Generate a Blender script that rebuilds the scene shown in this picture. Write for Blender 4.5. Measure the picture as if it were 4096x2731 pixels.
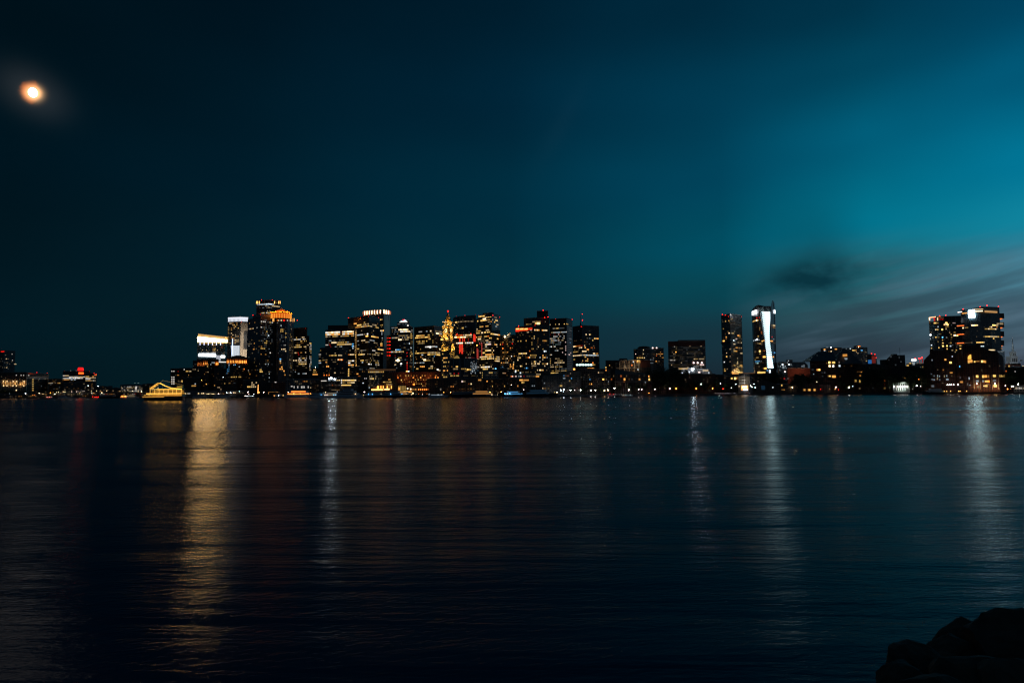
import bpy, bmesh, math, random
from mathutils import Vector, Matrix
R = math.radians
sc = bpy.context.scene
COL = sc.collection
for o in list(bpy.data.objects): bpy.data.objects.remove(o)

# ------------------------------------------------------------------ camera
FPX = 2731.0                      # 24 mm on a 36 mm wide sensor, photograph 4096 wide
CAM = Vector((0, 0, 5.85))
PITCH = math.atan(205.5 / FPX)
ROLL = 0.006
Fw = Vector((0, math.cos(PITCH), math.sin(PITCH)))
U0 = Vector((0, -math.sin(PITCH), math.cos(PITCH)))
X0 = Vector((1, 0, 0))
Rt = X0 * math.cos(ROLL) - U0 * math.sin(ROLL)
Up = X0 * math.sin(ROLL) + U0 * math.cos(ROLL)
cd = bpy.data.cameras.new('camera')
cd.lens = 24; cd.sensor_width = 36; cd.clip_start = 0.1; cd.clip_end = 60000
cam = bpy.data.objects.new('camera', cd); COL.objects.link(cam)
m = Matrix((Rt, Up, -Fw)).transposed().to_4x4(); m.translation = CAM
cam.matrix_world = m
sc.camera = cam

sc.view_settings.view_transform = 'Standard'
sc.view_settings.look = 'None'
sc.view_settings.exposure = 0.0
sc.view_settings.gamma = 1.0
sc.view_settings.use_curve_mapping = False
sc.cycles.use_denoising = True
sc.cycles.max_bounces = 4
sc.cycles.diffuse_bounces = 2
sc.cycles.glossy_bounces = 3
sc.cycles.sample_clamp_indirect = 4.0
sc.cycles.use_light_tree = True
sc.cycles.filter_width = 1.25

def s2l(c):
    return tuple((v / 255 / 12.92) if v / 255 <= 0.04045 else ((v / 255 + 0.055) / 1.055) ** 2.4 for v in c)

def ray(px, py):
    return Fw + Rt * ((px - 2048) / FPX) + Up * ((1365.5 - py) / FPX)

def azel(px, py):
    d = ray(px, py).normalized()
    return math.atan2(d.x, d.y), math.asin(d.z)

# ------------------------------------------------------------------ world: dusk sky
MOON_PX = (131, 371)
world = bpy.data.worlds.new('World'); sc.world = world
world.use_nodes = True
wt = world.node_tree; wt.nodes.clear()
class G:
    """tiny node-graph helper"""
    def __init__(s, t): s.t = t; s.n = t.nodes; s.l = t.links
    def put(s, sock, v):
        if isinstance(v, bpy.types.NodeSocket): s.l.new(v, sock)
        else: sock.default_value = v
    def m(s, op, a, b=0.0, c=None, clamp=False):
        n = s.n.new('ShaderNodeMath'); n.operation = op; n.use_clamp = clamp
        s.put(n.inputs[0], a); s.put(n.inputs[1], b)
        if c is not None: s.put(n.inputs[2], c)
        return n.outputs[0]
    def mr(s, v, a, b, c=0.0, d=1.0, smooth=True):
        n = s.n.new('ShaderNodeMapRange'); n.interpolation_type = 'SMOOTHSTEP' if smooth else 'LINEAR'; n.clamp = True
        s.put(n.inputs['Value'], v)
        for k, x in zip(('From Min', 'From Max', 'To Min', 'To Max'), (a, b, c, d)): s.put(n.inputs[k], x)
        return n.outputs[0]
    def mix(s, f, a, b, mode='MIX'):
        n = s.n.new('ShaderNodeMix'); n.data_type = 'RGBA'; n.blend_type = mode; n.clamp_factor = True
        s.put(n.inputs[0], f); s.put(n.inputs[6], a); s.put(n.inputs[7], b)
        return n.outputs[2]
    def xyz(s, x, y, z):
        n = s.n.new('ShaderNodeCombineXYZ')
        for i, v in enumerate((x, y, z)): s.put(n.inputs[i], v)
        return n.outputs[0]
    def sep(s, v):
        n = s.n.new('ShaderNodeSeparateXYZ'); s.put(n.inputs[0], v); return n.outputs
    def noise(s, vec, scale, detail=3, rough=0.5, dist=0.0):
        n = s.n.new('ShaderNodeTexNoise'); n.noise_dimensions = '3D'
        if vec is not None: s.put(n.inputs['Vector'], vec)
        n.inputs['Scale'].default_value = scale; n.inputs['Detail'].default_value = detail
        n.inputs['Roughness'].default_value = rough; n.inputs['Distortion'].default_value = dist
        return n.outputs[0]
g = G(wt)
tc = wt.nodes.new('ShaderNodeTexCoord')
dx, dy, dz = g.sep(tc.outputs['Generated'])
az = g.m('ARCTAN2', dx, dy)
el = g.m('ARCSINE', dz)
ELMAX = R(36)
cols = [
 (0,    [(1560,(3,23,30)),(1300,(2,24,33)),(1000,(1,22,31)),(600,(0,20,30)),(0,(0,17,26))]),
 (1000, [(1560,(4,28,36)),(1300,(4,32,41)),(1000,(2,32,44)),(700,(0,29,43)),(400,(0,25,38)),(0,(0,20,32))]),
 (2048, [(1560,(9,36,44)),(1300,(7,43,55)),(1100,(2,48,63)),(800,(0,46,64)),(400,(0,37,56)),(0,(0,29,45))]),
 (2900, [(1560,(24,38,49)),(1350,(20,50,62)),(1150,(6,72,86)),(980,(0,77,97)),(700,(0,68,92)),(400,(0,57,80)),(0,(0,42,62))]),
 (3500, [(1560,(46,50,60)),(1400,(44,60,70)),(1250,(56,98,108)),(1080,(34,114,128)),(880,(0,116,142)),(550,(0,94,122)),(250,(0,68,92)),(0,(0,53,75))]),
 (4096, [(1560,(66,62,78)),(1420,(72,82,96)),(1270,(82,118,136)),(1100,(74,130,150)),(900,(14,130,156)),(650,(0,116,148)),(300,(0,86,116)),(0,(0,66,94))]),
]
prev = None; prevaz = None
for px, stops in cols:
    n = wt.nodes.new('ShaderNodeValToRGB'); n.color_ramp.interpolation = 'EASE'
    g.put(n.inputs[0], g.m('DIVIDE', el, ELMAX, clamp=True))
    e = n.color_ramp.elements
    pts = sorted((max(0, azel(px, py)[1] / ELMAX), c) for py, c in stops)
    while len(e) < len(pts): e.new(0.5)
    for i, (p, c) in enumerate(pts): e[i].position = p; e[i].color = (*s2l(c), 1)
    a = azel(px, 1300)[0]
    if prev is None: prev = n.outputs[0]
    else: prev = g.mix(g.mr(az, prevaz, a, smooth=False), prev, n.outputs[0])
    prevaz = a
# beyond the afterglow to the right, and behind the camera, the sky falls back to night blue
sky = g.mix(g.mr(az, R(60), R(115)), prev, (*s2l((22, 36, 48)), 1))
sky = g.mix(g.mr(az, R(-110), R(-60), 1, 0), sky, (*s2l((18, 32, 44)), 1))
# streaky low cloud rising to the right over the afterglow
u = g.m('ADD', g.m('MULTIPLY', az, 1.0), g.m('MULTIPLY', el, 0.9))
v = g.m('SUBTRACT', el, g.m('MULTIPLY', az, 0.20))
st = g.noise(g.xyz(g.m('MULTIPLY', u, 3.2), g.m('MULTIPLY', v, 26.0), 0.3), 1.0, 4, 0.55, 0.6)
zone = g.m('MULTIPLY', g.mr(az, R(17), R(28)), g.mr(el, R(12), R(6)))
sky = g.mix(g.m('MULTIPLY', g.mr(st, 0.40, 0.64), g.m('MULTIPLY', zone, 0.60)), sky, (*s2l((44, 60, 74)), 1))
st2 = g.noise(g.xyz(g.m('MULTIPLY', u, 5.0), g.m('MULTIPLY', v, 48.0), 4.3), 1.0, 3, 0.5, 0.3)
sky = g.mix(g.m('MULTIPLY', g.mr(st2, 0.45, 0.72), g.m('MULTIPLY', zone, 0.42)), sky, (*s2l((90, 116, 134)), 1))
# one soft dark cloud
def blob(cx, cy, ra, re, rot=0.0, soft=1.0):
    a0, e0 = azel(cx, cy)
    da = g.m('SUBTRACT', az, a0); de = g.m('SUBTRACT', el, e0)
    p = g.m('ADD', g.m('MULTIPLY', da, math.cos(rot)), g.m('MULTIPLY', de, math.sin(rot)))
    q = g.m('SUBTRACT', g.m('MULTIPLY', de, math.cos(rot)), g.m('MULTIPLY', da, math.sin(rot)))
    p = g.m('DIVIDE', p, R(ra)); q = g.m('DIVIDE', q, R(re))
    r2 = g.m('ADD', g.m('MULTIPLY', p, p), g.m('MULTIPLY', q, q))
    return g.m('EXPONENT', g.m('MULTIPLY', r2, -soft))
wob = g.noise(g.xyz(g.m('MULTIPLY', az, 9.0), g.m('MULTIPLY', el, 16.0), 1.7), 1.0, 4, 0.55)
cl = g.m('ADD', blob(3175, 1118, 6.2, 1.2, 0.12), g.m('MULTIPLY', blob(3330, 1165, 3.4, 1.7, -0.35), 0.75))
cl = g.m('ADD', cl, g.m('MULTIPLY', blob(3270, 1010, 2.6, 3.0, 0.2), 0.5))
cl = g.m('MULTIPLY', cl, g.mr(wob, 0.28, 0.62, 0.3, 1.2))
sky = g.mix(g.m('MULTIPLY', cl, 0.58, clamp=True), sky, (*s2l((8, 52, 64)), 1))
sky = g.mix(g.m('MULTIPLY', blob(2245, 500, 3.5, 0.8, 1.0), 0.025), sky, (*s2l((60, 90, 110)), 1))
# large faint mottling of the high sky
mot = g.noise(g.xyz(g.m('MULTIPLY', az, 3.0), g.m('MULTIPLY', el, 6.0), 9.1), 1.0, 3, 0.5)
sky = g.mix(1.0, sky, g.xyz(*(g.mr(mot, 0.25, 0.75, 0.88, 1.1, False),) * 3), 'MULTIPLY')
# thin cloud lit by the moon
ca = blob(128, 370, 1.15, 0.85, -0.35, 1.0); cb = blob(131, 371, 1.9, 1.3, -0.35, 1.0)
rag = g.noise(g.xyz(g.m('MULTIPLY', az, 60.0), g.m('MULTIPLY', el, 60.0), 2.2), 1.0, 3, 0.6)
edge = g.mr(g.m('ADD', blob(123, 370, 0.66, 0.66, 0.0), g.m('MULTIPLY', g.m('SUBTRACT', rag, 0.5), 0.6)), 0.24, 0.72)
add = g.mix(1.0, sky, g.mix(cb, (0, 0, 0, 1), (0.020, 0.021, 0.022, 1)), 'ADD')
add = g.mix(1.0, add, g.mix(g.m('MULTIPLY', edge, 0.9), (0, 0, 0, 1), (0.58, 0.115, 0.004, 1)), 'ADD')
add = g.mix(1.0, add, g.mix(blob(134, 373, 0.44, 0.40, 0.4, 1.2), (0, 0, 0, 1), (2.2, 1.3, .6, 1)), 'ADD')
nish = wt.nodes.new('ShaderNodeTexSky'); nish.sky_type = 'NISHITA'; nish.sun_disc = False
nish.sun_elevation = R(-4.0); nish.sun_rotation = R(55)
below = g.mr(el, R(-0.3), R(0.0), 0.25, 1.0)
add = g.mix(1.0, add, g.xyz(below, below, below), 'MULTIPLY')
b1 = wt.nodes.new('ShaderNodeBackground'); g.put(b1.inputs[0], add); b1.inputs[1].default_value = 1.0
b2 = wt.nodes.new('ShaderNodeBackground'); g.put(b2.inputs[0], nish.outputs[0]); b2.inputs[1].default_value = 0.006
ad = wt.nodes.new('ShaderNodeAddShader'); wt.links.new(b1.outputs[0], ad.inputs[0]); wt.links.new(b2.outputs[0], ad.inputs[1])
wo = wt.nodes.new('ShaderNodeOutputWorld'); wt.links.new(ad.outputs[0], wo.inputs[0])
world.cycles.sampling_method = 'MANUAL'; world.cycles.sample_map_resolution = 512

# moonlight: the only sun lamp of the scene
sl = bpy.data.lights.new('moonlight', 'SUN'); sl.energy = 0.0035; sl.angle = R(0.5); sl.color = (1.0, 0.95, 0.88)
so = bpy.data.objects.new('moonlight', sl); COL.objects.link(so)
so.rotation_euler = ray(MOON_PX[0], MOON_PX[1] - 34).to_track_quat('Z', 'Y').to_euler()

# ------------------------------------------------------------------ helpers
def new_mat(name): 
    mt = bpy.data.materials.new(name); mt.use_nodes = True
    return mt, mt.node_tree, mt.node_tree.nodes['Principled BSDF']

_em = {}
def emit(col, s):
    k = (col, s)
    if k not in _em:
        mt, t, b = new_mat('light_%d' % len(_em))
        b.inputs['Base Color'].default_value = (0.1, 0.1, 0.1, 1)
        b.inputs['Emission Color'].default_value = (*col, 1)
        b.inputs['Emission Strength'].default_value = s
        if s < 0.6: mt.cycles.emission_sampling = 'NONE'
        _em[k] = mt
    return _em[k]
CW = (1.0, 0.93, 0.84); WW = (1.0, 0.72, 0.38); AM = (1.0, 0.42, 0.08); OR = (1.0, 0.22, 0.025); RD = (1.0, 0.012, 0.004)
CO = (0.75, 0.9, 1.0); BL = (0.12, 0.5, 1.0); YE = (1.0, 0.60, 0.15); TE = (0.55, 1.0, 0.92); PK = (1.0, 0.72, 0.68)
GLOW = {'c': CW, 'w': WW, 'a': AM, 'o': OR, 'r': RD, 'k': CO, 'b': BL, 'y': YE, 't': TE, 'p': PK}
def E(code):
    """'w2' = warm, level 2"""
    return emit(GLOW[code[0]], {'0': 0.035, '1': 0.11, '2': 0.30, '3': 0.60, '4': 1.15, '5': 2.7, '6': 9.0, '7': 26.0, '8': 64.0, '9': 380.0}[code[1]])

def plain(name, col, rough=0.7, var=0.25, scale=0.4, metal=0.0):
    mt, t, b = new_mat(name); q = G(t)
    tcn = t.nodes.new('ShaderNodeTexCoord')
    f = q.noise(tcn.outputs['Object'], scale, 5, 0.6)
    lo = tuple(c * (1 - var) for c in col); hi = tuple(min(1, c * (1 + var)) for c in col)
    q.put(b.inputs['Base Color'], q.mix(q.mr(f, 0.3, 0.7), (*lo, 1), (*hi, 1)))
    b.inputs['Roughness'].default_value = rough; b.inputs['Metallic'].default_value = metal
    return mt

def facade(name, wall, glass=(0.02, 0.03, 0.04), bay=3.0, floor=3.7, fx=0.3, fz=0.38, rough=0.75, grough=0.12, blind=0.25):
    """wall with a grid of unlit windows, laid out in metres along the face"""
    mt, t, b = new_mat(name); q = G(t)
    uvn = t.nodes.new('ShaderNodeUVMap'); uvn.uv_map = 'UVMap'
    u, v, _ = q.sep(uvn.outputs[0])
    ub = q.m('DIVIDE', u, bay); vb = q.m('DIVIDE', v, floor)
    fu = q.m('FRACT', ub); fv = q.m('FRACT', vb)
    mk = q.m('MULTIPLY', q.m('GREATER_THAN', fu, fx / 2), q.m('LESS_THAN', fu, 1 - fx / 2))
    mk = q.m('MULTIPLY', mk, q.m('GREATER_THAN', fv, fz))
    wn = t.nodes.new('ShaderNodeTexWhiteNoise'); wn.noise_dimensions = '3D'
    q.put(wn.inputs['Vector'], q.xyz(q.m('FLOOR', ub), q.m('FLOOR', vb), 0.0))
    gcol = q.mix(q.m('MULTIPLY', q.m('POWER', wn.outputs[0], 3.0), blind), (*glass, 1), (0.35, 0.33, 0.3, 1))
    st_ = q.noise(q.xyz(q.m('MULTIPLY', u, 0.15), q.m('MULTIPLY', v, 0.05), 0.0), 1.0, 4, 0.6)
    wc = q.mix(q.mr(st_, 0.3, 0.7), (*(c * 0.75 for c in wall), 1), (*(c * 1.2 for c in wall), 1))
    q.put(b.inputs['Base Color'], q.mix(mk, wc, gcol))
    q.put(b.inputs['Roughness'], q.mr(mk, 0, 1, rough, grough, False))
    return mt

M = dict(
 conc=facade('concrete_facade', (0.30, 0.29, 0.28)),
 dark=facade('dark_granite_facade', (0.09, 0.085, 0.085), bay=2.6),
 brown=facade('brown_stone_facade', (0.16, 0.11, 0.08), bay=3.2),
 brick=facade('brick_facade', (0.17, 0.06, 0.035), bay=3.4, fx=0.5, fz=0.5, floor=3.4),
 glass=facade('glass_facade', (0.05, 0.07, 0.09), (0.03, 0.05, 0.07), bay=1.8, fx=0.12, fz=0.2, rough=0.3, grough=0.08),
 tealg=facade('teal_glass_facade', (0.10, 0.16, 0.18), (0.05, 0.10, 0.12), bay=1.8, fx=0.16, fz=0.3, rough=0.3, grough=0.2),
 pale=facade('pale_stone_facade', (0.42, 0.40, 0.36), bay=3.6, fx=0.45, fz=0.45),
 louv=facade('slatted_facade', (0.33, 0.29, 0.24), (0.02, 0.02, 0.02), bay=40.0, fx=0.01, fz=0.45),
 grid=facade('pale_grid_facade', (0.22, 0.22, 0.23), (0.05, 0.08, 0.09), bay=3.2, fx=0.35, fz=0.45, blind=0.5),
 old=facade('old_wharf_facade', (0.10, 0.07, 0.055), bay=4.2, fx=0.62, fz=0.5, floor=3.6),
)
P = dict(
 conc=plain('concrete', (0.30, 0.29, 0.28)), stone=plain('granite_stone', (0.42, 0.38, 0.32), 0.8),
 darkm=plain('dark_metal', (0.04, 0.04, 0.045), 0.5), steel=plain('pale_metal', (0.5, 0.5, 0.5), 0.4, metal=0.6),
 roof=plain('roofing_felt', (0.05, 0.05, 0.055), 0.9), slate=plain('slate_roof', (0.05, 0.055, 0.06), 0.6),
 white=plain('white_paint', (0.75, 0.76, 0.76), 0.5, 0.06), beige=plain('beige_stone', (0.42, 0.34, 0.26), 0.8),
 brick=plain('red_brick', (0.19, 0.06, 0.04), 0.9), hull=plain('dark_hull_paint', (0.02, 0.022, 0.03), 0.35),
 hullw=plain('white_hull_paint', (0.62, 0.64, 0.66), 0.3, 0.05), wood=plain('weathered_timber', (0.10, 0.075, 0.05), 0.9),
 ground=plain('quay_paving', (0.10, 0.095, 0.09), 0.9, 0.4, 0.03), leaf=plain('foliage', (0.035, 0.06, 0.022), 0.8, 0.5, 0.8),
 bark=plain('bark', (0.07, 0.05, 0.035), 0.95), rock=plain('rock_brown', (0.075, 0.05, 0.036), 0.9, 0.45, 1.6),
 gold=plain('gilded_copper', (0.55, 0.32, 0.12), 0.5), copper=plain('verdigris_copper', (0.30, 0.42, 0.36), 0.7),
 finw=plain('white_fins', (0.65, 0.65, 0.62), 0.6), canvas=plain('canvas', (0.6, 0.55, 0.42), 0.9),
)

def mesh_obj(name, verts, faces, mat, parent=None, uvs=None, smooth=False):
    me = bpy.data.meshes.new(name); me.from_pydata([tuple(v) for v in verts], [], faces)
    for mt in (mat if isinstance(mat, (list, tuple)) else [mat]): me.materials.append(mt)
    if uvs:
        l = me.uv_layers.new(name='UVMap')
        for i, c in enumerate(uvs): l.data[i].uv = c
    if smooth:
        for p in me.polygons: p.use_smooth = True
    me.update()
    o = bpy.data.objects.new(name, me); COL.objects.link(o)
    if parent is not None: o.parent = parent
    return o

def tag(o, label=None, cat=None, group=None, kind=None):
    if label: o['label'] = label
    if cat: o['category'] = cat
    if group: o['group'] = group
    if kind: o['kind'] = kind
    return o
def empty(name, loc=(0, 0, 0), rz=0.0):
    o = bpy.data.objects.new(name, None); o.location = loc; o.rotation_euler.z = rz; o.empty_display_size = 1
    COL.objects.link(o); return o

class MB:
    """collects simple solids for one mesh"""
    def __init__(s): s.v = []; s.f = []
    def box(s, x0, x1, y0, y1, z0, z1):
        b = len(s.v)
        s.v += [(x, y, z) for z in (z0, z1) for y in (y0, y1) for x in (x0, x1)]
        s.f += [tuple(b + i for i in q) for q in ((0, 2, 3, 1), (4, 5, 7, 6), (0, 1, 5, 4), (2, 6, 7, 3), (0, 4, 6, 2), (1, 3, 7, 5))]
        return s
    def tube(s, a, b, r0, r1=None, n=6, cap=True):
        a = Vector(a); b = Vector(b); r1 = r0 if r1 is None else r1
        d = (b - a).normalized(); x = d.orthogonal().normalized(); y = d.cross(x)
        k = len(s.v)
        for p, r in ((a, r0), (b, r1)):
            for i in range(n):
                t = 2 * math.pi * i / n; s.v.append(tuple(p + x * (r * math.cos(t)) + y * (r * math.sin(t))))
        for i in range(n): j = (i + 1) % n; s.f.append((k + i, k + j, k + n + j, k + n + i))
        if cap: s.f.append(tuple(k + i for i in range(n))[::-1]); s.f.append(tuple(k + n + i for i in range(n)))
        return s
    def prism(s, poly, z0, z1):
        """poly: list of (x, y); z1 may be a list of heights"""
        n = len(poly); k = len(s.v)
        zt = z1 if isinstance(z1, (list, tuple)) else [z1] * n
        s.v += [(x, y, z0) for x, y in poly] + [(x, y, z) for (x, y), z in zip(poly, zt)]
        for i in range(n): j = (i + 1) % n; s.f.append((k + i, k + j, k + n + j, k + n + i))
        s.f.append(tuple(k + n + i for i in range(n))); s.f.append(tuple(k + i for i in range(n))[::-1])
        return s
    def ball(s, c, r, n=8, m=6, sz=1.0):
        k = len(s.v); c = Vector(c)
        s.v.append((c.x, c.y, c.z - r * sz))
        for j in range(1, m):
            t = -math.pi / 2 + math.pi * j / m
            for i in range(n):
                a = 2 * math.pi * i / n
                s.v.append((c.x + r * math.cos(t) * math.cos(a), c.y + r * math.cos(t) * math.sin(a), c.z + r * sz * math.sin(t)))
        s.v.append((c.x, c.y, c.z + r * sz)); top = len(s.v) - 1
        for i in range(n):
            j = (i + 1) % n
            s.f.append((k, k + 1 + j, k + 1 + i))
            for q in range(m - 2): b = k + 1 + q * n; s.f.append((b + i, b + j, b + n + j, b + n + i))
            b = k + 1 + (m - 2) * n; s.f.append((b + i, b + j, top))
        return s
    def build(s, name, mat, parent=None, smooth=False): return mesh_obj(name, s.v, s.f, mat, parent, smooth=smooth)

# unit cube meshes, one per light material, shared by all lit windows
_uc = {}
def unit_cube(name, mat):
    k = (name, mat.name)
    if k not in _uc:
        me = bpy.data.meshes.new(name); b = MB().box(-.5, .5, -.5, .5, -.5, .5)
        me.from_pydata(b.v, [], b.f); me.materials.append(mat); _uc[k] = me
    return _uc[k]

# ------------------------------------------------------------------ photograph measurements -> world
ZN = {0: (0, 0, 1), 1: (0, 1300, 3.92), 2: (560, 1280, 4.3545), 3: (960, 1180, 3.4087), 4: (1240, 1200, 3.5647), 5: (1540, 1200, 3.5647),
      6: (1740, 1220, 3.7333), 7: (2020, 1220, 3.7333), 8: (2380, 1320, 4.5231), 9: (2840, 1180, 3.4095), 10: (3180, 1300, 4.5231), 11: (3650, 1200, 3.5628)}
ZC = 0
def zone_(n):
    global ZC; ZC = n
def pxy(x, y):
    a, b, s = ZN[ZC]; return a + x / s, b + y / s
SHORE = [(-700, 1595), (-300, 1594), (300, 1592.5), (560, 1591.5), (800, 1591), (1100, 1591), (1400, 1591), (1900, 1588), (2200, 1587), (2400, 1584),
         (2900, 1580), (3300, 1577.5), (4050, 1575), (4500, 1573), (5000, 1570.5)]
SH = []
for px, py in SHORE:
    d = ray(px, py); t = -CAM.z / d.z; SH.append((px, d.x * t, d.y * t))
def shoreY(px):
    for (a, _, ya), (b, _, yb) in zip(SH, SH[1:]):
        if a <= px <= b: return ya + (yb - ya) * (px - a) / (b - a)
    return SH[0][2] if px < SH[0][0] else SH[-1][2]
GZ = 2.4
ATREF = None      # photograph column whose shoreline distance the current building is measured from
def ref(v):
    global ATREF; ATREF = v
def at(x, y, D):
    """zoom pixel and metres behind the shoreline -> world point"""
    px, py = pxy(x, y); Y = shoreY(px if ATREF is None else ATREF) + D; d = ray(px, py); return CAM + d * (Y / d.y)
def ppm(x, D):
    """zoom pixels per metre there"""
    px, _ = pxy(x, 0); return FPX * ZN[ZC][2] / (shoreY(px if ATREF is None else ATREF) + D)

BEACON = None
class Tower:
    def __init__(s, name, label, cat, pts, mat, back=35, base=None, flat=True, floor=3.7, bands=True, group=None, wallname='wall', root=None, units=1, parapet=True, bandmat=None, coping=None):
        """pts: (zoom x, zoom y of the roof edge, metres behind the shore) left to right along the visible front"""
        if root is None: ref(None if max(p[2] for p in pts) < 45 else pxy((pts[0][0] + pts[-1][0]) / 2, 0)[0])
        s.zone = ZC; s.rnd = random.Random(hash(name + label) % 9999 if False else sum(map(ord, label or name)) )
        W = [at(*p) for p in pts]
        if flat:
            z = W[0].z
            s.tops = [z] * len(W)
        else: s.tops = [w.z for w in W]
        s.P = [(w.x, w.y) for w in W]
        s.base = GZ if base is None else base
        a, b = W[0], W[-1]
        k = Vector((a.x + b.x, a.y + b.y)).normalized()   # push the back away from the viewer
        if root is None:
            s.root = empty(name, ((a.x + b.x) / 2, (a.y + b.y) / 2, s.base)); tag(s.root, label, cat, group)
        else: s.root = root
        s.off = Vector(s.root.location)
        s.back = back; s.floor = floor; s.occ = []
        n = len(s.P)
        bk = [(W[-1].x + k.x / k.y * back, W[-1].y + back), (W[0].x + k.x / k.y * back, W[0].y + back)]
        poly = s.P + bk; tops = s.tops + [s.tops[-1], s.tops[0]]
        s.poly = poly; s.k = k
        v = []; f = []; uv = []; u = 0.0
        ox, oy, oz = s.off
        for i in range(len(poly)):
            j = (i + 1) % len(poly); (x0, y0), (x1, y1) = poly[i], poly[j]
            L = math.hypot(x1 - x0, y1 - y0); b0 = len(v)
            v += [(x0 - ox, y0 - oy, s.base - oz), (x1 - ox, y1 - oy, s.base - oz), (x1 - ox, y1 - oy, tops[j] - oz), (x0 - ox, y0 - oy, tops[i] - oz)]
            f.append((b0, b0 + 1, b0 + 2, b0 + 3))
            uv += [(u, 0), (u + L, 0), (u + L, tops[j] - s.base), (u, tops[i] - s.base)]; u += L
        b0 = len(v); v += [(x - ox, y - oy, z - oz) for (x, y), z in zip(poly, tops)]; f.append(tuple(range(b0, b0 + len(poly))))
        uv += [(0.01, 0.01)] * len(poly)
        nw = len(f)
        mats = [mat]
        bm_ = bandmat
        if bands:                                   # storey bands standing proud of the wall
            mats.append(bm_ or P['darkm'])
            z = s.base + floor
            while z < min(s.tops) - 1.5:
                for i in range(n - 1):
                    A = Vector(s.P[i]); B = Vector(s.P[i + 1]); t = (B - A).normalized(); nn = Vector((t.y, -t.x))
                    b0 = len(v)
                    for zz in (z - 0.18, z + 0.18):
                        for p in (A - nn * 0.05, B - nn * 0.05, B + nn * 0.16, A + nn * 0.16): v.append((p.x - ox, p.y - oy, zz - oz))
                    for q in ((3, 2, 6, 7), (0, 3, 7, 4), (1, 5, 6, 2), (4, 7, 6, 5), (0, 1, 2, 3)):
                        f.append(tuple(b0 + c for c in q)); uv += [(0, 0)] * 4
                z += floor
        me_o = mesh_obj(wallname, v, f, mats, s.root, uv)
        for p in me_o.data.polygons[nw:]: p.material_index = 1
        s.wall = me_o
        if flat and parapet:
            pb = MB(); zt = s.tops[0] - oz
            for i in range(len(poly)):
                j = (i + 1) % len(poly); A = Vector(poly[i]); B = Vector(poly[j])
                if (B - A).length < .5: continue
                t = (B - A).normalized(); nn = Vector((t.y, -t.x)); q0, q1, q2, q3 = A + nn * .12, B + nn * .12, B - nn * .4, A - nn * .4
                pb.prism([(p.x - ox, p.y - oy) for p in (q0, q1, q2, q3)], zt + .003 * (i + 1), zt + 0.9 + .003 * i)
            pb.build('parapet', coping or P['conc'], s.root)
        if units and flat:
            r = s.rnd
            for _ in range(units):
                w = abs(W[-1].x - W[0].x); cx = W[0].x + (W[-1].x - W[0].x) * r.uniform(.35, .65) + k.x / k.y * back * .5; cy = max(p[1] for p in s.P) + back * .5
                ww, dd, hh = w * r.uniform(.1, .22), back * .2, r.uniform(1.5, 2.6)
                MB().box(cx - ww - ox, cx + ww - ox, cy - dd - oy, cy + dd - oy, s.tops[0] - oz, s.tops[0] + hh - oz).build('roof_unit', P['roof'], s.root)
    # -- points on the front
    def hit(s, x, y):
        px, py = pxy(x, y); d = ray(px, py); best = None
        for i in range(len(s.P) - 1):
            A = Vector(s.P[i]); B = Vector(s.P[i + 1]); t = B - A; nn = Vector((t.y, -t.x)).normalized()
            den = d.x * nn.x + d.y * nn.y
            if abs(den) < 1e-6: continue
            k = (A - Vector((CAM.x, CAM.y))).dot(nn) / den
            p = CAM + d * k; w = (Vector((p.x, p.y)) - A).dot(t) / t.length_squared
            e = max(0, -w, w - 1) * t.length
            if best is None or e < best[0]: best = (e, p, t.normalized(), nn)
        return best[1:]
    def box(s, x0, y0, x1, y1, mat, name='window', proud=0.12, thick=0.3, snap=False, force=False):
        xm, ym = (x0 + x1) / 2, (y0 + y1) / 2
        p, t, nn = s.hit(xm, ym)
        q0, q1 = s.hit(xm, y0)[0], s.hit(xm, y1)[0]
        sc_ = abs(q0.z - q1.z); k = abs(t.x) + 1e-3
        a = s.hit(x0, ym)[0]; b = s.hit(x1, ym)[0]
        w = (Vector((b.x, b.y)) - Vector((a.x, a.y))).length
        w = min(w, (x1 - x0) / ppm(xm, 0) * 3.0)
        z = p.z
        if snap:
            z = s.base + (math.floor((z - s.base) / s.floor) + 0.62) * s.floor
            sc_ = min(sc_, s.floor * 0.62)
            if z + sc_ / 2 > max(s.tops): z -= s.floor
            hitl = [q_ for q_ in s.occ if abs(q_[2] - z) < 1.2 and math.hypot(q_[0] - p.x, q_[1] - p.y) < (q_[3] + w) * .5 * .92]
            if hitl and not force: return None
            for q_ in hitl: bpy.data.objects.remove(q_[4]); s.occ.remove(q_)
        elif name == 'window': proud += .1
        me = unit_cube(name, mat)
        o = bpy.data.objects.new(name, me); COL.objects.link(o); o.parent = s.root
        if snap: s.occ.append((p.x, p.y, z, w, o))
        c = Vector((p.x + nn.x * (proud - thick / 2 + .02), p.y + nn.y * (proud - thick / 2 + .02), z)) - s.off
        o.location = c; o.rotation_euler.z = math.atan2(t.y, t.x); o.scale = (w, thick, sc_)
        return o
    def row(s, y, x0, x1, codes, pitch=18, fill=0.8, h=15, run=(1, 3), gap=0.3):
        x = x0; r = s.rnd
        while x < x1 - pitch * .5:
            n = r.randint(*run); w = min(n * pitch, x1 - x)
            if r.random() < fill:
                s.box(x, y - h / 2, x + w - pitch * gap, y + h / 2, E(r.choice(codes)), snap=True)
            x += w
    def spots(s, lst, code, w=10, h=13):
        for x, y in lst: s.box(x - w / 2, y - h / 2, x + w / 2, y + h / 2, E(code), snap=True, force=True)
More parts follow.
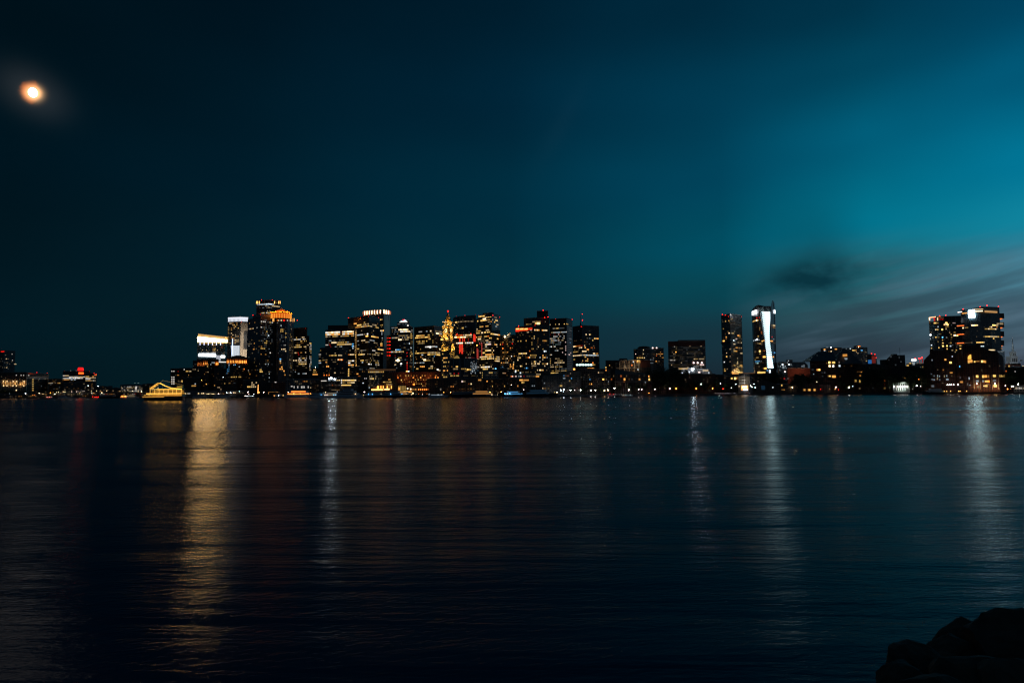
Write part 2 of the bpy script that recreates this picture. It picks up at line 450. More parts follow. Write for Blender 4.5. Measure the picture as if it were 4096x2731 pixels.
    def scatter(s, x0, x1, y0, y1, n, codes, w=(8, 18), h=12):
        r = s.rnd
        for _ in range(n):
            x = r.uniform(x0, x1); y = r.uniform(y0, y1); q = r.uniform(*w)
            s.box(x - q / 2, y - h / 2, x + q / 2, y + h / 2, E(r.choice(codes)), snap=True)
    def beacon(s, x, y, mastpx=0, size=0.9, code='r6', D=None):
        size *= .6
        p, t, nn = s.hit(x, y)
        if D: p = at(x, y, D)
        c = p - s.off
        zt = max(s.tops) - s.off.z
        z0 = zt if c.z > zt else c.z - 2
        o = MB().tube((c.x, c.y + .5, z0), (c.x, c.y + .5, c.z - size * .6), .12, .1).build('mast' if c.z - z0 > 4 else 'beacon_post', P['darkm'], s.root)
        MB().ball((c.x, c.y + .5, c.z), size).build('beacon', E(code), s.root)
    def pt(s, x, y, out=2.0):
        p, t, nn = s.hit(x, y); return Vector((p.x + nn.x * out, p.y + nn.y * out, p.z)) - s.off
    def flood(s, x, y, col, power, out=2.0, rad=0.6, fixture=True):
        p, t, nn = s.hit(x, y)
        place_light(s.root, s.pt(x, y, out), col, power * 1.6, rad, (-nn.x, -nn.y, 0.12))

def place_light(parent, loc, col, power, rad=0.5, aim=None):
    ld = bpy.data.lights.new('lamp', 'SPOT' if aim else 'POINT')
    if aim: ld.spot_size = R(150); ld.spot_blend = .4
    ld.energy = power; ld.color = col; ld.shadow_soft_size = rad
    o = bpy.data.objects.new('lamp_light', ld); COL.objects.link(o); o.parent = parent; o.location = loc
    if aim: o.rotation_euler = (-Vector(aim)).to_track_quat('Z', 'Y').to_euler()
    return o

# ------------------------------------------------------------------ water, land, moon, rocks
wm, t_, b_ = new_mat('harbour_water'); q = G(t_)
t_.nodes.remove(b_)
dif = t_.nodes.new('ShaderNodeBsdfDiffuse'); dif.inputs['Color'].default_value = (0.008, 0.030, 0.065, 1)
gls = t_.nodes.new('ShaderNodeBsdfGlossy'); gls.distribution = 'BECKMANN'
frn = t_.nodes.new('ShaderNodeFresnel'); frn.inputs['IOR'].default_value = 1.22
mxs = t_.nodes.new('ShaderNodeMixShader')
q.put(mxs.inputs[0], q.m('MULTIPLY', frn.outputs[0], 0.55)); t_.links.new(dif.outputs[0], mxs.inputs[1]); t_.links.new(gls.outputs[0], mxs.inputs[2])
t_.links.new(mxs.outputs[0], t_.nodes['Material Output'].inputs['Surface'])
tcn = t_.nodes.new('ShaderNodeTexCoord'); X_, Y_, Z_ = q.sep(tcn.outputs['Object'])
def wav(ax, ay, rot, det=3, rough=0.55, dist=0.4, seed=0.0):
    c, s_ = math.cos(rot), math.sin(rot)
    uu = q.m('ADD', q.m('MULTIPLY', X_, c * ax), q.m('MULTIPLY', Y_, s_ * ax))
    vv = q.m('ADD', q.m('MULTIPLY', X_, -s_ * ay), q.m('MULTIPLY', Y_, c * ay))
    return q.noise(q.xyz(uu, vv, seed), 1.0, det, rough, dist)
h = q.m('MULTIPLY', wav(0.8, 2.0, 0.3, 4, 0.6, 0.5), 0.027)
h = q.m('ADD', h, q.m('MULTIPLY', wav(2.6, 6.5, 0.3, 3, 0.6, 0.5, 5.5), 0.014))
h = q.m('ADD', h, q.m('MULTIPLY', wav(0.06, 0.40, -0.06, 4, 0.6, 0.3, 3.3), 0.13))
h = q.m('ADD', h, q.m('MULTIPLY', wav(0.012, 0.06, 0.05, 3, 0.5, 0.2, 7.7), 0.6))
bp = t_.nodes.new('ShaderNodeBump'); bp.inputs['Strength'].default_value = 1.0; bp.inputs['Distance'].default_value = 1.0
q.put(bp.inputs['Height'], h); q.put(gls.inputs['Normal'], bp.outputs[0]); q.put(frn.inputs['Normal'], bp.outputs[0])
patch = wav(0.008, 0.035, 0.03, 3, 0.5, 0.3, 11.0)
q.put(gls.inputs['Roughness'], q.mr(patch, 0.3, 0.7, 0.17, 0.27))
water = mesh_obj('water', [(-9000, -60, 0), (9000, -60, 0), (9000, 12000, 0), (-9000, 12000, 0)], [(0, 1, 2, 3)], wm)
tag(water, kind='structure')
v = [(x, y, GZ) for _, x, y in SH] + [(x, y, -1.0) for _, x, y in SH]
n = len(SH); v += [(9000, SH[-1][2], GZ), (30000, 30000, GZ), (-30000, 30000, GZ), (-9000, SH[0][2], GZ), (9000, SH[-1][2], -1), (-9000, SH[0][2], -1)]
f = [tuple(range(n)) + (2 * n, 2 * n + 1, 2 * n + 2, 2 * n + 3)] + [(n + i, n + i + 1, i + 1, i) for i in range(n - 1)]
f += [(2 * n - 1, 2 * n + 4, 2 * n, n - 1), (2 * n + 5, n, 0, 2 * n + 3)]
land = mesh_obj('ground', v, f, P['ground']); tag(land, kind='structure')

md, t_, b_ = new_mat('moon_surface'); q = G(t_)
tcn = t_.nodes.new('ShaderNodeTexCoord')
q.put(b_.inputs['Emission Color'], q.mix(q.mr(q.noise(tcn.outputs['Object'], 0.012, 4), .35, .65), (1, .93, .93, 1), (.8, .72, .72, 1)))
b_.inputs['Emission Strength'].default_value = 4.0; b_.inputs['Base Color'].default_value = (.1, .1, .1, 1)
mp = CAM + ray(*MOON_PX).normalized() * 15000
mo = MB().ball((0, 0, 0), 82, 24, 16).build('moon', md, smooth=True); mo.location = mp; mo.scale = (0.84, 0.84, 1.0)
tag(mo, 'bright white moon glowing through thin cloud in the night sky', 'moon')

def rock_mesh(seed, r, flat=0.7):
    rr = random.Random(seed); bm = bmesh.new(); bmesh.ops.create_icosphere(bm, subdivisions=4, radius=r)
    from mathutils import noise as nz
    pl = [(Vector((rr.uniform(-1, 1), rr.uniform(-1, 1), rr.uniform(-.6, 1))).normalized(), rr.uniform(.62, .85) * r) for _ in range(11)]
    for v_ in bm.verts:
        p = v_.co.copy()
        for n_, d_ in pl:
            e = p.dot(n_) - d_
            if e > 0: p -= n_ * e * 0.9
        p *= 1 + 0.10 * nz.noise(p * (2.2 / r) + Vector((seed, 0, 0))) + 0.035 * nz.noise(p * (9 / r)) + 0.02 * nz.noise(p * (22 / r))
        p.z *= flat; v_.co = p
    me = bpy.data.meshes.new('rock'); bm.to_mesh(me); bm.free(); me.materials.append(P['rock'])
    for p in me.polygons: p.use_smooth = False
    return me
rk = [((4085, 2665), 11.8, 190, 0.95, 'squarish brown rock at the right edge, highest of the shore rocks'),
      ((3885, 2605), 12.6, 118, 1.05, 'jagged dark rock with a ragged crest, just left of the highest rock'),
      ((3800, 2640), 12.2, 110, 0.8, 'low dark rock sloping down left of the jagged crested rock'),
      ((3690, 2665), 11.9, 110, 0.75, 'flat-topped dark rock near the left end of the shore rocks'),
      ((3600, 2725), 11.4, 85, 0.8, 'small dark rock at the waterline, left end of the shore rocks'),
      ((3900, 2760), 10.6, 170, 0.8, 'broad brown rock in front of the jagged crested rock'),
      ((4100, 2800), 10.2, 170, 0.9, 'dark rock in the bottom right corner below the highest rock'),
      ((3740, 2800), 10.4, 130, 0.8, 'dark rock at the bottom edge below the flat-topped rock')]
for i, ((px, py), Y, rp, fl, lab) in enumerate(rk):
    d = ray(px, py); p = CAM + d * (Y / d.y)
    o = bpy.data.objects.new('shore_rock', rock_mesh(i + 3, rp / FPX * Y * 1.15, fl)); COL.objects.link(o)
    o.location = p; o.rotation_euler.z = i * 1.3; tag(o, lab, 'rock', 'rocks of the near shore')
# bank of rubble that carries the rocks
bk = []; d0 = CAM + ray(3560, 2760) * (10.5 / ray(3560, 2760).y)
nx_, ny_ = 26, 18; vb = []; fb = []
from mathutils import noise as nz
for j in range(ny_):
    for i in range(nx_):
        x = 5.6 + i * 0.34; y = 2.0 + j * 0.66
        hgt = min(2.6, max(-0.6, (x - 6.4) * 0.85 - (y - 11.0) * 0.55 * (1 if y > 11 else 0) - (0.5 if y > 12.5 else 0)))
        vb.append((x, y, hgt + .22 * nz.noise(Vector((x * 1.3, y * 1.3, 0)))-0.35))
for j in range(ny_ - 1):
    for i in range(nx_ - 1): a = j * nx_ + i; fb.append((a, a + 1, a + nx_ + 1, a + nx_))
bank = mesh_obj('shore_ground', vb, fb, P['rock']); tag(bank, kind='structure')

# ================================================================== THE FAR SHORE, left to right
FL = 2.75   # storey height in the photograph's scale is small; keep storeys near 3.7 m
# ---- far left group (zone 1)
zone_(1)
T = Tower('office_tower', 'dark tower at the far left edge with a red strip on its roof', 'tower', [(-70, 405, 420), (60, 420, 400), (240, 440, 430)], M['dark'])
T.box(8, 408, 70, 422, E('r4'), 'roof_light', snap=False)
T.spots([(22, 531), (130, 536)], 'w1'); T.spots([(82, 527), (100, 530)], 'w3', 20); T.spots([(188, 463), (195, 548)], 'c3'); T.spots([(185, 575), (72, 672), (40, 672), (95, 592)], 'w1')
T.spots([(104, 672)], 'w3', 16); T.spots([(238, 622)], 'w3', 36, 10); T.scatter(0, 230, 450, 720, 14, ['w0', 'k0', 'w1'])
T.beacon(22, 370, code='r1')
T = Tower('warehouse', 'long low building at the far left with floodlit tan columns and three red roof lights', 'building', [(-330, 745, 60), (415, 745, 60), (440, 745, 75), (765, 752, 200)], M['brown'], back=60, bandmat=P['brick'])
pl = P['beige']
for x in range(-300, 415, 27): T.box(x, 848, x + 14, 1030, pl, 'pilaster', proud=1.0, thick=1.0)
for x, y in [(60, 882), (115, 882), (212, 882), (266, 882), (381, 882), (60, 950), (115, 950), (209, 950), (262, 950), (378, 950), (260, 1020)]:
    T.box(x - 5, y - 6, x + 5, y + 6, E('w5'), 'wall_lamp', proud=1.6, thick=.5)
for x, y in [(87, 915), (237, 915), (330, 930), (390, 915), (160, 925)]: T.flood(x, y, (1, .58, .2), 900, 5.0, 1.0)
for y in (853, 887, 922, 955, 990, 1023): T.box(502, y - 6, 525, y + 6, E('y3'), proud=.3)
for x, y in [(255, 785), (330, 787), (370, 787), (450, 787)]: T.box(x - 6, y - 7, x + 6, y + 7, E('c3'))
T.spots([(615, 852), (648, 957), (510, 960)], 'k1'); T.spots([(20, 820), (85, 822)], 'w1')
for x, y in [(160, 742), (575, 742), (740, 752)]: T.beacon(x, y)
T.scatter(430, 750, 800, 1080, 10, ['w0', 'a0', 'w1'])
T = Tower('brick_block', 'low brick block right of the floodlit columns building', 'building', [(765, 848, 260), (880, 845, 250), (1000, 850, 260)], M['brick'], flat=True)
T.row(915, 760, 830, ['c2', 'w2'], 12, .9, 13, (1, 2)); T.row(912, 900, 950, ['y3', 'a2'], 12, .9, 14, (1, 2)); T.scatter(770, 990, 870, 1040, 14, ['w0', 'w1', 'a1', 'k1'])
T = Tower('office_block', 'square office block with a glowing red roof sign and lit upper floors', 'building', [(985, 725, 420), (1190, 722, 400), (1415, 725, 420)], M['dark'], back=60)
for y, c in ((805, ['c3', 'w3']), (832, ['k3', 'c3', 'c4']), (858, ['y3', 'a3'])):
    T.row(y, 985, 1090 if c[0] == 'y3' else 1335, c, 16, .95, 17, (1, 3), .2)
T.row(858, 1110, 1190, ['k3'], 16, .8, 15, (1, 2)); T.row(780, 1075, 1200, ['k1', 'k2'], 14, .5, 10)
T.row(930, 1015, 1090, ['y3', 'w3'], 15, .9, 14, (1, 2)); T.row(912, 1175, 1300, ['w3', 'a3'], 20, .6, 13, (1, 1)); T.spots([(1178, 958), (1218, 958), (1268, 912), (1410, 912)], 'w3')
T.scatter(1000, 1400, 880, 1040, 22, ['w1', 'w0', 'c1', 'a1'])
ff = T.root
p = T.pt(1268, 700, -8); wpx = 1 / (ppm(1268, 400))
MB().box(p.x - 33 * wpx, p.x + 33 * wpx, p.y - 4, p.y + 4, p.z - 22 * wpx, p.z + 26 * wpx).prism([(p.x - 26 * wpx, p.y - 4), (p.x + 26 * wpx, p.y - 4), (p.x + 26 * wpx, p.y + 4), (p.x - 26 * wpx, p.y + 4)], p.z + 26 * wpx, p.z + 36 * wpx).build('roof_sign', emit((1, .01, .008), 1.4), ff)
T.box(1232, 740, 1310, 768, emit((1, .10, .01), 2.6), 'sign_glow', proud=1.0, thick=1.0)  # glowing panel imitates the red-orange glow under the sign
for x, y in [(1012, 720), (1400, 722)]: T.beacon(x, y)
for x, y in [(1105, 716), (1190, 714)]: T.beacon(x, y, code='c4')
T = Tower('office_block', 'splayed annex with orange lit floors beside the red roof sign block', 'building', [(1340, 765, 400), (1470, 765, 385), (1522, 762, 400)], M['dark'], back=40)
for y, c in ((803, ['a3', 'y3']), (835, ['w3', 'c3']), (862, ['c3', 'w2']), (882, ['a3', 'y2'])): T.row(y, 1340, 1500, c, 20, .95, 13, (1, 3), .15)
T.row(780, 1482, 1520, ['o4', 'w4'], 18, 1, 22, (1, 1)); T.scatter(1350, 1500, 900, 1030, 12, ['w1', 'w0', 'c2'])
for x, y in [(1473, 755), (1505, 765)]: T.beacon(x, y)
for (a, b, y, D, lab, mt, n) in [(1000, 1210, 905, 250, 'low dark block below the red roof sign, left half', 'dark', 16), (1200, 1500, 900, 240, 'low dark block below the orange lit annex', 'brown', 18),
      (1495, 1650, 957, 330, 'low distant block just right of the orange lit annex', 'dark', 8), (1640, 1765, 962, 360, 'lowest dark block between the annex and the white-windowed flats', 'dark', 6), (1730, 1895, 990, 300, 'dark shed left of the white-windowed flats', 'old', 6),
      (2235, 2420, 925, 330, 'dark brick flats behind the stern of the lit excursion boat', 'brick', 14)]:
    T = Tower('brick_block', lab, 'building', [(a, y, D), (b, y, D + 10)], M[mt], back=30)
    T.scatter(a + 8, b - 8, y + 15, 1080, n, ['w1', 'w0', 'c1', 'a1', 'w2'])
T = Tower('apartment_block', 'far flats with three rows of white windows left of the lit boat', 'building', [(1885, 940, 330), (2250, 940, 320)], M['conc'], back=30)
for y in (965, 985, 1012, 1030): T.row(y, 1900, 2245, ['c2', 'c3', 'w2', 'c1'], 16, .6, 12, (1, 1), .4)
for x, y in [(2113, 908), (2163, 908)]: T.beacon(x, y, code='c4')
T.box(2125, 960, 2140, 1010, E('c4'), 'stair_window')
T = Tower('quay_shed', 'long low shed on the quay at the far left, under the masts', 'shed', [(-300, 1085, 8), (740, 1085, 8)], M['old'], back=15, bands=False)
T.scatter(0, 740, 1100, 1120, 14, ['w1', 'a2', 'w2', 'w0'])
T = Tower('quay_shed', 'long low shed on the quay below the red roof sign block', 'shed', [(760, 1070, 20), (1400, 1070, 20)], M['old'], back=15, bands=False)
T.scatter(770, 1390, 1075, 1110, 24, ['w2', 'a2', 'c2', 'w1'])
T = Tower('quay_shed', 'long low shed on the quay between the annex and the lit boat', 'shed', [(1410, 1062, 20), (2300, 1058, 20)], M['old'], back=15, bands=False)
T.scatter(1420, 2290, 1066, 1100, 30, ['w2', 'a2', 'c2', 'w1', 'r2'])

# ---- downtown left (zone 2)
zone_(2)
T = Tower('brick_hall', 'brick building with a stack of white windows, right above the lit boat', 'building', [(530, 848, 60), (985, 835, 55)], M['brick'], back=60)
for y in (890, 993, 1025, 1053, 1082, 1110): T.box(545, y - 8, 564, y + 8, E('c3')); T.box(578, y - 8, 600, y + 8, E('c3'))
T.spots([(770, 846)], 'c4', 14); T.box(800, 882, 842, 900, E('y3')); T.box(858, 884, 892, 900, E('w3')); T.row(856, 915, 975, ['w2', 'w1'], 14, .9, 14)
T.spots([(655, 975), (672, 975), (845, 973)], 'a3'); T.spots([(665, 888)], 'r3', 8)
T.box(725, 1048, 872, 1078, E('y3'), 'balcony_window', proud=1.5, thick=1.5); T.box(775, 1044, 815, 1056, E('w4'), 'balcony_window', proud=1.7); T.box(665, 1062, 722, 1082, E('w0'), 'balcony_window', proud=1.2)
T.scatter(620, 960, 900, 1240, 12, ['w0', 'a0', 'w1'])
T = Tower('brick_block', 'small dark block behind, left of the left arch-topped hotel', 'building', [(920, 710, 180), (992, 710, 180)], M['dark'])
T.scatter(925, 990, 725, 820, 4, ['k0', 'w0'])
# arch-topped hotels: orange niches under the cornice, their uplight painted with glowing panels
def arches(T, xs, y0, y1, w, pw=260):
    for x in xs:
        T.box(x - w * .30, y1 - (y1 - y0) * .55, x + w * .30, y1, emit((1, .34, .05), 2.4), 'niche_foot_glow', proud=.25, thick=.2)
        T.box(x - w * .19, y0 + (y1 - y0) * .12, x + w * .19, y1 - (y1 - y0) * .5, emit((1, .20, .02), 0.6), 'niche_top_glow', proud=.22, thick=.2)
        T.box(x + w * .38, y0 - 6, x + w * .56, y1 + 4, P['brick'], 'pier', proud=.9, thick=.9)
    for i in range(0, len(xs), 2): T.flood(xs[i], y1 - 4, (1, .33, .06), pw, 2.2, .4)
T = Tower('arched_hotel', 'dark brick hotel with a ring of orange uplit niches, left of the pair', 'hotel', [(990, 690, 70), (1200, 690, 40), (1372, 700, 70)], M['brick'], back=60, units=2)
arches(T, [1005, 1018, 1031, 1044, 1057, 1070, 1085], 710, 782, 10); arches(T, [1115, 1140, 1170], 705, 776, 18); arches(T, [1326, 1354], 712, 780, 18)
T.row(760, 1225, 1305, ['c3', 'k2'], 22, 1, 26, (1, 1)); T.spots([(1177, 800)], 'y3', 14, 20); T.spots([(1185, 895), (1013, 900)], 'w3'); T.spots([(1123, 955), (1325, 975), (1345, 975)], 'a2'); T.spots([(1298, 935), (1298, 950)], 'b3')
T.scatter(1000, 1360, 820, 1200, 18, ['w0', 'a0', 'k0', 'a1'])
T = Tower('crowned_office', 'glass office block with a blazing white and gold band along its sloping top', 'building', [(1000, 280, 300), (1480, 322, 330), (1572, 336, 420)], M['tealg'], flat=False, back=60, bands=False)
zt = T.tops
# blazing crown: lit lantern box with fins above, slopes with the roof
def slopestrip(T, x0, ya0, yb0, x1, ya1, yb1, mat, name, n=1, proud=.6, thick=.6):
    """strip between (x0: ya0..yb0) and (x1: ya1..yb1) lying on the front"""
    for i in range(n):
        t0, t1 = i / n, (i + 1) / n
        xa, xb = x0 + (x1 - x0) * t0, x0 + (x1 - x0) * t1
        c = []
        for x, t in ((xa, t0), (xb, t1)):
            for y in (ya0 + (ya1 - ya0) * t, yb0 + (yb1 - yb0) * t): p, tt, nn = T.hit(x, y); c.append((p, nn))
        vs = []
        for p, nn in c:
            for o_ in (proud, proud - thick): vs.append((p.x + nn.x * o_ - T.off.x, p.y + nn.y * o_ - T.off.y, p.z - T.off.z))
        # order: a-top out,in ; a-bot out,in ; b-top out,in ; b-bot out,in
        mesh_obj(name, vs, [(0, 2, 6, 4), (1, 5, 7, 3), (0, 4, 5, 1), (2, 3, 7, 6), (0, 1, 3, 2), (4, 6, 7, 5)], mat, T.root)
slopestrip(T, 1002, 288, 380, 1568, 346, 390, emit((1, .57, .17), 38.0), 'crown_band', 6, 1.6, 1.2)
slopestrip(T, 1002, 376, 388, 1568, 388, 398, emit((1, .62, .25), 2.0), 'crown_sill', 6, 2.0, 1.2)
for i in range(36):
    x = 1015 + i * 15.3; k = (x - 1015) / 555; slopestrip(T, x, 240 + k * 62, 292 + k * 58, x + 7, 240.8 + k * 62, 292.8 + k * 58, emit((1, .55, .16), 1.3), 'crown_fin', 1, 1.8, .5)
for x in range(1030, 1560, 30): k = (x - 1015) / 555; slopestrip(T, x, 290 + k * 58, 378 + k * 11, x + 2, 290.4 + k * 58, 378 + k * 11, P['steel'], 'crown_mullion', 1, 2.2, .5)
for x in (1045, 1115, 1188, 1260, 1330, 1403):
    T.box(x - 3, 440, x + 3, 650, P['steel'], 'mullion', proud=.5); T.box(x - 5, 385, x + 5, 435, emit((.75, .75, 1), 2.2), 'sconce', proud=1.0, thick=.4)
for y in (440, 560): T.box(1045, y - 2, 1403, y + 2, P['steel'], 'transom', proud=.55)
T.box(1020, 594, 1320, 634, emit((.95, .97, 1), 5.0), 'light_band', proud=1.6, thick=1.6)
for x in range(1035, 1320, 22): T.box(x, 566, x + 12, 590, emit((.9, .95, 1), .9), 'light_slat', proud=1.2, thick=.6)
T.box(1412, 616, 1475, 656, emit((.95, .97, 1), 5.0), 'light_band', proud=1.6, thick=1.6)
T.box(1325, 615, 1405, 712, emit((.85, .9, 1), .45), 'lit_panel', proud=1.0, thick=.6); T.box(1408, 724, 1505, 738, E('c4'), 'light_band', proud=1.2)
T.box(1545, 395, 1552, 450, emit((.6, .65, 1), 2), 'sconce', proud=.8)
for y in (455, 490, 520, 547): T.row(y, 1262, 1325, ['y3', 'a2', 'w2'], 18, .9, 14, (1, 2))
T.spots([(1157, 518), (1350, 520), (1185, 545), (1090, 520)], 'w3'); T.spots([(1497, 403)], 'w4', 20, 18); T.spots([(1440, 425), (1425, 485)], 'r3', 8)
for y in (400,): T.row(y, 1060, 1400, ['y2', 'w2', 'a2'], 24, .7, 13)
T.scatter(1410, 1560, 430, 600, 14, ['w1', 'w2', 'c1']); T.scatter(1050, 1400, 450, 560, 14, ['w0', 'w1', 'k0'])
T = Tower('white_crown_tower', 'tower with a smooth white glowing crown and a blank beige flank', 'tower', [(1530, 30, 312), (1745, 30, 304), (1880, 30, 312)], M['dark'], back=40, parapet=False, units=0)
zb = T.tops[0] - T.off.z
cm = emit((.86, .9, 1), .95)
zone_(0)
pa, pb_ = T.hit(911, 1288)[0], T.hit(911, 1271)[0]
poly = [(x - T.off.x, y - T.off.y) for x, y in T.poly]
MB().prism(poly, zb + .1, zb + .1 + (pb_.z - pa.z)).build('lit_crown', cm, T.root)
MB().prism([(x * 1.01, y) for x, y in poly], zb + .2 + (pb_.z - pa.z), zb + 1.6 + (pb_.z - pa.z)).build('parapet', P['white'], T.root)
zone_(2)
for x in range(1534, 1880, 23): T.box(x, -19, x + 2, 27, P['darkm'], 'crown_mullion', proud=.9, thick=.8)
T.box(1748, 40, 1872, 690, P['beige'], 'blank_wall', proud=.3, thick=.4); T.flood(1800, 600, (1, .9, .75), 15000, 24, 2); T.flood(1800, 300, (1, .9, .75), 9000, 24, 2)
T.box(1803, 190, 1868, 505, P['darkm'], 'window_bay', proud=.6, thick=.4)
for y in (215, 240, 270, 300, 330, 358, 390, 430, 470): T.row(y, 1806, 1866, ['y2', 'c2', 'w2', 'w1', 'y3'], 20, .8, 15, (1, 3))
for y in range(48, 430, 26): T.row(y, 1560, 1740, ['y2', 'y3', 'a2', 'w2', 'w3'], 24, .40, 17, (1, 1))
for y in range(130, 420, 22): T.row(y, 1534, 1556, ['w2', 'y2'], 10, .7, 12, (1, 2))
T.row(375, 1650, 1735, ['a3', 'y3'], 30, 1, 14)
for y in range(448, 650, 17): T.box(1585 + (y - 448) * .15, y, 1738, y + 8, emit((.82, .9, 1), 1.1), 'lit_floor', proud=1.0, thick=.6)
for x in (1600, 1636, 1672, 1708): T.box(x, 446, x + 6, 655, emit((.8, .9, 1), .9), 'lit_column', proud=1.3, thick=.5)
T.row(660, 1690, 1745, ['c3'], 18, 1, 14)
T.box(1615, 330, 1622, 610, emit((.45, .6, 1), 3.0), 'lit_mast', proud=2.5, thick=.6)
T.beacon(1765, 27, code='r6'); T.beacon(1748, 60, code='o5')
T = Tower('arched_hotel', 'dark brick hotel with a ring of orange uplit niches, right of the pair', 'hotel', [(1500, 660, 70), (1700, 655, 40), (1872, 668, 70)], M['brick'], back=60, units=2)
arches(T, [1522, 1550, 1578, 1606, 1634, 1662, 1690], 672, 745, 22); arches(T, [1725, 1755, 1785, 1815, 1845], 675, 748, 22)
pd = T.pt(1630, 650, -9); MB().ball((pd.x, pd.y, pd.z - 1), 14, 16, 8, .35).build('dome_roof', P['slate'], T.root)
for x, y in [(1550, 770), (1550, 800), (1633, 800), (1728, 805)]: T.spots([(x, y)], 'k3', 12, 16)
for x, y in [(1660, 765), (1660, 797)]: T.spots([(x, y)], 'b4', 12, 16)
for x, y in [(1522, 875), (1548, 870), (1545, 900), (1522, 905), (1515, 935), (1548, 835)]: T.spots([(x, y)], 'b3', 9, 14)
T.spots([(1593, 1003), (1620, 1003), (1648, 1003), (1678, 1003), (1725, 1003), (1752, 1003)], 'y3', 14, 18); T.spots([(1813, 840)], 'o4', 16, 20)
T.spots([(1550, 1093), (1568, 1093)], 'y2', 10, 14); T.scatter(1520, 1850, 820, 1180, 24, ['w0', 'a0', 'k0', 'a1', 'y1'])
T = Tower('brick_block', 'low dark block between the two arch-topped hotels', 'building', [(1290, 850, 55), (1515, 840, 55)], M['old'], back=40)
T.spots([(1298, 1158)], 'a3', 14, 18); T.spots([(1475, 1093), (1495, 1093)], 'y3', 12, 14); T.scatter(1300, 1500, 870, 1180, 8, ['w0', 'a0'])
for x, y in [(1382, 1190), (1357, 1190), (1410, 1198)]: T.spots([(x, y)], 'w3', 12, 14)
T = Tower('brick_block', 'low dark block below the left arch-topped hotel with an amber lit floor', 'building', [(745, 1010, 35), (1060, 1000, 35)], M['old'], back=30)
T.row(1152, 900, 985, ['a3', 'y3'], 20, 1, 24, (1, 1)); T.spots([(962, 1108)], 'k3', 18, 18)
T = Tower('quay_pavilion', 'long pale pavilion on the quay under the two arch-topped hotels', 'pavilion', [(750, 1238, 8), (1340, 1238, 8)], M['conc'], back=14, bands=False, units=0)
T.row(1275, 815, 880, ['w2', 'c2'], 22, .9, 40, (1, 1)); T.row(1275, 1000, 1330, ['w0', 'w1'], 20, .7, 30, (1, 2))
T = Tower('quay_pavilion', 'low dark boathouse on the quay left of the pyramid-topped tower', 'pavilion', [(1350, 1240, 8), (1890, 1235, 8)], M['old'], back=14, bands=False, units=0)
T.scatter(1360, 1880, 1250, 1300, 10, ['w1', 'w0', 'a1'])

# ---- zone 3 : pyramid-topped tower group
zone_(3)
T = Tower('office_tower', 'tallest square tower, behind, with amber lights around its flat top', 'tower', [(225, 78, 312), (400, 76, 304), (445, 82, 308), (553, 88, 322)], M['dark'], back=50)
for x in (228, 242, 265, 470, 525, 545): T.box(x - 4, 84, x + 4, 118, emit((1, .5, .12), 2.4), 'uplight', proud=.6)
T.row(130, 230, 465, ['k3', 'k4', 'k2'], 30, .95, 17, (1, 2), .1)
T.row(155, 435, 548, ['y3', 'w3'], 12, .9, 15, (1, 2)); T.row(160, 300, 395, ['w2', 'k1'], 14, .5, 12); T.row(182, 290, 440, ['y2', 'w2', 'k1'], 14, .5, 12)
T.row(237, 295, 425, ['w3', 'c3', 'y3'], 15, .95, 15, (1, 1)); T.row(210, 300, 420, ['k1', 'w2'], 14, .4, 12); T.row(265, 350, 430, ['w2'], 14, .5, 12)
T.scatter(235, 550, 95, 270, 16, ['k0', 'w0', 'w1'])
for x, y in [(228, 82), (290, 72), (440, 72), (540, 88)]: T.beacon(x, y - 6)
T = Tower('slab_tower', 'grey slab tower with a grid of windows left of the orange pyramid roof', 'tower', [(105, 335, 190), (172, 335, 180), (280, 335, 150), (450, 335, 175), (498, 335, 190)], M['grid'], back=50, units=0, bandmat=P['conc'], coping=P['roof'])
MB().prism([(x - T.off.x, y - T.off.y) for x, y in T.poly[1:4] + [(T.poly[3][0], T.poly[3][1] + 35), (T.poly[1][0], T.poly[1][1] + 35)]], T.tops[0] - T.off.z - .5, T.tops[0] - T.off.z + at(280, 283, 150).z - at(280, 335, 150).z).build('penthouse', P['conc'], T.root)
T.box(452, 345, 496, 1180, P['conc'], 'pilaster', proud=.9, thick=.9)
for y in range(350, 1170, 21):
    T.row(y, 284, 446, ['k1', 'k0', 'k1', 'w1', 'k0'] if y < 760 else ['k0', 'w0'], 21, .42 if y < 760 else .08, 13, (1, 1), .35)
T.spots([(293, 350), (290, 450), (342, 380), (320, 378), (440, 368)], 'c3', 16, 14); T.spots([(412, 363), (365, 505)], 'y3', 16); T.spots([(388, 557)], 'k4', 16); T.spots([(412, 778)], 'c4', 12)
T.spots([(290, 722), (310, 724), (333, 726), (363, 632), (340, 652), (360, 655)], 'y3', 16); T.spots([(292, 700), (288, 798), (350, 800)], 'a2', 16)
T.row(1047, 268, 318, ['y4', 'a3'], 22, 1, 16, (1, 1)); T.row(1023, 268, 300, ['y3'], 16, 1, 14); T.row(1052, 390, 440, ['w2', 'a1'], 15, .9, 13, (1, 1)); T.spots([(380, 880)], 'a2'); T.spots([(398, 1080), (398, 1130), (350, 955), (385, 958)], 'k3', 8)
T.row(452, 118, 190, ['w3', 'y3', 'a2'], 18, .8, 14, (1, 1)); T.spots([(232, 448), (127, 478)], 'c2'); T.row(675, 112, 165, ['y2', 'w1'], 18, .8, 13); T.spots([(195, 673), (182, 752), (192, 752), (135, 1078)], 'a3'); T.spots([(122, 700), (115, 1027)], 'c2'); T.spots([(202, 378), (130, 382)], 'a2', 8)
T.scatter(110, 268, 360, 1150, 26, ['w0', 'a1', 'w1', 'y1', 'k0'])
for x, y in [(175, 273), (277, 263)]: T.beacon(x, y)
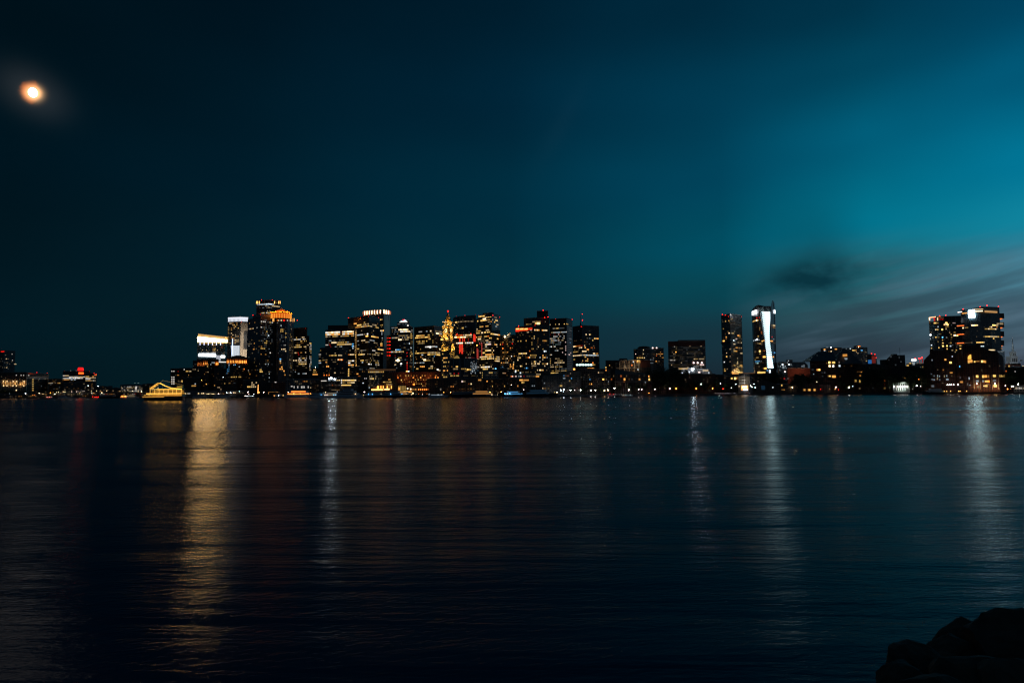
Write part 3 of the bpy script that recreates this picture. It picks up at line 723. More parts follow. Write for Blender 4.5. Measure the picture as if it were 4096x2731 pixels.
T = Tower('pyramid_tower', 'tower with an orange glowing drum and pyramid roof, highest lit crown downtown', 'tower', [(500, 352, 200), (535, 352, 170), (635, 352, 165), (668, 352, 175), (735, 352, 220)], M['grid'], back=45, units=0, parapet=False, bandmat=P['conc'])
T.box(636, 360, 664, 1170, P['conc'], 'pilaster', proud=.9, thick=.9); T.box(503, 360, 531, 1170, P['darkm'], 'dark_strip', proud=.2)  # second box: dark strip laid on the wall in place of a gap
for y in range(420, 1150, 20): T.row(y, 540, 632, ['k1', 'k0', 'w0'] if y < 640 else ['w0', 'k0'], 20, .5 if y < 640 else .12, 12, (1, 1), .35)
T.spots([(560, 422)], 'k3', 14); T.spots([(560, 468), (582, 472), (557, 490), (583, 492), (625, 520), (623, 565), (625, 588)], 'y3', 16); T.spots([(570, 742), (595, 750), (612, 752), (622, 772)], 'w4', 12); T.spots([(620, 682), (602, 678)], 'c2')
T.spots([(550, 882)], 'b4', 18, 18); T.spots([(550, 908)], 'w4', 16, 16); T.spots([(572, 998), (570, 975), (548, 1000), (575, 1022), (600, 1027)], 'a4', 16, 18); T.spots([(613, 1097), (552, 930)], 'a3', 16); T.scatter(672, 730, 380, 1120, 26, ['w1', 'c1', 'w2', 'y2', 'k1'])
for x, c in [(497, 'w4'), (516, 'o4'), (534, 'w4'), (568, 'w4'), (604, 'r5'), (640, 'c3'), (687, 'w4')]: T.box(x - 8, 338, x + 8, 352, E(c), 'rim_light', proud=1.2)
for x in (680, 712, 730, 468, 455): T.box(x - 3, 318, x + 3, 362, emit((1, .45, .1), 1.8), 'uplight', proud=1.6)
# drum and roof
c0 = at(562, 320, 215); w0 = at(430, 320, 215); Rr = abs(c0.x - w0.x) * 1.0
dz0 = at(562, 325, 215).z; dz1 = at(562, 252, 215).z; dz2 = at(568, 182, 215).z
ox, oy, oz = T.off
nS = 24
b = MB(); b.tube((c0.x - ox, c0.y - oy, T.tops[0] - oz - .3), (c0.x - ox, c0.y - oy, dz0 - oz), Rr * 1.02, Rr * 1.02, nS); b.build('crown_base', P['brick'], T.root)
b = MB(); b.tube((c0.x - ox, c0.y - oy, dz0 - oz), (c0.x - ox, c0.y - oy, dz1 - oz), Rr * .95, Rr * .95, nS); b.build('drum', emit((1, .17, .008), .6), T.root)
for i in range(nS):
    a_ = 2 * math.pi * (i + .5) / nS; x_, y_ = c0.x + Rr * math.cos(a_) - ox, c0.y + Rr * math.sin(a_) - oy
    if math.sin(a_) < .35: MB().tube((x_, y_, dz0 - oz), (x_, y_, dz1 - oz - 1.5), .75, .6, 6).build('drum_column', emit((1, .36, .04), 1.0), T.root)
b = MB(); b.tube((c0.x - ox, c0.y - oy, dz1 - oz), (c0.x - ox, c0.y - oy, dz1 - oz + 1.6), Rr * 1.06, Rr * 1.06, nS); b.build('cornice', P['gold'], T.root)
rb = MB(); k0 = len(rb.v); nR = 16
for lev, (rr_, zf) in enumerate([(1.04, 0), (.84, .16), (.60, .40), (.36, .64), (.03, 1.0)]):
    for i in range(nR):
        a_ = 2 * math.pi * i / nR; rb.v.append((c0.x - ox + Rr * rr_ * math.cos(a_), c0.y - oy + Rr * rr_ * math.sin(a_), dz1 - oz + 1.7 + (dz2 - dz1 - 1.7) * zf))
for lev in range(4):
    for i in range(nR): j = (i + 1) % nR; rb.f.append((lev * nR + i, lev * nR + j, lev * nR + nR + j, lev * nR + nR + i))
rb.build('pyramid_roof', P['gold'], T.root)
for i in range(nR):
    a_ = 2 * math.pi * (i + .5) / nR
    if math.sin(a_) < .3: place_light(T.root, (c0.x - ox + Rr * 1.25 * math.cos(a_), c0.y - oy + Rr * 1.25 * math.sin(a_), dz1 - oz + 3.2), (1, .22, .012), 10000, .3, (-math.cos(a_), -math.sin(a_), .45))
T = Tower('office_tower', 'dark stepped tower with white windows right of the orange pyramid roof', 'tower', [(735, 455, 250), (916, 455, 235), (918, 458, 250)], M['dark'], back=45)
T2 = Tower('x', '', '', [(912, 558, 240), (945, 560, 245)], M['dark'], back=40, root=T.root, wallname='shoulder_wall', units=0)
T3 = Tower('x', '', '', [(945, 640, 245), (978, 645, 255)], M['dark'], back=40, root=T.root, wallname='shoulder_wall', units=0)
rows = [(585, 765, 905, .5, ['y3', 'w3']), (608, 740, 900, .6, ['w3', 'c3', 'w2']), (634, 745, 910, .4, ['y3', 'w2']), (660, 750, 900, .3, ['a1', 'w1']), (686, 745, 830, .8, ['y3', 'w2']), (708, 740, 905, .8, ['y3', 'w3']), (785, 745, 905, .4, ['w3', 'a2']),
        (838, 745, 900, .3, ['w2']), (862, 800, 912, .8, ['w3', 'y3', 'c3']), (885, 725, 912, .6, ['w3', 'w4', 'c3']), (913, 800, 912, .8, ['w2', 'w3']), (941, 800, 912, .95, ['w4', 'y3']), (1062, 750, 912, .4, ['k2', 'c3', 'w2']), (960, 745, 910, .3, ['w1'])]
for y, a_, b2, fl_, c in rows: T.row(y, a_, b2, c, 13, fl_, 14, (1, 2))
T.spots([(793, 785), (800, 803)], 'r3', 8); T.spots([(732, 885), (765, 885)], 'w4', 16); T.spots([(685, 941)], 'w4', 26)
T3.row(658, 946, 975, ['y4', 'w3'], 14, 1, 18, (1, 2))
for y in range(690, 1040, 28): T3.row(y, 946, 976, ['w2', 'c3', 'c2', 'y2'], 15, .8, 16, (1, 1))
T2.row(688, 914, 944, ['w2'], 14, .6, 13)
T.scatter(740, 910, 560, 1100, 20, ['w0', 'w1', 'a1'])
T.beacon(780, 343); T.beacon(835, 446); T.beacon(893, 456)
T = Tower('office_block', 'low block with a gold lit floor just right of the stepped dark tower', 'building', [(968, 1000, 180), (1080, 985, 180)], M['brown'], back=30)
T.row(1018, 980, 1040, ['c3', 'y3'], 20, .95, 14); T.row(1058, 995, 1060, ['y2', 'a2'], 20, .8, 12); T.box(990, 1076, 1060, 1088, E('a4')); T.beacon(1028, 985, code='c6')
T = Tower('brick_block', 'low brick block at the foot of the pyramid-topped tower', 'building', [(420, 1185, 70), (625, 1190, 70)], M['brick'], back=30)
T.spots([(485, 1162)], 'c3', 22, 12)
T = Tower('brick_block', 'low grey block at the foot of the stepped dark tower, with arched white windows', 'building', [(625, 1150, 60), (735, 1140, 60), (1110, 1150, 55)], M['conc'], back=30)
for x in (738, 788, 838, 858, 876, 930, 963): T.box(x - 5, 1240, x + 5, 1268, E('c3'), 'arched_window', proud=.2)
T.box(694, 1237, 716, 1250, E('c3')); T.spots([(885, 1163), (865, 1163)], 'o2', 18, 8); T.spots([(912, 1187), (883, 1190)], 'a3'); T.spots([(780, 1175), (755, 1175)], 'w2', 14, 8)
T.scatter(640, 1100, 1160, 1230, 10, ['w0', 'a0', 'w1'])
T = Tower('brick_block', 'low dark block with a row of amber windows under the grey slab tower', 'building', [(40, 1160, 50), (290, 1165, 50)], M['old'], back=30)
T.row(1250, 100, 230, ['y4', 'w3'], 25, 1, 18, (1, 1)); T.spots([(163, 1225), (187, 1225), (165, 1200), (222, 1197)], 'w3', 16, 14)
ref(None)
# round pavilion with lights along its rim
rp = empty('domed_pavilion', at(455, 1400, 10)); rp.location.z = GZ
tag(rp, 'round dark pavilion with small lights along its rim, beside the orange lit yacht', 'pavilion')
rr_ = 60 / ppm(455, 10); hh = 95 / ppm(455, 10)
MB().tube((0, 0, 0), (0, 0, hh * .6), rr_ * .8, rr_, 20).build('wall', P['darkm'], rp); MB().tube((0, 0, hh * .6), (0, 0, hh), rr_ * 1.02, rr_ * .45, 20).build('roof', P['slate'], rp)
for i in range(14):
    a_ = math.pi + math.pi * i / 13
    MB().ball((rr_ * math.cos(a_), rr_ * math.sin(a_), hh * .62), .22).build('rim_lamp', E('a4'), rp)

# ---- zone 4
zone_(4)
T = Tower('office_tower', 'stone office tower with two blazing lit top floors and a golden right side', 'tower', [(220, 432, 210), (636, 428, 190), (672, 445, 235)], M['brown'], back=50, units=0)
MB().prism([(x - T.off.x, y - T.off.y) for x, y in [(at(256, 360, 225).x, at(256, 360, 225).y), (at(540, 360, 225).x, at(540, 360, 225).y), (at(540, 360, 225).x + 8, at(540, 360, 225).y + 25), (at(256, 360, 225).x, at(256, 360, 225).y + 25)]], T.tops[0] - T.off.z, at(256, 360, 225).z - T.off.z).build('penthouse', P['darkm'], T.root)
T.row(463, 220, 632, ['w5', 'c4', 'w4', 'w5'], 14, .96, 24, (1, 2), .12); T.row(491, 220, 640, ['w4', 'w4', 'a4', 'c4'], 14, .92, 20, (1, 2), .12); T.row(518, 222, 630, ['w3', 'y3', 'w2', 'a3'], 14, .8, 13, (1, 2), .25)
T.row(446, 225, 630, ['w3', 'w2', 'r2'], 10, .6, 10, (1, 1)); 
T.row(572, 270, 500, ['w1', 'k1'], 12, .5, 10); T.row(594, 270, 580, ['y3', 'w2', 'k2'], 13, .7, 13, (1, 2)); T.row(618, 306, 455, ['w5', 'w4'], 18, .9, 20, (1, 3), .1); T.row(645, 385, 600, ['y3', 'w3'], 14, .95, 18, (1, 3), .15); T.row(648, 222, 300, ['c3', 'k2', 'w3'], 14, .8, 12)
T.row(674, 270, 460, ['k2', 'w2', 'k3'], 12, .6, 11); T.spots([(612, 638), (612, 672), (605, 655)], 'b4', 14, 18); T.spots([(612, 676), (620, 650)], 'k4', 12); T.spots([(283, 648), (295, 674)], 'r3', 8)
T.row(722, 515, 585, ['y3', 'w2'], 15, .9, 12); T.row(775, 535, 630, ['a4', 'w4', 'o3'], 16, .9, 14); T.row(878, 545, 632, ['w4', 'c4', 'w3'], 18, .9, 16); T.row(905, 545, 580, ['k4', 'c4'], 18, 1, 24); T.row(931, 545, 630, ['w4', 'a4', 'w4'], 18, 1, 16); T.row(960, 590, 625, ['k4', 'w3'], 14, 1, 16)
T.row(982, 545, 605, ['w4', 'y4'], 18, 1, 18); T.spots([(553, 1005), (553, 1030), (552, 1056), (552, 1080)], 'y4', 20, 16); T.spots([(590, 1030)], 'a1')
for y in range(470, 960, 27): T.box(640, y - 3, 668, y + 9, emit((1, .5, .1), .30), 'side_window')
T.spots([(652, 833), (655, 470), (648, 785)], 'y4', 22, 16); T.flood(660, 930, (1, .62, .2), 6000, 6, 1); T.flood(655, 700, (1, .62, .2), 4000, 8, 1); T.flood(655, 520, (1, .62, .2), 4000, 8, 1)
T.scatter(225, 630, 540, 930, 24, ['w0', 'w1', 'k1', 'a1'])
T = Tower('office_tower', 'dark stepped block left in front of the stone tower with blazing top floors', 'tower', [(160, 685, 150), (420, 685, 135), (545, 690, 150)], M['dark'], back=40, units=0)
T3 = Tower('x', '', '', [(122, 755, 175), (163, 750, 170)], M['brown'], back=30, root=T.root, wallname='wing_wall', units=0)
T4 = Tower('x', '', '', [(143, 688, 178), (206, 686, 178)], M['brown'], back=30, root=T.root, wallname='wing_wall', units=0)
T4.spots([(152, 695), (172, 715), (195, 700)], 'y2'); T3.row(770, 125, 160, ['w2', 'c2'], 13, .9); T3.row(800, 128, 160, ['w1'], 13, .9); T3.row(870, 125, 160, ['w3', 'y3'], 13, .9); T3.row(912, 122, 160, ['k3', 'k2'], 13, .9); T3.spots([(189, 848), (189, 832)], 'k4', 14, 20)
T.row(790, 272, 400, ['y2', 'a2', 'y3'], 16, .85, 18, (1, 2)); T.row(788, 325, 372, ['y3', 'w4'], 24, 1, 24); T.row(788, 402, 460, ['w3', 'w2'], 16, .95, 20, (1, 1)); T.row(845, 395, 470, ['a4', 'w4', 'o4'], 15, .95, 20, (1, 1), .15); T.row(870, 180, 385, ['a3', 'a2', 'w1', 'y2'], 18, .8, 14)
T.row(898, 220, 250, ['a3'], 14, 1, 16); T.row(900, 325, 372, ['y3', 'y4'], 24, 1, 18); T.spots([(255, 950), (240, 955), (262, 945)], 'a4', 16, 22); T.row(1035, 345, 370, ['w3'], 12, 1, 16); T.row(1078, 195, 285, ['a3', 'w4', 'o4'], 18, .9, 18, (1, 1)); T.spots([(360, 760)], 'w2', 18)
T.scatter(170, 540, 710, 1060, 26, ['w0', 'w1', 'a1', 'k0'])
T = Tower('office_tower', 'broad dark tower with a gold lit top floor, in front of the white-finned crown', 'tower', [(541, 262, 300), (622, 261, 290), (840, 245, 255), (1000, 258, 300)], M['dark'], back=55)
T.row(353, 625, 745, ['y5', 'a4', 'w5', 'y4'], 22, .97, 26, (1, 2), .15); T.row(353, 755, 975, ['w2', 'y2', 'w3', 'a1'], 17, .85, 20, (1, 1), .35); T.row(384, 632, 980, ['y4', 'a3', 'y3', 'w3'], 16, .9, 14, (1, 3), .15); T.row(408, 640, 660, ['a3'], 18, 1)
T.row(500, 670, 790, ['c3', 'w2', 'k3'], 15, .95, 14, (1, 3), .15); T.row(518, 795, 835, ['a5'], 20, 1, 20); T.row(524, 840, 980, ['y4', 'a3', 'y3'], 16, .98, 18, (1, 3), .15); T.spots([(820, 495)], 'c5', 14, 18); T.spots([(777, 318)], 'y3', 18)
T.row(590, 670, 930, ['w3', 'w2', 'w4', 'c2', 'k2'], 15, .85, 14); T.row(592, 888, 930, ['w4'], 18, 1, 20); T.row(615, 895, 960, ['w2', 'w3'], 14, .8); T.row(690, 668, 705, ['y3', 'y2'], 16, .9, 14); T.row(715, 888, 935, ['w3', 'c3'], 16, .9); T.row(715, 965, 1052, ['y4', 'w4', 'w3'], 14, .95, 20, (1, 2), .2)
T.row(715, 710, 800, ['w1', 'c1', 'w2'], 14, .6); T.row(768, 688, 812, ['y4', 'w3', 'y3'], 16, .98, 17, (1, 3), .15); T.row(768, 820, 1050, ['w2', 'y2', 'w3'], 16, .7, 13, (1, 1)); T.row(795, 905, 990, ['w1', 'w2'], 14, .6); T.row(822, 860, 960, ['w2', 'c2'], 14, .5); T.row(850, 770, 970, ['c2', 'w2', 'w1'], 15, .5)
T.row(873, 718, 790, ['y3', 'y4'], 16, .95, 15, (1, 3), .15); T.row(875, 800, 980, ['w2', 'y2', 'w1'], 14, .5, 13, (1, 1)); T.row(900, 930, 985, ['w3', 'y2'], 14, .9); T.row(925, 820, 880, ['c4', 'k4', 'c3'], 16, 1, 16); T.row(926, 935, 990, ['w3', 'c3'], 15, .9, 15, (1, 1)); T.row(952, 670, 710, ['y4', 'w3'], 18, 1, 16); T.row(982, 850, 940, ['c2', 'w2'], 15, .9, 12, (1, 1))
T.spots([(736, 433), (905, 455), (738, 738), (705, 742), (862, 820)], 'w2'); T.spots([(748, 905)], 'k3', 18, 14); T.row(1020, 700, 740, ['w2'], 14, .8)
T.scatter(680, 990, 430, 970, 34, ['w0', 'w1', 'k1', 'k0', 'y1', 'a1'])
for x, y in [(545, 254), (720, 248), (767, 226), (835, 235), (977, 250)]: T.beacon(x, y, size=.9)
T = Tower('finned_tower', 'tower crowned by an arc of glowing white-orange fins, pale teal glass side', 'tower', [(760, 205, 400), (850, 200, 375), (950, 196, 360), (1046, 194, 350), (1145, 196, 385)], M['dark'], back=50, parapet=False, flat=True, units=0)
T.box(1049, 205, 1142, 520, M['tealg'], 'glass_face', proud=.4, thick=.4); T.box(1049, 500, 1095, 700, M['tealg'], 'glass_face', proud=.38, thick=.4)
for y in range(210, 660, 14): T.box(1050, y, 1142 if y < 505 else 1092, y + 5, emit((.28, .55, .62), .10), 'glow_strip', proud=.55, thick=.1)  # faintly glowing strips make the glass face paler
for x in (1080, 1113): T.box(x - 3, 205, x + 3, 285, P['darkm'], 'dark_strip', proud=.7)  # dark strips laid on the glass face
for x, y in [(788, 186), (820, 183), (853, 180), (889, 177), (926, 173), (965, 172), (1008, 168), (1050, 166), (1081, 172), (1113, 176)]:
    T.box(x - 5, y - 25, x + 5, y + 25, emit((1, .55, .30), 5.0), 'crown_fin', proud=1.5, thick=1.2); T.box(x - 10, y - 31, x + 10, y - 25, P['finw'], 'fin_cap', proud=1.9, thick=1.6); T.box(x + 8, y - 24, x + 12, y + 26, P['finw'], 'fin_blade', proud=1.6, thick=1.2)
for x in (764, 1142): T.box(x - 3, 165, x + 3, 205, emit((1, .3, .1), .8), 'crown_fin', proud=1.2)
T.row(215, 925, 945, ['w2'], 12, 1); T.row(280, 1000, 1042, ['y4', 'y3'], 18, 1, 16, (1, 1)); T.row(370, 1000, 1042, ['y3', 'y2'], 14, 1, 14, (1, 1)); T.row(445, 985, 1075, ['a5', 'w4', 'w5'], 18, .95, 18, (1, 1)); T.row(490, 1018, 1030, ['y3'], 12, 1, 30); T.spots([(1025, 490), (1025, 470), (1030, 555)], 'k3', 10)
T.row(615, 1005, 1038, ['y4'], 15, 1, 20, (1, 1)); T.row(652, 1005, 1042, ['a4', 'y3'], 15, 1, 16, (1, 1)); T.spots([(1086, 410), (1130, 380), (1125, 435), (1062, 370)], 'w2', 9); T.spots([(1125, 270)], 'k3', 14); T.beacon(1133, 160, size=.9)
T.scatter(1003, 1042, 300, 680, 8, ['w0', 'w1'])
T = Tower('stone_building', 'beige stone building with softly lit cornice below the teal glass side', 'building', [(820, 988, 130), (1225, 984, 130)], M['pale'], back=40, coping=P['beige'], bandmat=P['beige'])
T.box(820, 988, 1224, 998, emit((.8, .35, .12), .12), 'cornice', proud=1.0)  # this cornice glows itself, for the warm light along the roofline
T.row(1018, 830, 1060, ['y3', 'w3', 'y2'], 15, .85, 18, (1, 1)); T.row(1080, 830, 950, ['w2', 'y2'], 15, .6, 18, (1, 1)); T.row(1111, 832, 945, ['y4', 'y3', 'w3'], 20, .75, 20, (1, 1), .25); T.spots([(1045, 1010), (1048, 1076)], 'y3', 16, 20); T.spots([(1025, 1040)], 'r2', 8)
for y in (1142, 1174, 1206, 1236): T.row(y, 830, 960, ['w0', 'w1', 'w0'], 14, .55, 14, (1, 1))
T.spots([(845, 1245)], 'k3', 14, 12); T.scatter(830, 1100, 1040, 1200, 10, ['w0', 'w1'])
T = Tower('brick_block', 'dark low block left of the beige stone building', 'building', [(560, 960, 110), (690, 968, 105), (822, 950, 110)], M['old'], back=30)
T.row(1042, 665, 695, ['a4'], 20, 1, 14); T.row(1090, 660, 720, ['o2', 'a2'], 12, .8, 14, (1, 1)); T.spots([(775, 1105), (803, 1105), (780, 1125)], 'c3', 10); T.spots([(750, 1015)], 'a2', 8, 18); T.spots([(756, 1180)], 'k4', 14); T.row(970, 700, 815, ['k0', 'c0'], 20, .7, 18)
T.scatter(570, 815, 980, 1230, 14, ['w0', 'a0', 'a1'])
T = Tower('terraced_building', 'low block with three bright stepped lit floors right of the floodlight', 'building', [(130, 1108, 45), (440, 1105, 40), (680, 1110, 45)], M['old'], back=30)
T.row(1150, 444, 660, ['y4', 'w4', 'w3'], 17, .97, 16, (1, 3), .12); T.row(1182, 444, 640, ['y3', 'w4', 'y2'], 17, .9, 14, (1, 2), .2); T.box(446, 1205, 586, 1219, E('y4')); T.box(448, 1128, 456, 1160, E('c3')); T.spots([(449, 1118)], 'c4', 16, 20); T.spots([(449, 1182)], 'c4', 12, 14)
T.box(158, 1145, 236, 1157, E('c3')); T.row(1150, 358, 430, ['w3', 'w4'], 18, .9, 13); T.spots([(320, 1210)], 'o2', 12, 18); T.row(1268, 290, 430, ['w1', 'a1', 'w2'], 16, .6, 12); T.spots([(450, 1232)], 'k2', 16, 30); T.spots([(10, 1245)], 'w3')
T.scatter(140, 660, 1120, 1290, 20, ['w0', 'a0', 'w1'])
T = Tower('market_hall', 'gabled market hall with orange lanterns over a glowing ground floor', 'building', [(870, 1240, 30), (960, 1228, 28), (1080, 1025, 28), (1110, 1020, 28), (1230, 1130, 30), (1240, 1180, 30)], M['old'], back=25, flat=False, bands=False, units=0)
T.row(1125, 1118, 1155, ['k3', 'a3'], 16, 1, 18, (1, 1)); T.row(1188, 1040, 1175, ['y3', 'y2'], 18, .95, 14, (1, 2)); T.row(1210, 1090, 1175, ['y3', 'w2'], 14, .9, 14, (1, 1))
for x in (965, 978, 1012, 1045, 1102, 1160): T.box(x - 5, 1222, x + 5, 1262, emit((1, .38, .06), 3.2), 'lantern', proud=.8)
T.box(878, 1270, 1042, 1285, emit((1, .42, .1), 4.5), 'lit_shopfront', proud=.6); T.box(1060, 1266, 1135, 1279, emit((1, .5, .18), 4.0), 'lit_shopfront', proud=.6); T.flood(960, 1255, (1, .4, .08), 900, 2.5); T.flood(1110, 1250, (1, .4, .08), 900, 2.5)

# ---- zone 5
zone_(5)
T = Tower('office_tower', 'blue-black tower with a bright white stepped cap and a pale edge', 'tower', [(78, 382, 260), (355, 380, 250), (398, 388, 275)], M['glass'], back=45, units=0)
T2 = Tower('x', '', '', [(24, 508, 245), (80, 508, 240)], M['dark'], back=40, root=T.root, wallname='wing_wall', units=0)
T3 = Tower('x', '', '', [(172, 326, 265), (352, 322, 262)], M['glass'], back=30, base=T.tops[0] - .5, root=T.root, wallname='cap_wall', units=0)
T4 = Tower('x', '', '', [(206, 292, 268), (345, 296, 268)], M['glass'], back=20, base=T3.tops[0] - .5, root=T.root, wallname='cap_wall', units=0)
T4.box(210, 308, 320, 330, E('c4'), 'cap_light', proud=1.4, thick=1); T4.box(225, 296, 310, 306, E('k4'), 'cap_light', proud=1.6, thick=1); T4.box(270, 288, 300, 300, E('k5'), 'cap_light', proud=1.8, thick=1)
T3.box(250, 370, 345, 383, E('k4'), 'cap_light', proud=1.2, thick=1); T3.box(318, 360, 338, 378, E('c5'), 'cap_light', proud=1.6, thick=1); T3.row(345, 180, 345, ['k0', 'k1'], 12, .6, 12)
for y in (543, 592, 640, 692, 743, 790): T2.box(27, y - 5, 40, y + 7, E('r4'), 'red_window'); T2.box(54, y - 5, 78, y + 5, E('r5'), 'red_window')
T.row(404, 95, 190, ['k2', 'w2', 'c1'], 15, .9, 14, (1, 1)); T.row(424, 190, 358, ['w5', 'c4', 'w4'], 24, .97, 26, (1, 1), .12); T.row(452, 218, 358, ['w4', 'c4'], 24, .98, 20, (1, 1), .12); T.row(430, 100, 190, ['k1', 'w1', 'k2'], 15, .8, 14, (1, 1))
T.row(452, 100, 215, ['k1', 'w1'], 16, .6, 12, (1, 1)); T.row(498, 110, 340, ['w2', 'y2', 'k1'], 16, .7, 14, (1, 1)); T.row(524, 315, 355, ['w3', 'y3'], 18, .9, 16, (1, 1)); T.row(551, 90, 340, ['w2', 'c2', 'w3', 'k1'], 17, .8, 16, (1, 1)); T.row(575, 190, 245, ['w5', 'w4'], 26, 1, 20, (1, 1)); T.row(577, 250, 330, ['w2'], 17, .4)
T.row(440, 358, 396, ['y3', 'c3'], 20, 1, 12); T.row(497, 358, 396, ['y3', 'w2'], 20, 1, 12); T.row(518, 358, 396, ['y3', 'y2'], 20, 1, 12); T.row(543, 358, 396, ['y3', 'w3'], 20, 1, 12); T.row(674, 355, 396, ['c4', 'k3'], 30, 1, 14); T.row(745, 358, 396, ['y2', 'w3'], 20, 1, 12); T.row(786, 358, 396, ['y3', 'y4'], 20, 1, 14)
T.row(703, 148, 232, ['b4', 'k4', 'b3'], 18, .95, 16, (1, 1)); T.spots([(347, 628)], 'k4', 10, 20); T.row(680, 265, 330, ['w1', 'y1'], 16, .7); T.row(750, 85, 275, ['w4', 'c3', 'y3', 'w3'], 19, .95, 20, (1, 1), .4); T.row(803, 140, 175, ['a2', 'r2'], 14, .8, 14); T.row(828, 190, 245, ['y3', 'w2'], 20, .9, 14, (1, 1))
T.box(155, 850, 215, 868, E('w5'), 'floodlight', proud=1); T.box(176, 844, 198, 874, E('w6'), 'floodlight', proud=1.3); T.row(865, 218, 300, ['k1'], 16, .7); T.box(135, 914, 158, 928, E('w3')); T.spots([(230, 918)], 'c5', 22, 22); T.row(968, 160, 215, ['k1', 'c2'], 18, .8)
for y in (750, 798, 885, 900, 920, 945, 972, 997): T.box(311, y - 5, 321, y + 5, E('r4' if y != 900 else 'w3'), 'red_lamp', proud=.5)
T.box(300, 1010, 325, 1026, E('y5')); T.box(328, 1010, 346, 1024, E('k5')); T.box(399, 395, 410, 930, emit((.2, .42, .48), .16), 'lit_edge', proud=.6)
T.scatter(90, 350, 600, 960, 22, ['k0', 'w0', 'k1']); T.row(870, 360, 395, ['w1', 'y1'], 14, .8); T.row(905, 360, 395, ['w1'], 14, .8)
T4.beacon(258, 282); T4.beacon(278, 280)
T = Tower('office_tower', 'broad brown tower with rows of yellow windows just left of the clock tower', 'tower', [(412, 392, 310), (700, 378, 280), (818, 388, 310)], M['brown'], back=50)
T.row(455, 480, 540, ['k2', 'c2'], 18, .7); T.row(455, 585, 610, ['k2'], 14, 1); T.spots([(652, 449)], 'w4', 18, 18); T.row(455, 720, 810, ['w1', 'w2'], 14, .8); T.box(728, 467, 762, 483, E('w5')); T.row(482, 765, 810, ['c3', 'w3'], 14, .9)
T.row(496, 610, 640, ['y3'], 14, 1, 14); T.row(520, 445, 640, ['y4', 'a3', 'y3'], 15, .93, 20, (1, 3), .12); T.row(543, 430, 655, ['y4', 'y3', 'a3'], 16, .93, 16, (1, 2), .2); T.row(588, 448, 625, ['y3', 'y2'], 20, .8, 18, (1, 1)); T.row(609, 448, 590, ['y3', 'y2', 'w2'], 20, .7, 16, (1, 1)); T.row(502, 770, 812, ['a3'], 20, 1, 14); T.spots([(683, 493), (683, 600), (683, 578)], 'y2', 12, 16)
T.row(672, 572, 665, ['c4', 'k3', 'c3'], 16, 1, 17, (1, 2), .15); T.row(672, 668, 755, ['k3', 'c3'], 16, .95, 15, (1, 2), .2); T.box(635, 660, 657, 680, E('c5')); T.spots([(508, 695)], 'y2', 8, 20); T.spots([(782, 700)], 'w4', 18, 20)
T.row(747, 440, 500, ['y4', 'y3'], 16, 1, 15, (1, 2)); T.row(765, 430, 600, ['y3', 'a2'], 15, .95, 14, (1, 2), .2); T.row(745, 570, 790, ['w3', 'y3'], 20, .95, 18, (1, 1), .4); T.row(765, 610, 790, ['w3', 'y3'], 20, .8, 16, (1, 1), .4); T.row(785, 608, 795, ['y4', 'w4', 'y4'], 18, .98, 20, (1, 3), .12)
T.row(788, 520, 550, ['k3', 'w2'], 14, 1); T.spots([(512, 808)], 'a3', 12, 18); T.spots([(703, 803)], 'b3', 10, 14); T.box(550, 842, 583, 862, E('w5')); T.row(853, 528, 550, ['w3'], 14, 1, 14); T.spots([(450, 853)], 'a2'); T.row(877, 550, 660, ['y2', 'y3'], 20, .9, 16, (1, 1)); T.row(902, 415, 575, ['k2', 'w2', 'k3'], 14, .95, 12, (1, 1)); T.spots([(685, 825), (685, 855), (702, 897)], 'w2', 10, 18)
T.row(937, 650, 690, ['c3', 'w3'], 20, 1, 16); T.box(500, 940, 512, 954, E('a4')); T.row(964, 520, 570, ['a4', 'y4'], 16, 1, 20); T.row(964, 600, 690, ['w2', 'y3'], 22, .8, 16, (1, 1)); T.row(990, 445, 480, ['a4', 'y3'], 16, 1, 20); T.spots([(420, 945)], 'w3', 10); T.box(738, 980, 764, 1000, E('c4')); T.row(995, 765, 792, ['w3'], 14, 1, 20)
T.scatter(425, 810, 420, 1000, 30, ['w0', 'a0', 'y1', 'w1'])

# clock tower: shaft, colonnade, setback, clock stage, lantern, spire
ref(pxy(885, 0)[0])
root = empty('clock_tower', at(885, 1100, 190)); root.location.z = GZ
tag(root, 'floodlit golden clock tower with a steep pyramid spire and red tip', 'tower')
def stage(x0, xc, x1, y, base_y, D, mat, nm, inset=0, flat=True):
    zb = at(xc, base_y, D).z if base_y else GZ
    return Tower('x', '', '', [(x0, y, D + 16), (xc, y, D), (x1, y, D + 12)], mat, back=16 if inset == 0 else 10, base=zb, root=root, wallname=nm, units=0, bands=False, parapet=False)
s1 = stage(798, 922, 1000, 730, None, 190, M['pale'], 'shaft')
s2 = stage(812, 922, 978, 605, 731, 192, P['beige'], 'colonnade_wall')
for x in range(816, 978, 13):
    s2.box(x - 2.4, 625, x + 2.4, 728, P['stone'], 'column', proud=1.8, thick=1.4)
s2.box(800, 598, 921, 612, P['stone'], 'cornice', proud=2.6, thick=2.4); s2.box(923, 598, 996, 612, P['stone'], 'cornice', proud=2.6, thick=2.4)
s1.box(800, 728, 921, 738, P['stone'], 'ledge', proud=2.4, thick=2.2); s1.box(923, 728, 998, 738, P['stone'], 'ledge', proud=2.4, thick=2.2)
s3 = stage(818, 908, 966, 545, 600, 195, P['beige'], 'setback_wall')
s4 = stage(822, 908, 966, 380, 546, 196, P['beige'], 'clock_stage_wall')
for x in (823, 836, 848, 892, 905): s4.box(x - 2, 395, x + 2, 540, P['stone'], 'pilaster', proud=.8)
for x in (914, 924, 954, 963): s4.box(x - 2, 395, x + 2, 540, P['stone'], 'pilaster', proud=.8)
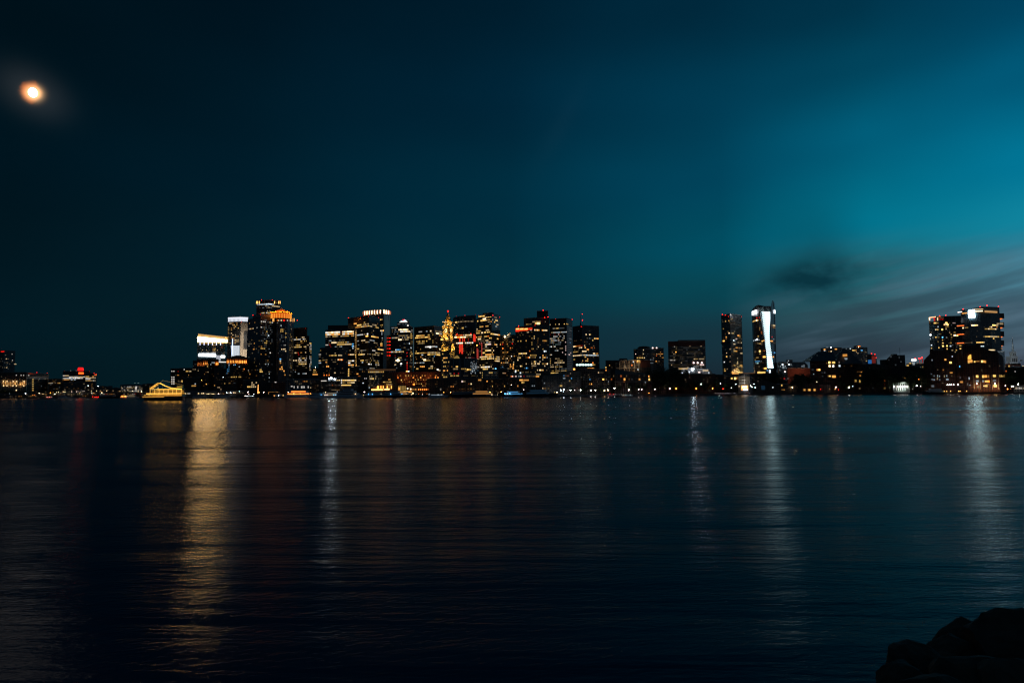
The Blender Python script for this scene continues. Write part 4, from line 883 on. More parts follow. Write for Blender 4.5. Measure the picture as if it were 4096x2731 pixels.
for a_, b2, y in ((816, 912, 376), (912, 970, 378), (820, 912, 545), (912, 968, 545)): s4.box(a_, y - 6, b2, y + 6, P['stone'], 'cornice', proud=1.8, thick=1.8)
s5 = stage(834, 908, 958, 318, 374, 198, P['beige'], 'lantern_wall')
for x in (842, 858, 874, 890): s5.box(x - 4, 330, x + 4, 362, P['darkm'], 'louvre', proud=.3)
for x in (920, 934, 948): s5.box(x - 3, 330, x + 3, 362, P['darkm'], 'louvre', proud=.3)
for x in (828, 840, 856, 872, 888, 902, 918, 935, 950, 966): s5.box(x - 2, 308, x + 2, 322, P['stone'], 'finial', proud=1.5, thick=1.2)
s5.box(826, 316, 911, 322, P['stone'], 'cornice', proud=1.6, thick=1.5); s5.box(911, 316, 966, 322, P['stone'], 'cornice', proud=1.6, thick=1.5)
# spire
pl_ = at(846, 318, 206); pc_ = at(906, 318, 200); pr_ = at(952, 318, 208); ap = at(897, 172, 208); pbk = Vector((pl_.x + (pr_.x - pc_.x), pl_.y + 16, pl_.z))
ox, oy, oz = root.location
base_ = [pl_, pc_, pr_, pbk]; vs = []; fs = []
for lev, (k_, zf) in enumerate([(1, 0), (.62, .38), (.34, .66), (.14, .88), (.02, 1.0)]):
    for p in base_: vs.append((ap.x + (p.x - ap.x) * k_ - ox, ap.y + (p.y - ap.y) * k_ - oy, pl_.z + (ap.z - pl_.z) * zf - oz))
for lev in range(4):
    for i in range(4): j = (i + 1) % 4; fs.append((lev * 4 + i, lev * 4 + j, lev * 4 + 4 + j, lev * 4 + 4 + i))
mesh_obj('spire', vs, fs, P['gold'], root)
for (X, Y_) in ((872, 262), (898, 262), (882, 228), (900, 228), (925, 262)):
    p = at(X, Y_, 200); MB().box(p.x - ox - .7, p.x - ox + .7, p.y - oy + .5, p.y - oy + 5, p.z - oz - 2, p.z - oz + 2).build('dormer', P['darkm'], root)
for X, Y_, pw in ((846, 300, 600), (908, 300, 900), (952, 300, 900), (858, 318, 500), (886, 316, 500), (925, 318, 700), (925, 250, 800), (866, 262, 260)):
    p = at(X, Y_, 192 if Y_ > 270 else 196); place_light(root, (p.x - ox, p.y - oy, p.z - oz), (1, .50, .065), pw * 2.2, .4, (ap.x - p.x, ap.y - p.y, 5))
MB().ball((ap.x - ox, ap.y - oy, at(897, 160, 208).z - oz), 1.5).build('beacon', E('r5'), root)
MB().tube((ap.x - ox, ap.y - oy, ap.z - oz - 2), (ap.x - ox, ap.y - oy, ap.z - oz + 2.5), .4, .2).build('mast', P['darkm'], root)
# clock faces
def clock(stg, X, Y_, rpx, squash=1.0):
    p, t, nn = stg.hit(X, Y_); r_ = rpx / ppm(X, 196)
    cf = empty('clock_face'); cf.parent = root; cf.location = Vector((p.x + nn.x * .5, p.y + nn.y * .5, p.z)) - Vector(root.location)
    cf.rotation_euler = (math.pi / 2, 0, math.atan2(t.y, t.x))
    d_ = MB(); d_.tube((0, 0, -.2), (0, 0, .05), r_ * .62, r_ * .62, 24); d_.build('dial', emit((1, .50, .12), .55), cf)
    ri = MB(); n_ = 28; k0 = 0
    for rr2, zz in ((r_ * .68, .1), (r_ * 1.0, .1), (r_ * 1.0, -.25), (r_ * .68, -.25)):
        ri.v += [(rr2 * math.cos(2 * math.pi * i / n_), rr2 * math.sin(2 * math.pi * i / n_), zz) for i in range(n_)]
    for l_ in range(4):
        for i in range(n_): j = (i + 1) % n_; a2, b3 = l_ * n_, ((l_ + 1) % 4) * n_; ri.f.append((a2 + i, a2 + j, b3 + j, b3 + i))
    ri.build('numeral_ring', emit((1, .74, .30), 2.4), cf)
    MB().box(-.35, .35, -.4, r_ * .8, .12, .3).build('hand', P['darkm'], cf); hnd = MB().box(-.4, .4, -.4, r_ * .55, .14, .32).build('hand', P['darkm'], cf); hnd.rotation_euler.z = 1.9
clock(s4, 869, 436, 28); clock(s4, 940, 431, 22)
for s_, X, Y_, pw, out in ((s4, 836, 520, 1500, 5), (s4, 880, 520, 1500, 5), (s4, 935, 515, 1300, 5), (s4, 850, 470, 900, 7), (s4, 840, 395, 500, 5), (s4, 890, 395, 500, 5), (s4, 940, 400, 900, 5), (s3, 822, 562, 420, 3), (s3, 893, 552, 420, 3), (s3, 945, 560, 300, 3),
                          (s2, 830, 700, 500, 4), (s2, 860, 715, 700, 4), (s2, 900, 700, 500, 4), (s2, 945, 700, 1700, 4), (s2, 970, 690, 900, 4), (s2, 840, 640, 350, 4), (s2, 950, 650, 700, 4), (s5, 850, 340, 500, 4), (s5, 895, 340, 500, 4), (s5, 935, 345, 800, 4), (s1, 960, 760, 400, 5)):
    s_.flood(X, Y_, (1, .50, .065), pw * 1.5, out, .5)
for s_, X, Y_ in ((s3, 822, 560), (s3, 893, 552)): s_.box(X - 14, Y_ - 13, X + 14, Y_ + 13, E('y4'), 'floodlight', proud=2.2, thick=1.5)
for X, Y_ in ((840, 312), (862, 312), (880, 312), (975, 357), (860, 360), (902, 355), (862, 720), (892, 692)): s5.box(X - 4, Y_ - 5, X + 4, Y_ + 5, E('w4'), 'lamp', proud=2.4, thick=.8)
for y, xs in ((768, (823,)), (827, (835, 850, 882)), (822, (862,)), (860, (823,)), (892, (838, 850, 870, 908)), (950, (838, 860)), (1013, (836, 850, 890)), (1073, (822,)), (1107, (838, 855, 878))):
    s1.spots([(x, y) for x in xs], 'a4' if y in (827, 1013) else 'y3', 13, 16)
s1.scatter(930, 990, 750, 830, 6, ['w0']); s1.scatter(805, 910, 750, 1090, 10, ['a1', 'w0'])

T = Tower('brick_wharf', 'wide orange-lit brick wharf building below the brown tower, many small amber windows', 'building', [(-20, 1035, 70), (390, 1032, 70), (795, 1038, 75)], M['brick'], back=40, coping=P['brick'], bandmat=P['brick'])
for y, x0, x1, fl_ in ((1077, 180, 780, .85), (1107, 330, 780, .5), (1135, 200, 770, .6), (1165, 180, 760, .35), (1193, 420, 760, .7), (1222, 440, 760, .25)):
    x = x0
    while x < x1:
        if T.rnd.random() < fl_: T.box(x - 6, y - 8, x + 6, y + 8, E(T.rnd.choice(['a3', 'a2', 'o2', 'a3', 'y3'])), snap=False)
        x += 39 if y in (1077, 1135) else 33
T.spots([(755, 1092), (760, 1143), (718, 1092)], 'o5', 12, 16); T.spots([(185, 1095), (407, 1107)], 'o4', 14, 22); T.spots([(508, 1108), (733, 1170)], 'a4', 18, 18); T.spots([(660, 1222), (233, 1157)], 'y4', 14, 16)
T.row(1252, 605, 745, ['o2', 'o1', 'a1'], 14, .9, 30, (1, 2)); T.flood(670, 1262, (1, .36, .06), 1200, 3); T.flood(620, 1110, (1, .32, .06), 900, 9, 2); T.flood(300, 1110, (1, .32, .06), 900, 9, 2)
T.box(398, 1190, 425, 1212, E('o5'), 'wall_lamp', proud=.8)
T = Tower('gabled_pavilion', 'small gabled hall with golden windows in front of the wide orange-lit brick wharf', 'pavilion', [(175, 1236, 30), (242, 1196, 28), (310, 1236, 30)], M['old'], back=15, flat=False, bands=False, units=0)
for x in (198, 222, 245, 268, 290): T.box(x - 8, 1224, x + 8, 1245, E('y2')); T.box(x - 8, 1250, x + 8, 1282, E('a3' if x < 215 else 'y2'))
T.box(190, 1245, 214, 1285, E('a4'))
T = Tower('quay_restaurant', 'low glowing golden terrace on the quay under the small gabled hall', 'restaurant', [(120, 1290, 6), (400, 1290, 6)], P['wood'], back=12, bands=False, units=0, parapet=False)
T.row(1308, 180, 385, ['y4', 'a4', 'y5', 'a3', 'y3'], 14, .9, 16, (1, 2), .15); T.row(1325, 230, 400, ['y3', 'w3', 'a3'], 12, .8, 12); T.row(1345, 190, 240, ['a4', 'a2'], 12, .8, 14); T.flood(300, 1300, (1, .55, .15), 1200, 4)
for x, y in ((320, 1322), (400, 1328), (317, 1352), (377, 1352), (325, 1260), (368, 1268)): T.box(x - 8, y - 10, x + 8, y + 10, E('w5'), 'wall_lamp', proud=1.5)
T = Tower('quay_restaurant', 'dark low quay range with a line of orange lamps, right of the golden terrace', 'restaurant', [(340, 1250, 20), (600, 1252, 20)], M['old'], back=12, bands=False, units=0)
for x, c in ((365, 'o4'), (430, 'a3'), (442, 'a3'), (480, 'o5'), (508, 'o5'), (535, 'o5'), (562, 'o5'), (588, 'o5'), (612, 'o3'), (382, 'a2'), (400, 'a3')): T.box(x - 6, 1264, x + 6, 1282, E(c), 'wall_lamp', proud=.8)
T.scatter(350, 590, 1288, 1320, 8, ['a1', 'w1'])

# ---- zone 6
zone_(6)
T = Tower('glass_tower', 'dark curved glass tower rising behind the red-lit building, nearly unlit', 'tower', [(268, 200, 430), (290, 180, 420), (360, 166, 405), (480, 156, 395), (610, 148, 400)], M['glass'], flat=False, back=50, bands=True)
T.row(248, 300, 338, ['y3', 'y4'], 20, 1, 20); T.row(252, 345, 582, ['w1', 'w2', 'w1'], 16, .9, 12, (1, 2), .2); T.box(400, 332, 428, 354, E('y3')); T.box(330, 340, 345, 352, E('y2')); T.spots([(458, 323)], 'k1', 20, 14); T.scatter(290, 600, 200, 430, 10, ['k0', 'w0'])
for x, y in [(446, 155), (318, 165), (605, 143)]: T.beacon(x, y, code='r5' if x == 446 else 'r3')
T = Tower('office_tower', 'building with red uplit stone ribs and two bright lit floors beside the clock tower', 'tower', [(292, 442, 300), (610, 436, 290), (625, 442, 320)], M['brown'], back=45)
T.row(458, 450, 555, ['y4', 'w4'], 18, .85, 20, (1, 1)); T.row(460, 300, 445, ['o4', 'r3', 'w3', 'o3'], 10, .9, 22, (1, 1)); T.row(487, 293, 465, ['w5', 'o5', 'w5', 'c4'], 17, .98, 24, (1, 1), .15); T.row(487, 468, 555, ['w2', 'y2', 'o2'], 17, .7, 18, (1, 1)); T.row(570, 315, 432, ['w5', 'c4', 'w4'], 26, .98, 26, (1, 1), .15); T.row(570, 448, 600, ['w4', 'c4', 'w5'], 26, .85, 26, (1, 1), .3)
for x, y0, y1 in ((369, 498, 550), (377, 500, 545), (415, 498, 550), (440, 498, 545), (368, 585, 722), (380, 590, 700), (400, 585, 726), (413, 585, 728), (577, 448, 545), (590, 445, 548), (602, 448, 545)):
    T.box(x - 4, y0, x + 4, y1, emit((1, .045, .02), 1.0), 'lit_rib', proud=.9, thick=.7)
T.spots([(375, 690), (400, 650), (375, 515), (413, 510)], 'o4', 10, 14); T.spots([(500, 520), (500, 540)], 'r3', 10); T.row(712, 570, 592, ['y3'], 20, 1, 26); T.spots([(497, 730), (527, 742)], 'w2')
T.scatter(300, 600, 500, 720, 26, ['w0', 'w1', 'a0', 'y1'])
for x, y in [(327, 434), (535, 428), (583, 438)]: T.beacon(x, y, size=1.1)
T = Tower('office_tower', 'black glass tower with many gold floors, right of the red-lit building', 'tower', [(612, 214, 265), (846, 206, 235), (972, 214, 265)], M['glass'], back=50, units=0)
T2 = Tower('x', '', '', [(640, 160, 270), (848, 152, 245), (968, 178, 268)], M['glass'], back=40, base=T.tops[0] - .5, root=T.root, wallname='upper_wall', units=0)
T3 = Tower('x', '', '', [(712, 128, 262), (850, 124, 250), (880, 128, 256)], P['darkm'], back=25, base=T2.tops[0] - .5, root=T.root, wallname='plant_wall', units=0, bands=False)
T2.row(182, 648, 780, ['y4', 'w4', 'y3'], 16, .97, 22, (1, 2), .15); T2.row(182, 785, 845, ['y4', 'a4'], 16, .95, 20, (1, 2)); T2.row(192, 885, 930, ['w3', 'w2'], 14, .9, 22, (1, 2)); T.row(209, 632, 780, ['y4', 'w3'], 16, .8, 18, (1, 3), .15); T.box(715, 198, 758, 216, E('w5')); T.row(210, 782, 840, ['a3', 'y2'], 15, .8, 12)
R6 = [(237, 780, 868, ['o2', 'w3', 'a3'], .8, 14), (244, 885, 940, ['y4', 'w4'], .95, 16), (268, 790, 830, ['w2', 'k2'], .6, 12), (305, 888, 970, ['y3', 'w3', 'k2'], .85, 14), (320, 665, 805, ['a3', 'y3', 'w2'], .95, 17), (330, 900, 935, ['w2', 'k2'], .9, 16), (376, 620, 640, ['w3'], 1, 16), (374, 760, 810, ['y3', 'w3'], .9, 15), (403, 615, 690, ['a3', 'y2'], .8, 16), (400, 735, 825, ['y4', 'w3', 'y3'], .9, 18),
      (432, 616, 670, ['y4', 'y3'], .9, 16), (430, 690, 770, ['y4', 'w4'], .9, 22), (427, 828, 880, ['a4', 'y4', 'a5'], 1, 20), (440, 883, 972, ['y4', 'w4', 'a4'], .98, 18), (487, 615, 700, ['a4', 'y3', 'a3'], .9, 16), (482, 735, 850, ['w4', 'y4', 'o3', 'y3'], .9, 17), (498, 925, 958, ['y4', 'a3'], 1, 18), (513, 640, 690, ['w4', 'y4'], .95, 18), (540, 645, 780, ['w1', 'w2'], .5, 13), (543, 755, 840, ['y3', 'w3', 'c2'], .7, 16),
      (568, 690, 830, ['k2', 'c2', 'w1'], .6, 14), (597, 748, 840, ['w4', 'c3', 'p4'], .85, 16), (603, 888, 930, ['a4', 'w4'], .95, 16), (626, 748, 800, ['c3', 'w3'], .6, 16), (636, 915, 940, ['w2'], 1, 13), (655, 668, 860, ['y2', 'w1', 'y3'], .5, 13), (678, 750, 882, ['w4', 'y4', 'w4'], .97, 19), (707, 712, 750, ['y4', 'y3'], 1, 22), (706, 850, 870, ['y3'], 1, 20), (716, 905, 940, ['k3', 'c2'], .9, 16), (733, 752, 880, ['a4', 'y4', 'a3'], .98, 17),
      (760, 745, 880, ['y4', 'w3', 'a3'], .97, 16), (772, 900, 970, ['y3', 'w3'], .9, 16), (790, 670, 880, ['w4', 'y4', 'w4'], .97, 17), (802, 895, 970, ['y4', 'w3', 'y3'], .95, 17), (815, 690, 970, ['w3', 'y4', 'w4'], .97, 15), (833, 890, 972, ['w4', 'y3'], .95, 14), (928, 685, 845, ['w5', 'c4', 'w4'], .98, 20), (900, 680, 760, ['y2', 'w1'], .6, 16), (955, 715, 790, ['y4', 'w3'], .95, 17), (880, 670, 860, ['w1', 'y1'], .4, 13)]
for y, a_, b2, c, fl_, h_ in R6: T.row(y, a_, b2, c, 15, fl_, h_, (1, 2), .2)
T.spots([(905, 950)], 'b6', 16, 18); T.spots([(867, 955)], 'w4', 12, 16)
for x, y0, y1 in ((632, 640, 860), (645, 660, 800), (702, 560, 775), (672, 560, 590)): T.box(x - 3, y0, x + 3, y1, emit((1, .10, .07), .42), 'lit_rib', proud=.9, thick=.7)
T.spots([(627, 603)], 'a5', 20, 26); T.spots([(677, 895)], 'w3', 12, 14)
for x, y in [(648, 160), (862, 153), (965, 180)]: T2.beacon(x, y, size=1.1 if x == 862 else .8)
T.scatter(620, 960, 240, 960, 20, ['w0', 'k0', 'w1'])
T = Tower('apartment_tower', 'broad dark apartment tower with scattered amber windows and a lit rooftop tank', 'tower', [(966, 462, 260), (1190, 446, 240), (1202, 470, 270)], M['dark'], back=40, units=0, bandmat=P['conc'])
p = T.pt(1073, 446, -6); w_ = 20 / ppm(1073, 240); MB().box(p.x - w_, p.x + w_, p.y - 4, p.y + 4, p.z - 6, p.z + 4).build('rooftop_tank', P['beige'], T.root); T.flood(1073, 440, (1, .8, .45), 1500, 4); T.box(1040, 466, 1056, 484, E('w6'), 'floodlight', proud=1.5)
r = T.rnd
for x, y, c in [(1162, 527, 'a3'), (1015, 557, 'a3'), (1080, 587, 'a3'), (1155, 568, 'r4'), (1127, 638, 'o4'), (1013, 645, 'o5'), (978, 602, 'a4'), (1016, 697, 'a3'), (1060, 710, 'a2'), (1143, 762, 'c4'), (1078, 800, 'w4'), (1015, 803, 'a3'), (1185, 775, 'a3'), (1125, 797, 'a2'), (992, 858, 'a4'), (1060, 855, 'w3'), (1087, 855, 'w3'), (1040, 875, 'a3'), (1030, 875, 'a3'), (1127, 903, 'a4'), (1125, 920, 'a4'), (1172, 882, 'a5'), (1175, 865, 'w3'), (1165, 938, 'a5'), (1168, 912, 'a4'), (1145, 920, 'a3'), (1090, 940, 'w2'), (1008, 940, 'b2'), (985, 575, 'a1'), (1100, 830, 'a2'), (1083, 695, 'a3'), (1165, 552, 'w2'), (1010, 585, 'r3')]: T.spots([(x, y)], c, 13, 15)
T.scatter(975, 1185, 490, 950, 46, ['a1', 'a2', 'w1', 'a0', 'y2', 'w0', 'y1']); T.row(940, 1000, 1190, ['a2', 'y2', 'w1'], 14, .6, 11, (1, 1))
T = Tower('glass_hall', 'glass-gabled office block with a glowing attic window, right of the clock tower shaft', 'building', [(216, 802, 120), (277, 800, 118), (330, 735, 118), (440, 785, 118), (622, 800, 125), (660, 805, 160)], M['glass'], flat=False, back=35)
for i, (x0_, x1_, y0_, y1_) in enumerate([(282, 300, 778, 796), (303, 318, 762, 796), (321, 338, 752, 796), (341, 356, 764, 796), (357, 366, 780, 796)]): T.box(x0_, y0_, x1_, y1_, E('y2'), 'attic_window')
for x in (222, 277, 360, 375, 440, 540, 622): T.box(x - 2, 800 if x < 280 or x > 400 else 790, x + 2, 1085, P['steel'], 'mullion', proud=.5)
T.row(795, 455, 590, ['p2', 'w2', 'r1'], 14, .95, 8, (1, 2), .15); T.row(930, 312, 352, ['y3', 'y4'], 18, 1, 22, (1, 1)); T.row(962, 270, 360, ['y1', 'w2', 'y2'], 15, .9, 20, (1, 2)); T.row(962, 390, 470, ['y2', 'y3'], 15, .95, 18); T.box(474, 950, 502, 974, E('y4')); T.box(510, 953, 536, 972, E('y3')); T.row(995, 445, 490, ['y2', 'y1'], 15, .9, 14); T.row(1033, 216, 265, ['y3', 'w2'], 15, .8, 18, (1, 1)); T.row(1069, 230, 365, ['y3', 'y2', 'y4'], 15, .95, 18, (1, 1)); T.row(1069, 420, 650, ['y1', 'y1', 'w0'], 16, .7, 14); T.spots([(288, 1028), (350, 1028)], 'r3', 14, 16); T.spots([(252, 932)], 'a2', 8)
for _ in range(46): x, y = T.rnd.uniform(535, 632), T.rnd.uniform(840, 1030); T.box(x - 4, y - 5, x + 4, y + 5, E(T.rnd.choice(['k3', 'k2', 'k3', 'c2'])), snap=False)  # random glowing specks imitate a sparkle on the glass
T.box(545, 790, 660, 795, P['steel'], 'roof_edge', proud=.8); T.row(950, 540, 655, ['k0', 'k1'], 20, .9, 10)
T = Tower('stone_building', 'pale low stone building with a row of white windows under the black glass tower', 'building', [(672, 985, 100), (700, 975, 95), (945, 990, 95)], M['pale'], back=30)
T.row(1028, 805, 865, ['y3', 'w3', 'y3'], 15, .98, 18, (1, 1)); T.row(1028, 868, 935, ['w1', 'k0', 'w0'], 14, .9, 18, (1, 1)); T.spots([(707, 1030), (707, 1055), (707, 1080)], 'y3', 10, 14); T.row(1062, 760, 930, ['w0'], 14, .6, 14, (1, 1)); T.spots([(677, 985)], 'w3', 14, 16)
T = Tower('brick_block', 'dull red brick block at the foot of the broad apartment tower', 'building', [(790, 962, 130), (1200, 962, 130)], M['brick'], back=30)
T.row(1003, 1012, 1065, ['p3', 'w3', 'o2'], 14, .9, 15, (1, 1)); T.spots([(1205, 996)], 'c4', 18, 20); T.scatter(820, 1180, 980, 1080, 12, ['w0', 'a1'])
T = Tower('long_wharf', 'long dark four-storey wharf in front of the glass-gabled block, few lit windows', 'building', [(-130, 1105, 22), (180, 1098, 20), (710, 1102, 20)], M['old'], back=25, bands=False)
T.spots([(405, 1155)], 'p4', 16, 24); T.row(1152, 420, 475, ['w2', 'w1'], 20, .9, 22, (1, 1)); T.spots([(540, 1192)], 'w4', 16, 20); T.spots([(506, 1192)], 'o2', 10, 16); T.spots([(240, 1230), (272, 1230)], 'a3', 12, 20); T.box(645, 1108, 690, 1128, E('a3')); T.spots([(88, 1270)], 'c2', 8, 24); T.spots([(530, 1270), (543, 1270)], 'a1', 10, 20); T.scatter(-120, 700, 1120, 1300, 24, ['w0', 'a0', 'a1'])
T = Tower('long_wharf', 'dark wharf with a lit orange gallery window, below the wide tower with red band', 'building', [(715, 1105, 24), (1180, 1100, 22), (1260, 1104, 22), (1420, 1106, 24)], M['old'], back=25, bands=False)
T.spots([(778, 1122)], 'a4', 14, 18); T.spots([(853, 1155)], 'y1', 18, 20); T.spots([(858, 1228), (1040, 1230)], 'y3', 9, 22); T.spots([(1237, 1230)], 'a3', 13, 24); T.box(1262, 1108, 1310, 1130, E('a4')); T.box(1318, 1110, 1400, 1130, E('a3')); T.box(1292, 1140, 1320, 1168, E('y3')); T.box(1324, 1142, 1336, 1166, E('y2')); T.scatter(740, 1400, 1120, 1300, 24, ['w0', 'a0', 'k0', 'w1'])

# ---- zone 7
zone_(7)
T = Tower('office_tower', 'widest dark tower with a red-orange lit band and a tall box on its roof', 'tower', [(156, 330, 250), (410, 318, 230), (665, 335, 245)], M['brown'], back=60, units=0)
T2 = Tower('x', '', '', [(280, 205, 260), (475, 192, 245), (663, 190, 250)], M['brown'], back=40, base=T.tops[0] - .5, root=T.root, wallname='upper_wall', units=0)
T3 = Tower('x', '', '', [(476, 93, 258), (642, 92, 256)], P['darkm'], back=25, base=T2.tops[0] - .5, root=T.root, wallname='plant_wall', units=0, bands=False)
for x0_, x1_ in ((162, 218), (222, 283), (288, 345)): T.box(x0_, 345, x1_, 378, emit((1, .19, .03), 1.3), 'lit_band', proud=.4); T.box(x0_ + 4, 350, x1_ - 6, 360, emit((1, .55, .15), 2.2), 'lit_window', proud=.55)
T.box(350, 338, 408, 372, emit((1, .05, .01), .7), 'lit_band', proud=.4); T.box(162, 372, 215, 396, emit((1, .03, .01), 1.6), 'lit_band', proud=.5); T.box(215, 378, 345, 384, emit((1, .04, .01), 1.0), 'lit_band', proud=.5)
T.box(378, 362, 400, 378, E('c3')); T.row(375, 438, 525, ['w4', 'w5', 'a4'], 20, .95, 22, (1, 1)); T.row(380, 552, 642, ['a4', 'w4', 'a3'], 21, .95, 22, (1, 1)); T.spots([(338, 406), (352, 406)], 'w3', 10, 12)
T2.row(245, 410, 540, ['y3', 'y2', 'w2'], 16, .9, 14); T2.box(447, 264, 530, 284, E('y4')); T2.box(475, 260, 515, 288, E('w5')); T2.row(285, 315, 345, ['y2'], 14, 1); T2.row(302, 330, 430, ['w1', 'y1'], 14, .6); T2.spots([(602, 240)], 'w2', 8)
for x, y, c in [(437, 462, 'y3'), (437, 488, 'w3'), (403, 487, 'y2'), (316, 548, 'y3'), (237, 552, 'y3'), (195, 552, 'y2'), (402, 575, 'y2'), (402, 595, 'y2'), (497, 628, 'w3'), (404, 655, 'y2'), (422, 655, 'y2'), (370, 690, 'o3'), (567, 655, 'y2'), (588, 688, 'k5'), (610, 688, 'k4'), (567, 742, 'a4'), (523, 770, 'k3'), (628, 772, 'c2'), (320, 936, 'b4'), (338, 937, 'b2'), (632, 882, 'w5'), (613, 880, 'a3'), (523, 965, 'w5'), (173, 970, 'y2'), (198, 970, 'y3'), (318, 884, 'w3'), (193, 828, 'w4'), (522, 835, 'w3'), (594, 910, 'w3'), (405, 942, 'a1'), (585, 440, 'a1')]: T.spots([(x, y)], c, 13, 18)
for y, a_, b2, c, fl_ in [(548, 560, 640, ['a3', 'y2'], .95), (716, 205, 332, ['w4', 'y4', 'w3'], .9), (742, 375, 475, ['y2', 'y3'], .85), (772, 200, 470, ['a1', 'w1', 'y1'], .5), (800, 170, 245, ['y3', 'w3'], .85), (798, 290, 462, ['w4', 'y3', 'w4', 'o4'], .92), (800, 560, 642, ['w4', 'y4', 'a3'], .92), (828, 560, 575, ['w3'], 1), (852, 415, 535, ['y3', 'w3', 'y4'], .85), (882, 395, 530, ['w3', 'w4', 'y3'], .9), (884, 555, 600, ['w3', 'y2'], .8), (912, 208, 270, ['w4', 'y3'], .9), (908, 400, 470, ['w2', 'y2'], .8), (968, 480, 580, ['a4', 'w3', 'y3'], .8), (1000, 160, 500, ['w1', 'y1'], .3), (1052, 465, 545, ['p2', 'w2'], .8), (1080, 460, 515, ['a4', 'w3'], .95)]: T.row(y, a_, b2, c, 18, fl_, 20, (1, 1), .3)
T.scatter(165, 650, 400, 1000, 44, ['w0', 'a0', 'w1', 'y1', 'a1'])
T.beacon(202, 315, size=1.1); T2.beacon(450, 303, size=.9); T3.beacon(570, 78, size=1.1); T2.beacon(591, 188, size=1.1, D=240); T2.beacon(641, 178, size=1.0)
T = Tower('office_tower', 'dark tower with white dotted floors and a grey slatted side, right of the widest tower', 'tower', [(666, 212, 275), (800, 218, 268), (918, 212, 262), (1006, 222, 290)], M['dark'], back=45)
for y in range(330, 1000, 26): T.box(922, y + (y - 330) * .01, 1003, y + 8 + (y - 330) * .01, emit((.6, .62, .7), .045), 'glowing_slat', proud=.5)  # slats given a faint glow of their own to show grey
for y, a_, b2, c, fl_ in [(295, 668, 690, ['w3'], 1), (291, 750, 765, ['y3'], 1), (288, 803, 822, ['w4'], 1), (280, 880, 950, ['y3', 'w3', 'y4'], .95), (345, 715, 760, ['w2', 'c2'], .9), (343, 770, 802, ['y4'], 1), (340, 812, 890, ['k1', 'w1'], .8), (412, 672, 935, ['k3', 'c3', 'w2'], .93), (440, 672, 910, ['k0', 'r1', 'w1'], .5), (466, 672, 900, ['k2', 'c3', 'w2'], .7), (494, 672, 910, ['k2', 'w3', 'c2'], .75), (520, 672, 945, ['w3', 'k3', 'p3', 'w2'], .8), (546, 672, 850, ['k1', 'w1'], .5), (570, 672, 870, ['w2', 'k2', 'k1'], .5), (622, 672, 760, ['k3', 'c4', 'w2'], .8), (595, 700, 860, ['t1', 'k1'], .4), (645, 750, 910, ['w1', 'w2'], .4), (696, 745, 805, ['c3', 'k2'], .95), (752, 672, 712, ['w3', 'c3'], 1), (802, 672, 695, ['w2'], 1), (802, 750, 870, ['w2', 'w1'], .8), (828, 672, 695, ['y3'], 1), (828, 750, 870, ['y2', 'w2'], .6), (855, 672, 690, ['y3'], 1), (854, 740, 890, ['y4', 'w3', 'w4'], .98), (882, 740, 920, ['w1', 'w0'], .5), (908, 675, 925, ['w2', 'k2', 'c2'], .6), (936, 680, 870, ['w2', 'y2', 'w3'], .6), (960, 740, 925, ['w2', 'k1'], .5), (985, 700, 920, ['y3', 'y2', 'w2'], .75), (1013, 685, 805, ['y4', 'w3', 'y3'], .97), (1011, 830, 910, ['y3', 'w2'], .85), (1040, 672, 805, ['y3', 'y4'], .85)]:
    T.row(y, a_, b2, c, 17, fl_, 13, (1, 1), .3)
T.spots([(905, 565), (907, 612), (907, 640), (907, 665), (905, 742), (860, 720), (982, 723), (800, 440), (955, 747), (966, 752)], 'p3', 12, 16); T.row(395, 955, 1005, ['k1'], 12, .8, 10); T.row(520, 960, 1005, ['k2', 'k1'], 14, .5, 10); T.spots([(975, 570)], 'b2', 16, 10)
for x, y in [(755, 208), (1002, 216)]: T.beacon(x, y, size=1.1)
T = Tower('office_tower', 'black boxy tower with a red-tipped antenna and a pale green lit floor', 'tower', [(1010, 328, 330), (1150, 320, 300), (1404, 342, 320)], M['dark'], back=50)
T.beacon(1140, 322, size=1.0); T.beacon(1302, 336, size=.6, code='r5'); T.beacon(1155, 132, size=.9); T.beacon(1157, 228, size=1.1)
p = T.pt(1156, 320, -6); s_ = ppm(1156, 320); MB().tube((p.x, p.y, p.z), (p.x, p.y, p.z + 60 / s_), 2.0, 1.0).tube((p.x, p.y, p.z + 60 / s_), (p.x, p.y, p.z + 190 / s_), .5, .3).build('antenna', P['darkm'], T.root)
for y, a_, b2, c, fl_ in [(450, 1205, 1285, ['y3', 'w4'], .9), (498, 1332, 1400, ['y4', 'a4', 'w3'], .97), (518, 1302, 1322, ['y3'], 1), (494, 1255, 1290, ['k0', 'k1'], 1), (602, 1080, 1200, ['o2', 'w3', 'r1'], .5), (627, 1018, 1210, ['w4', 'w5', 'a4', 'w3'], .95), (652, 1280, 1345, ['a4', 'a3', 'o2'], .8), (668, 1222, 1260, ['w4', 'a4'], 1), (690, 1150, 1220, ['w4', 'a4'], .97), (693, 1018, 1100, ['a1', 'w1', 'y2'], .7), (720, 1315, 1392, ['w4', 'a3', 'y4'], .85), (760, 1016, 1150, ['w4', 'w3', 'k3'], .97), (762, 1155, 1400, ['k3', 'w3', 'w4', 'k2'], .95), (782, 1190, 1215, ['y3'], 1), (804, 1230, 1245, ['a4'], 1), (826, 1200, 1245, ['a4', 'y3'], .9), (826, 1022, 1050, ['y2'], 1), (825, 1155, 1168, ['y3'], 1), (892, 1300, 1350, ['y2', 'y3', 'y1'], .9), (876, 1302, 1325, ['o4'], 1), (985, 1265, 1320, ['o2', 'w3'], .8)]: T.row(y, a_, b2, c, 17, fl_, 18, (1, 2), .2)
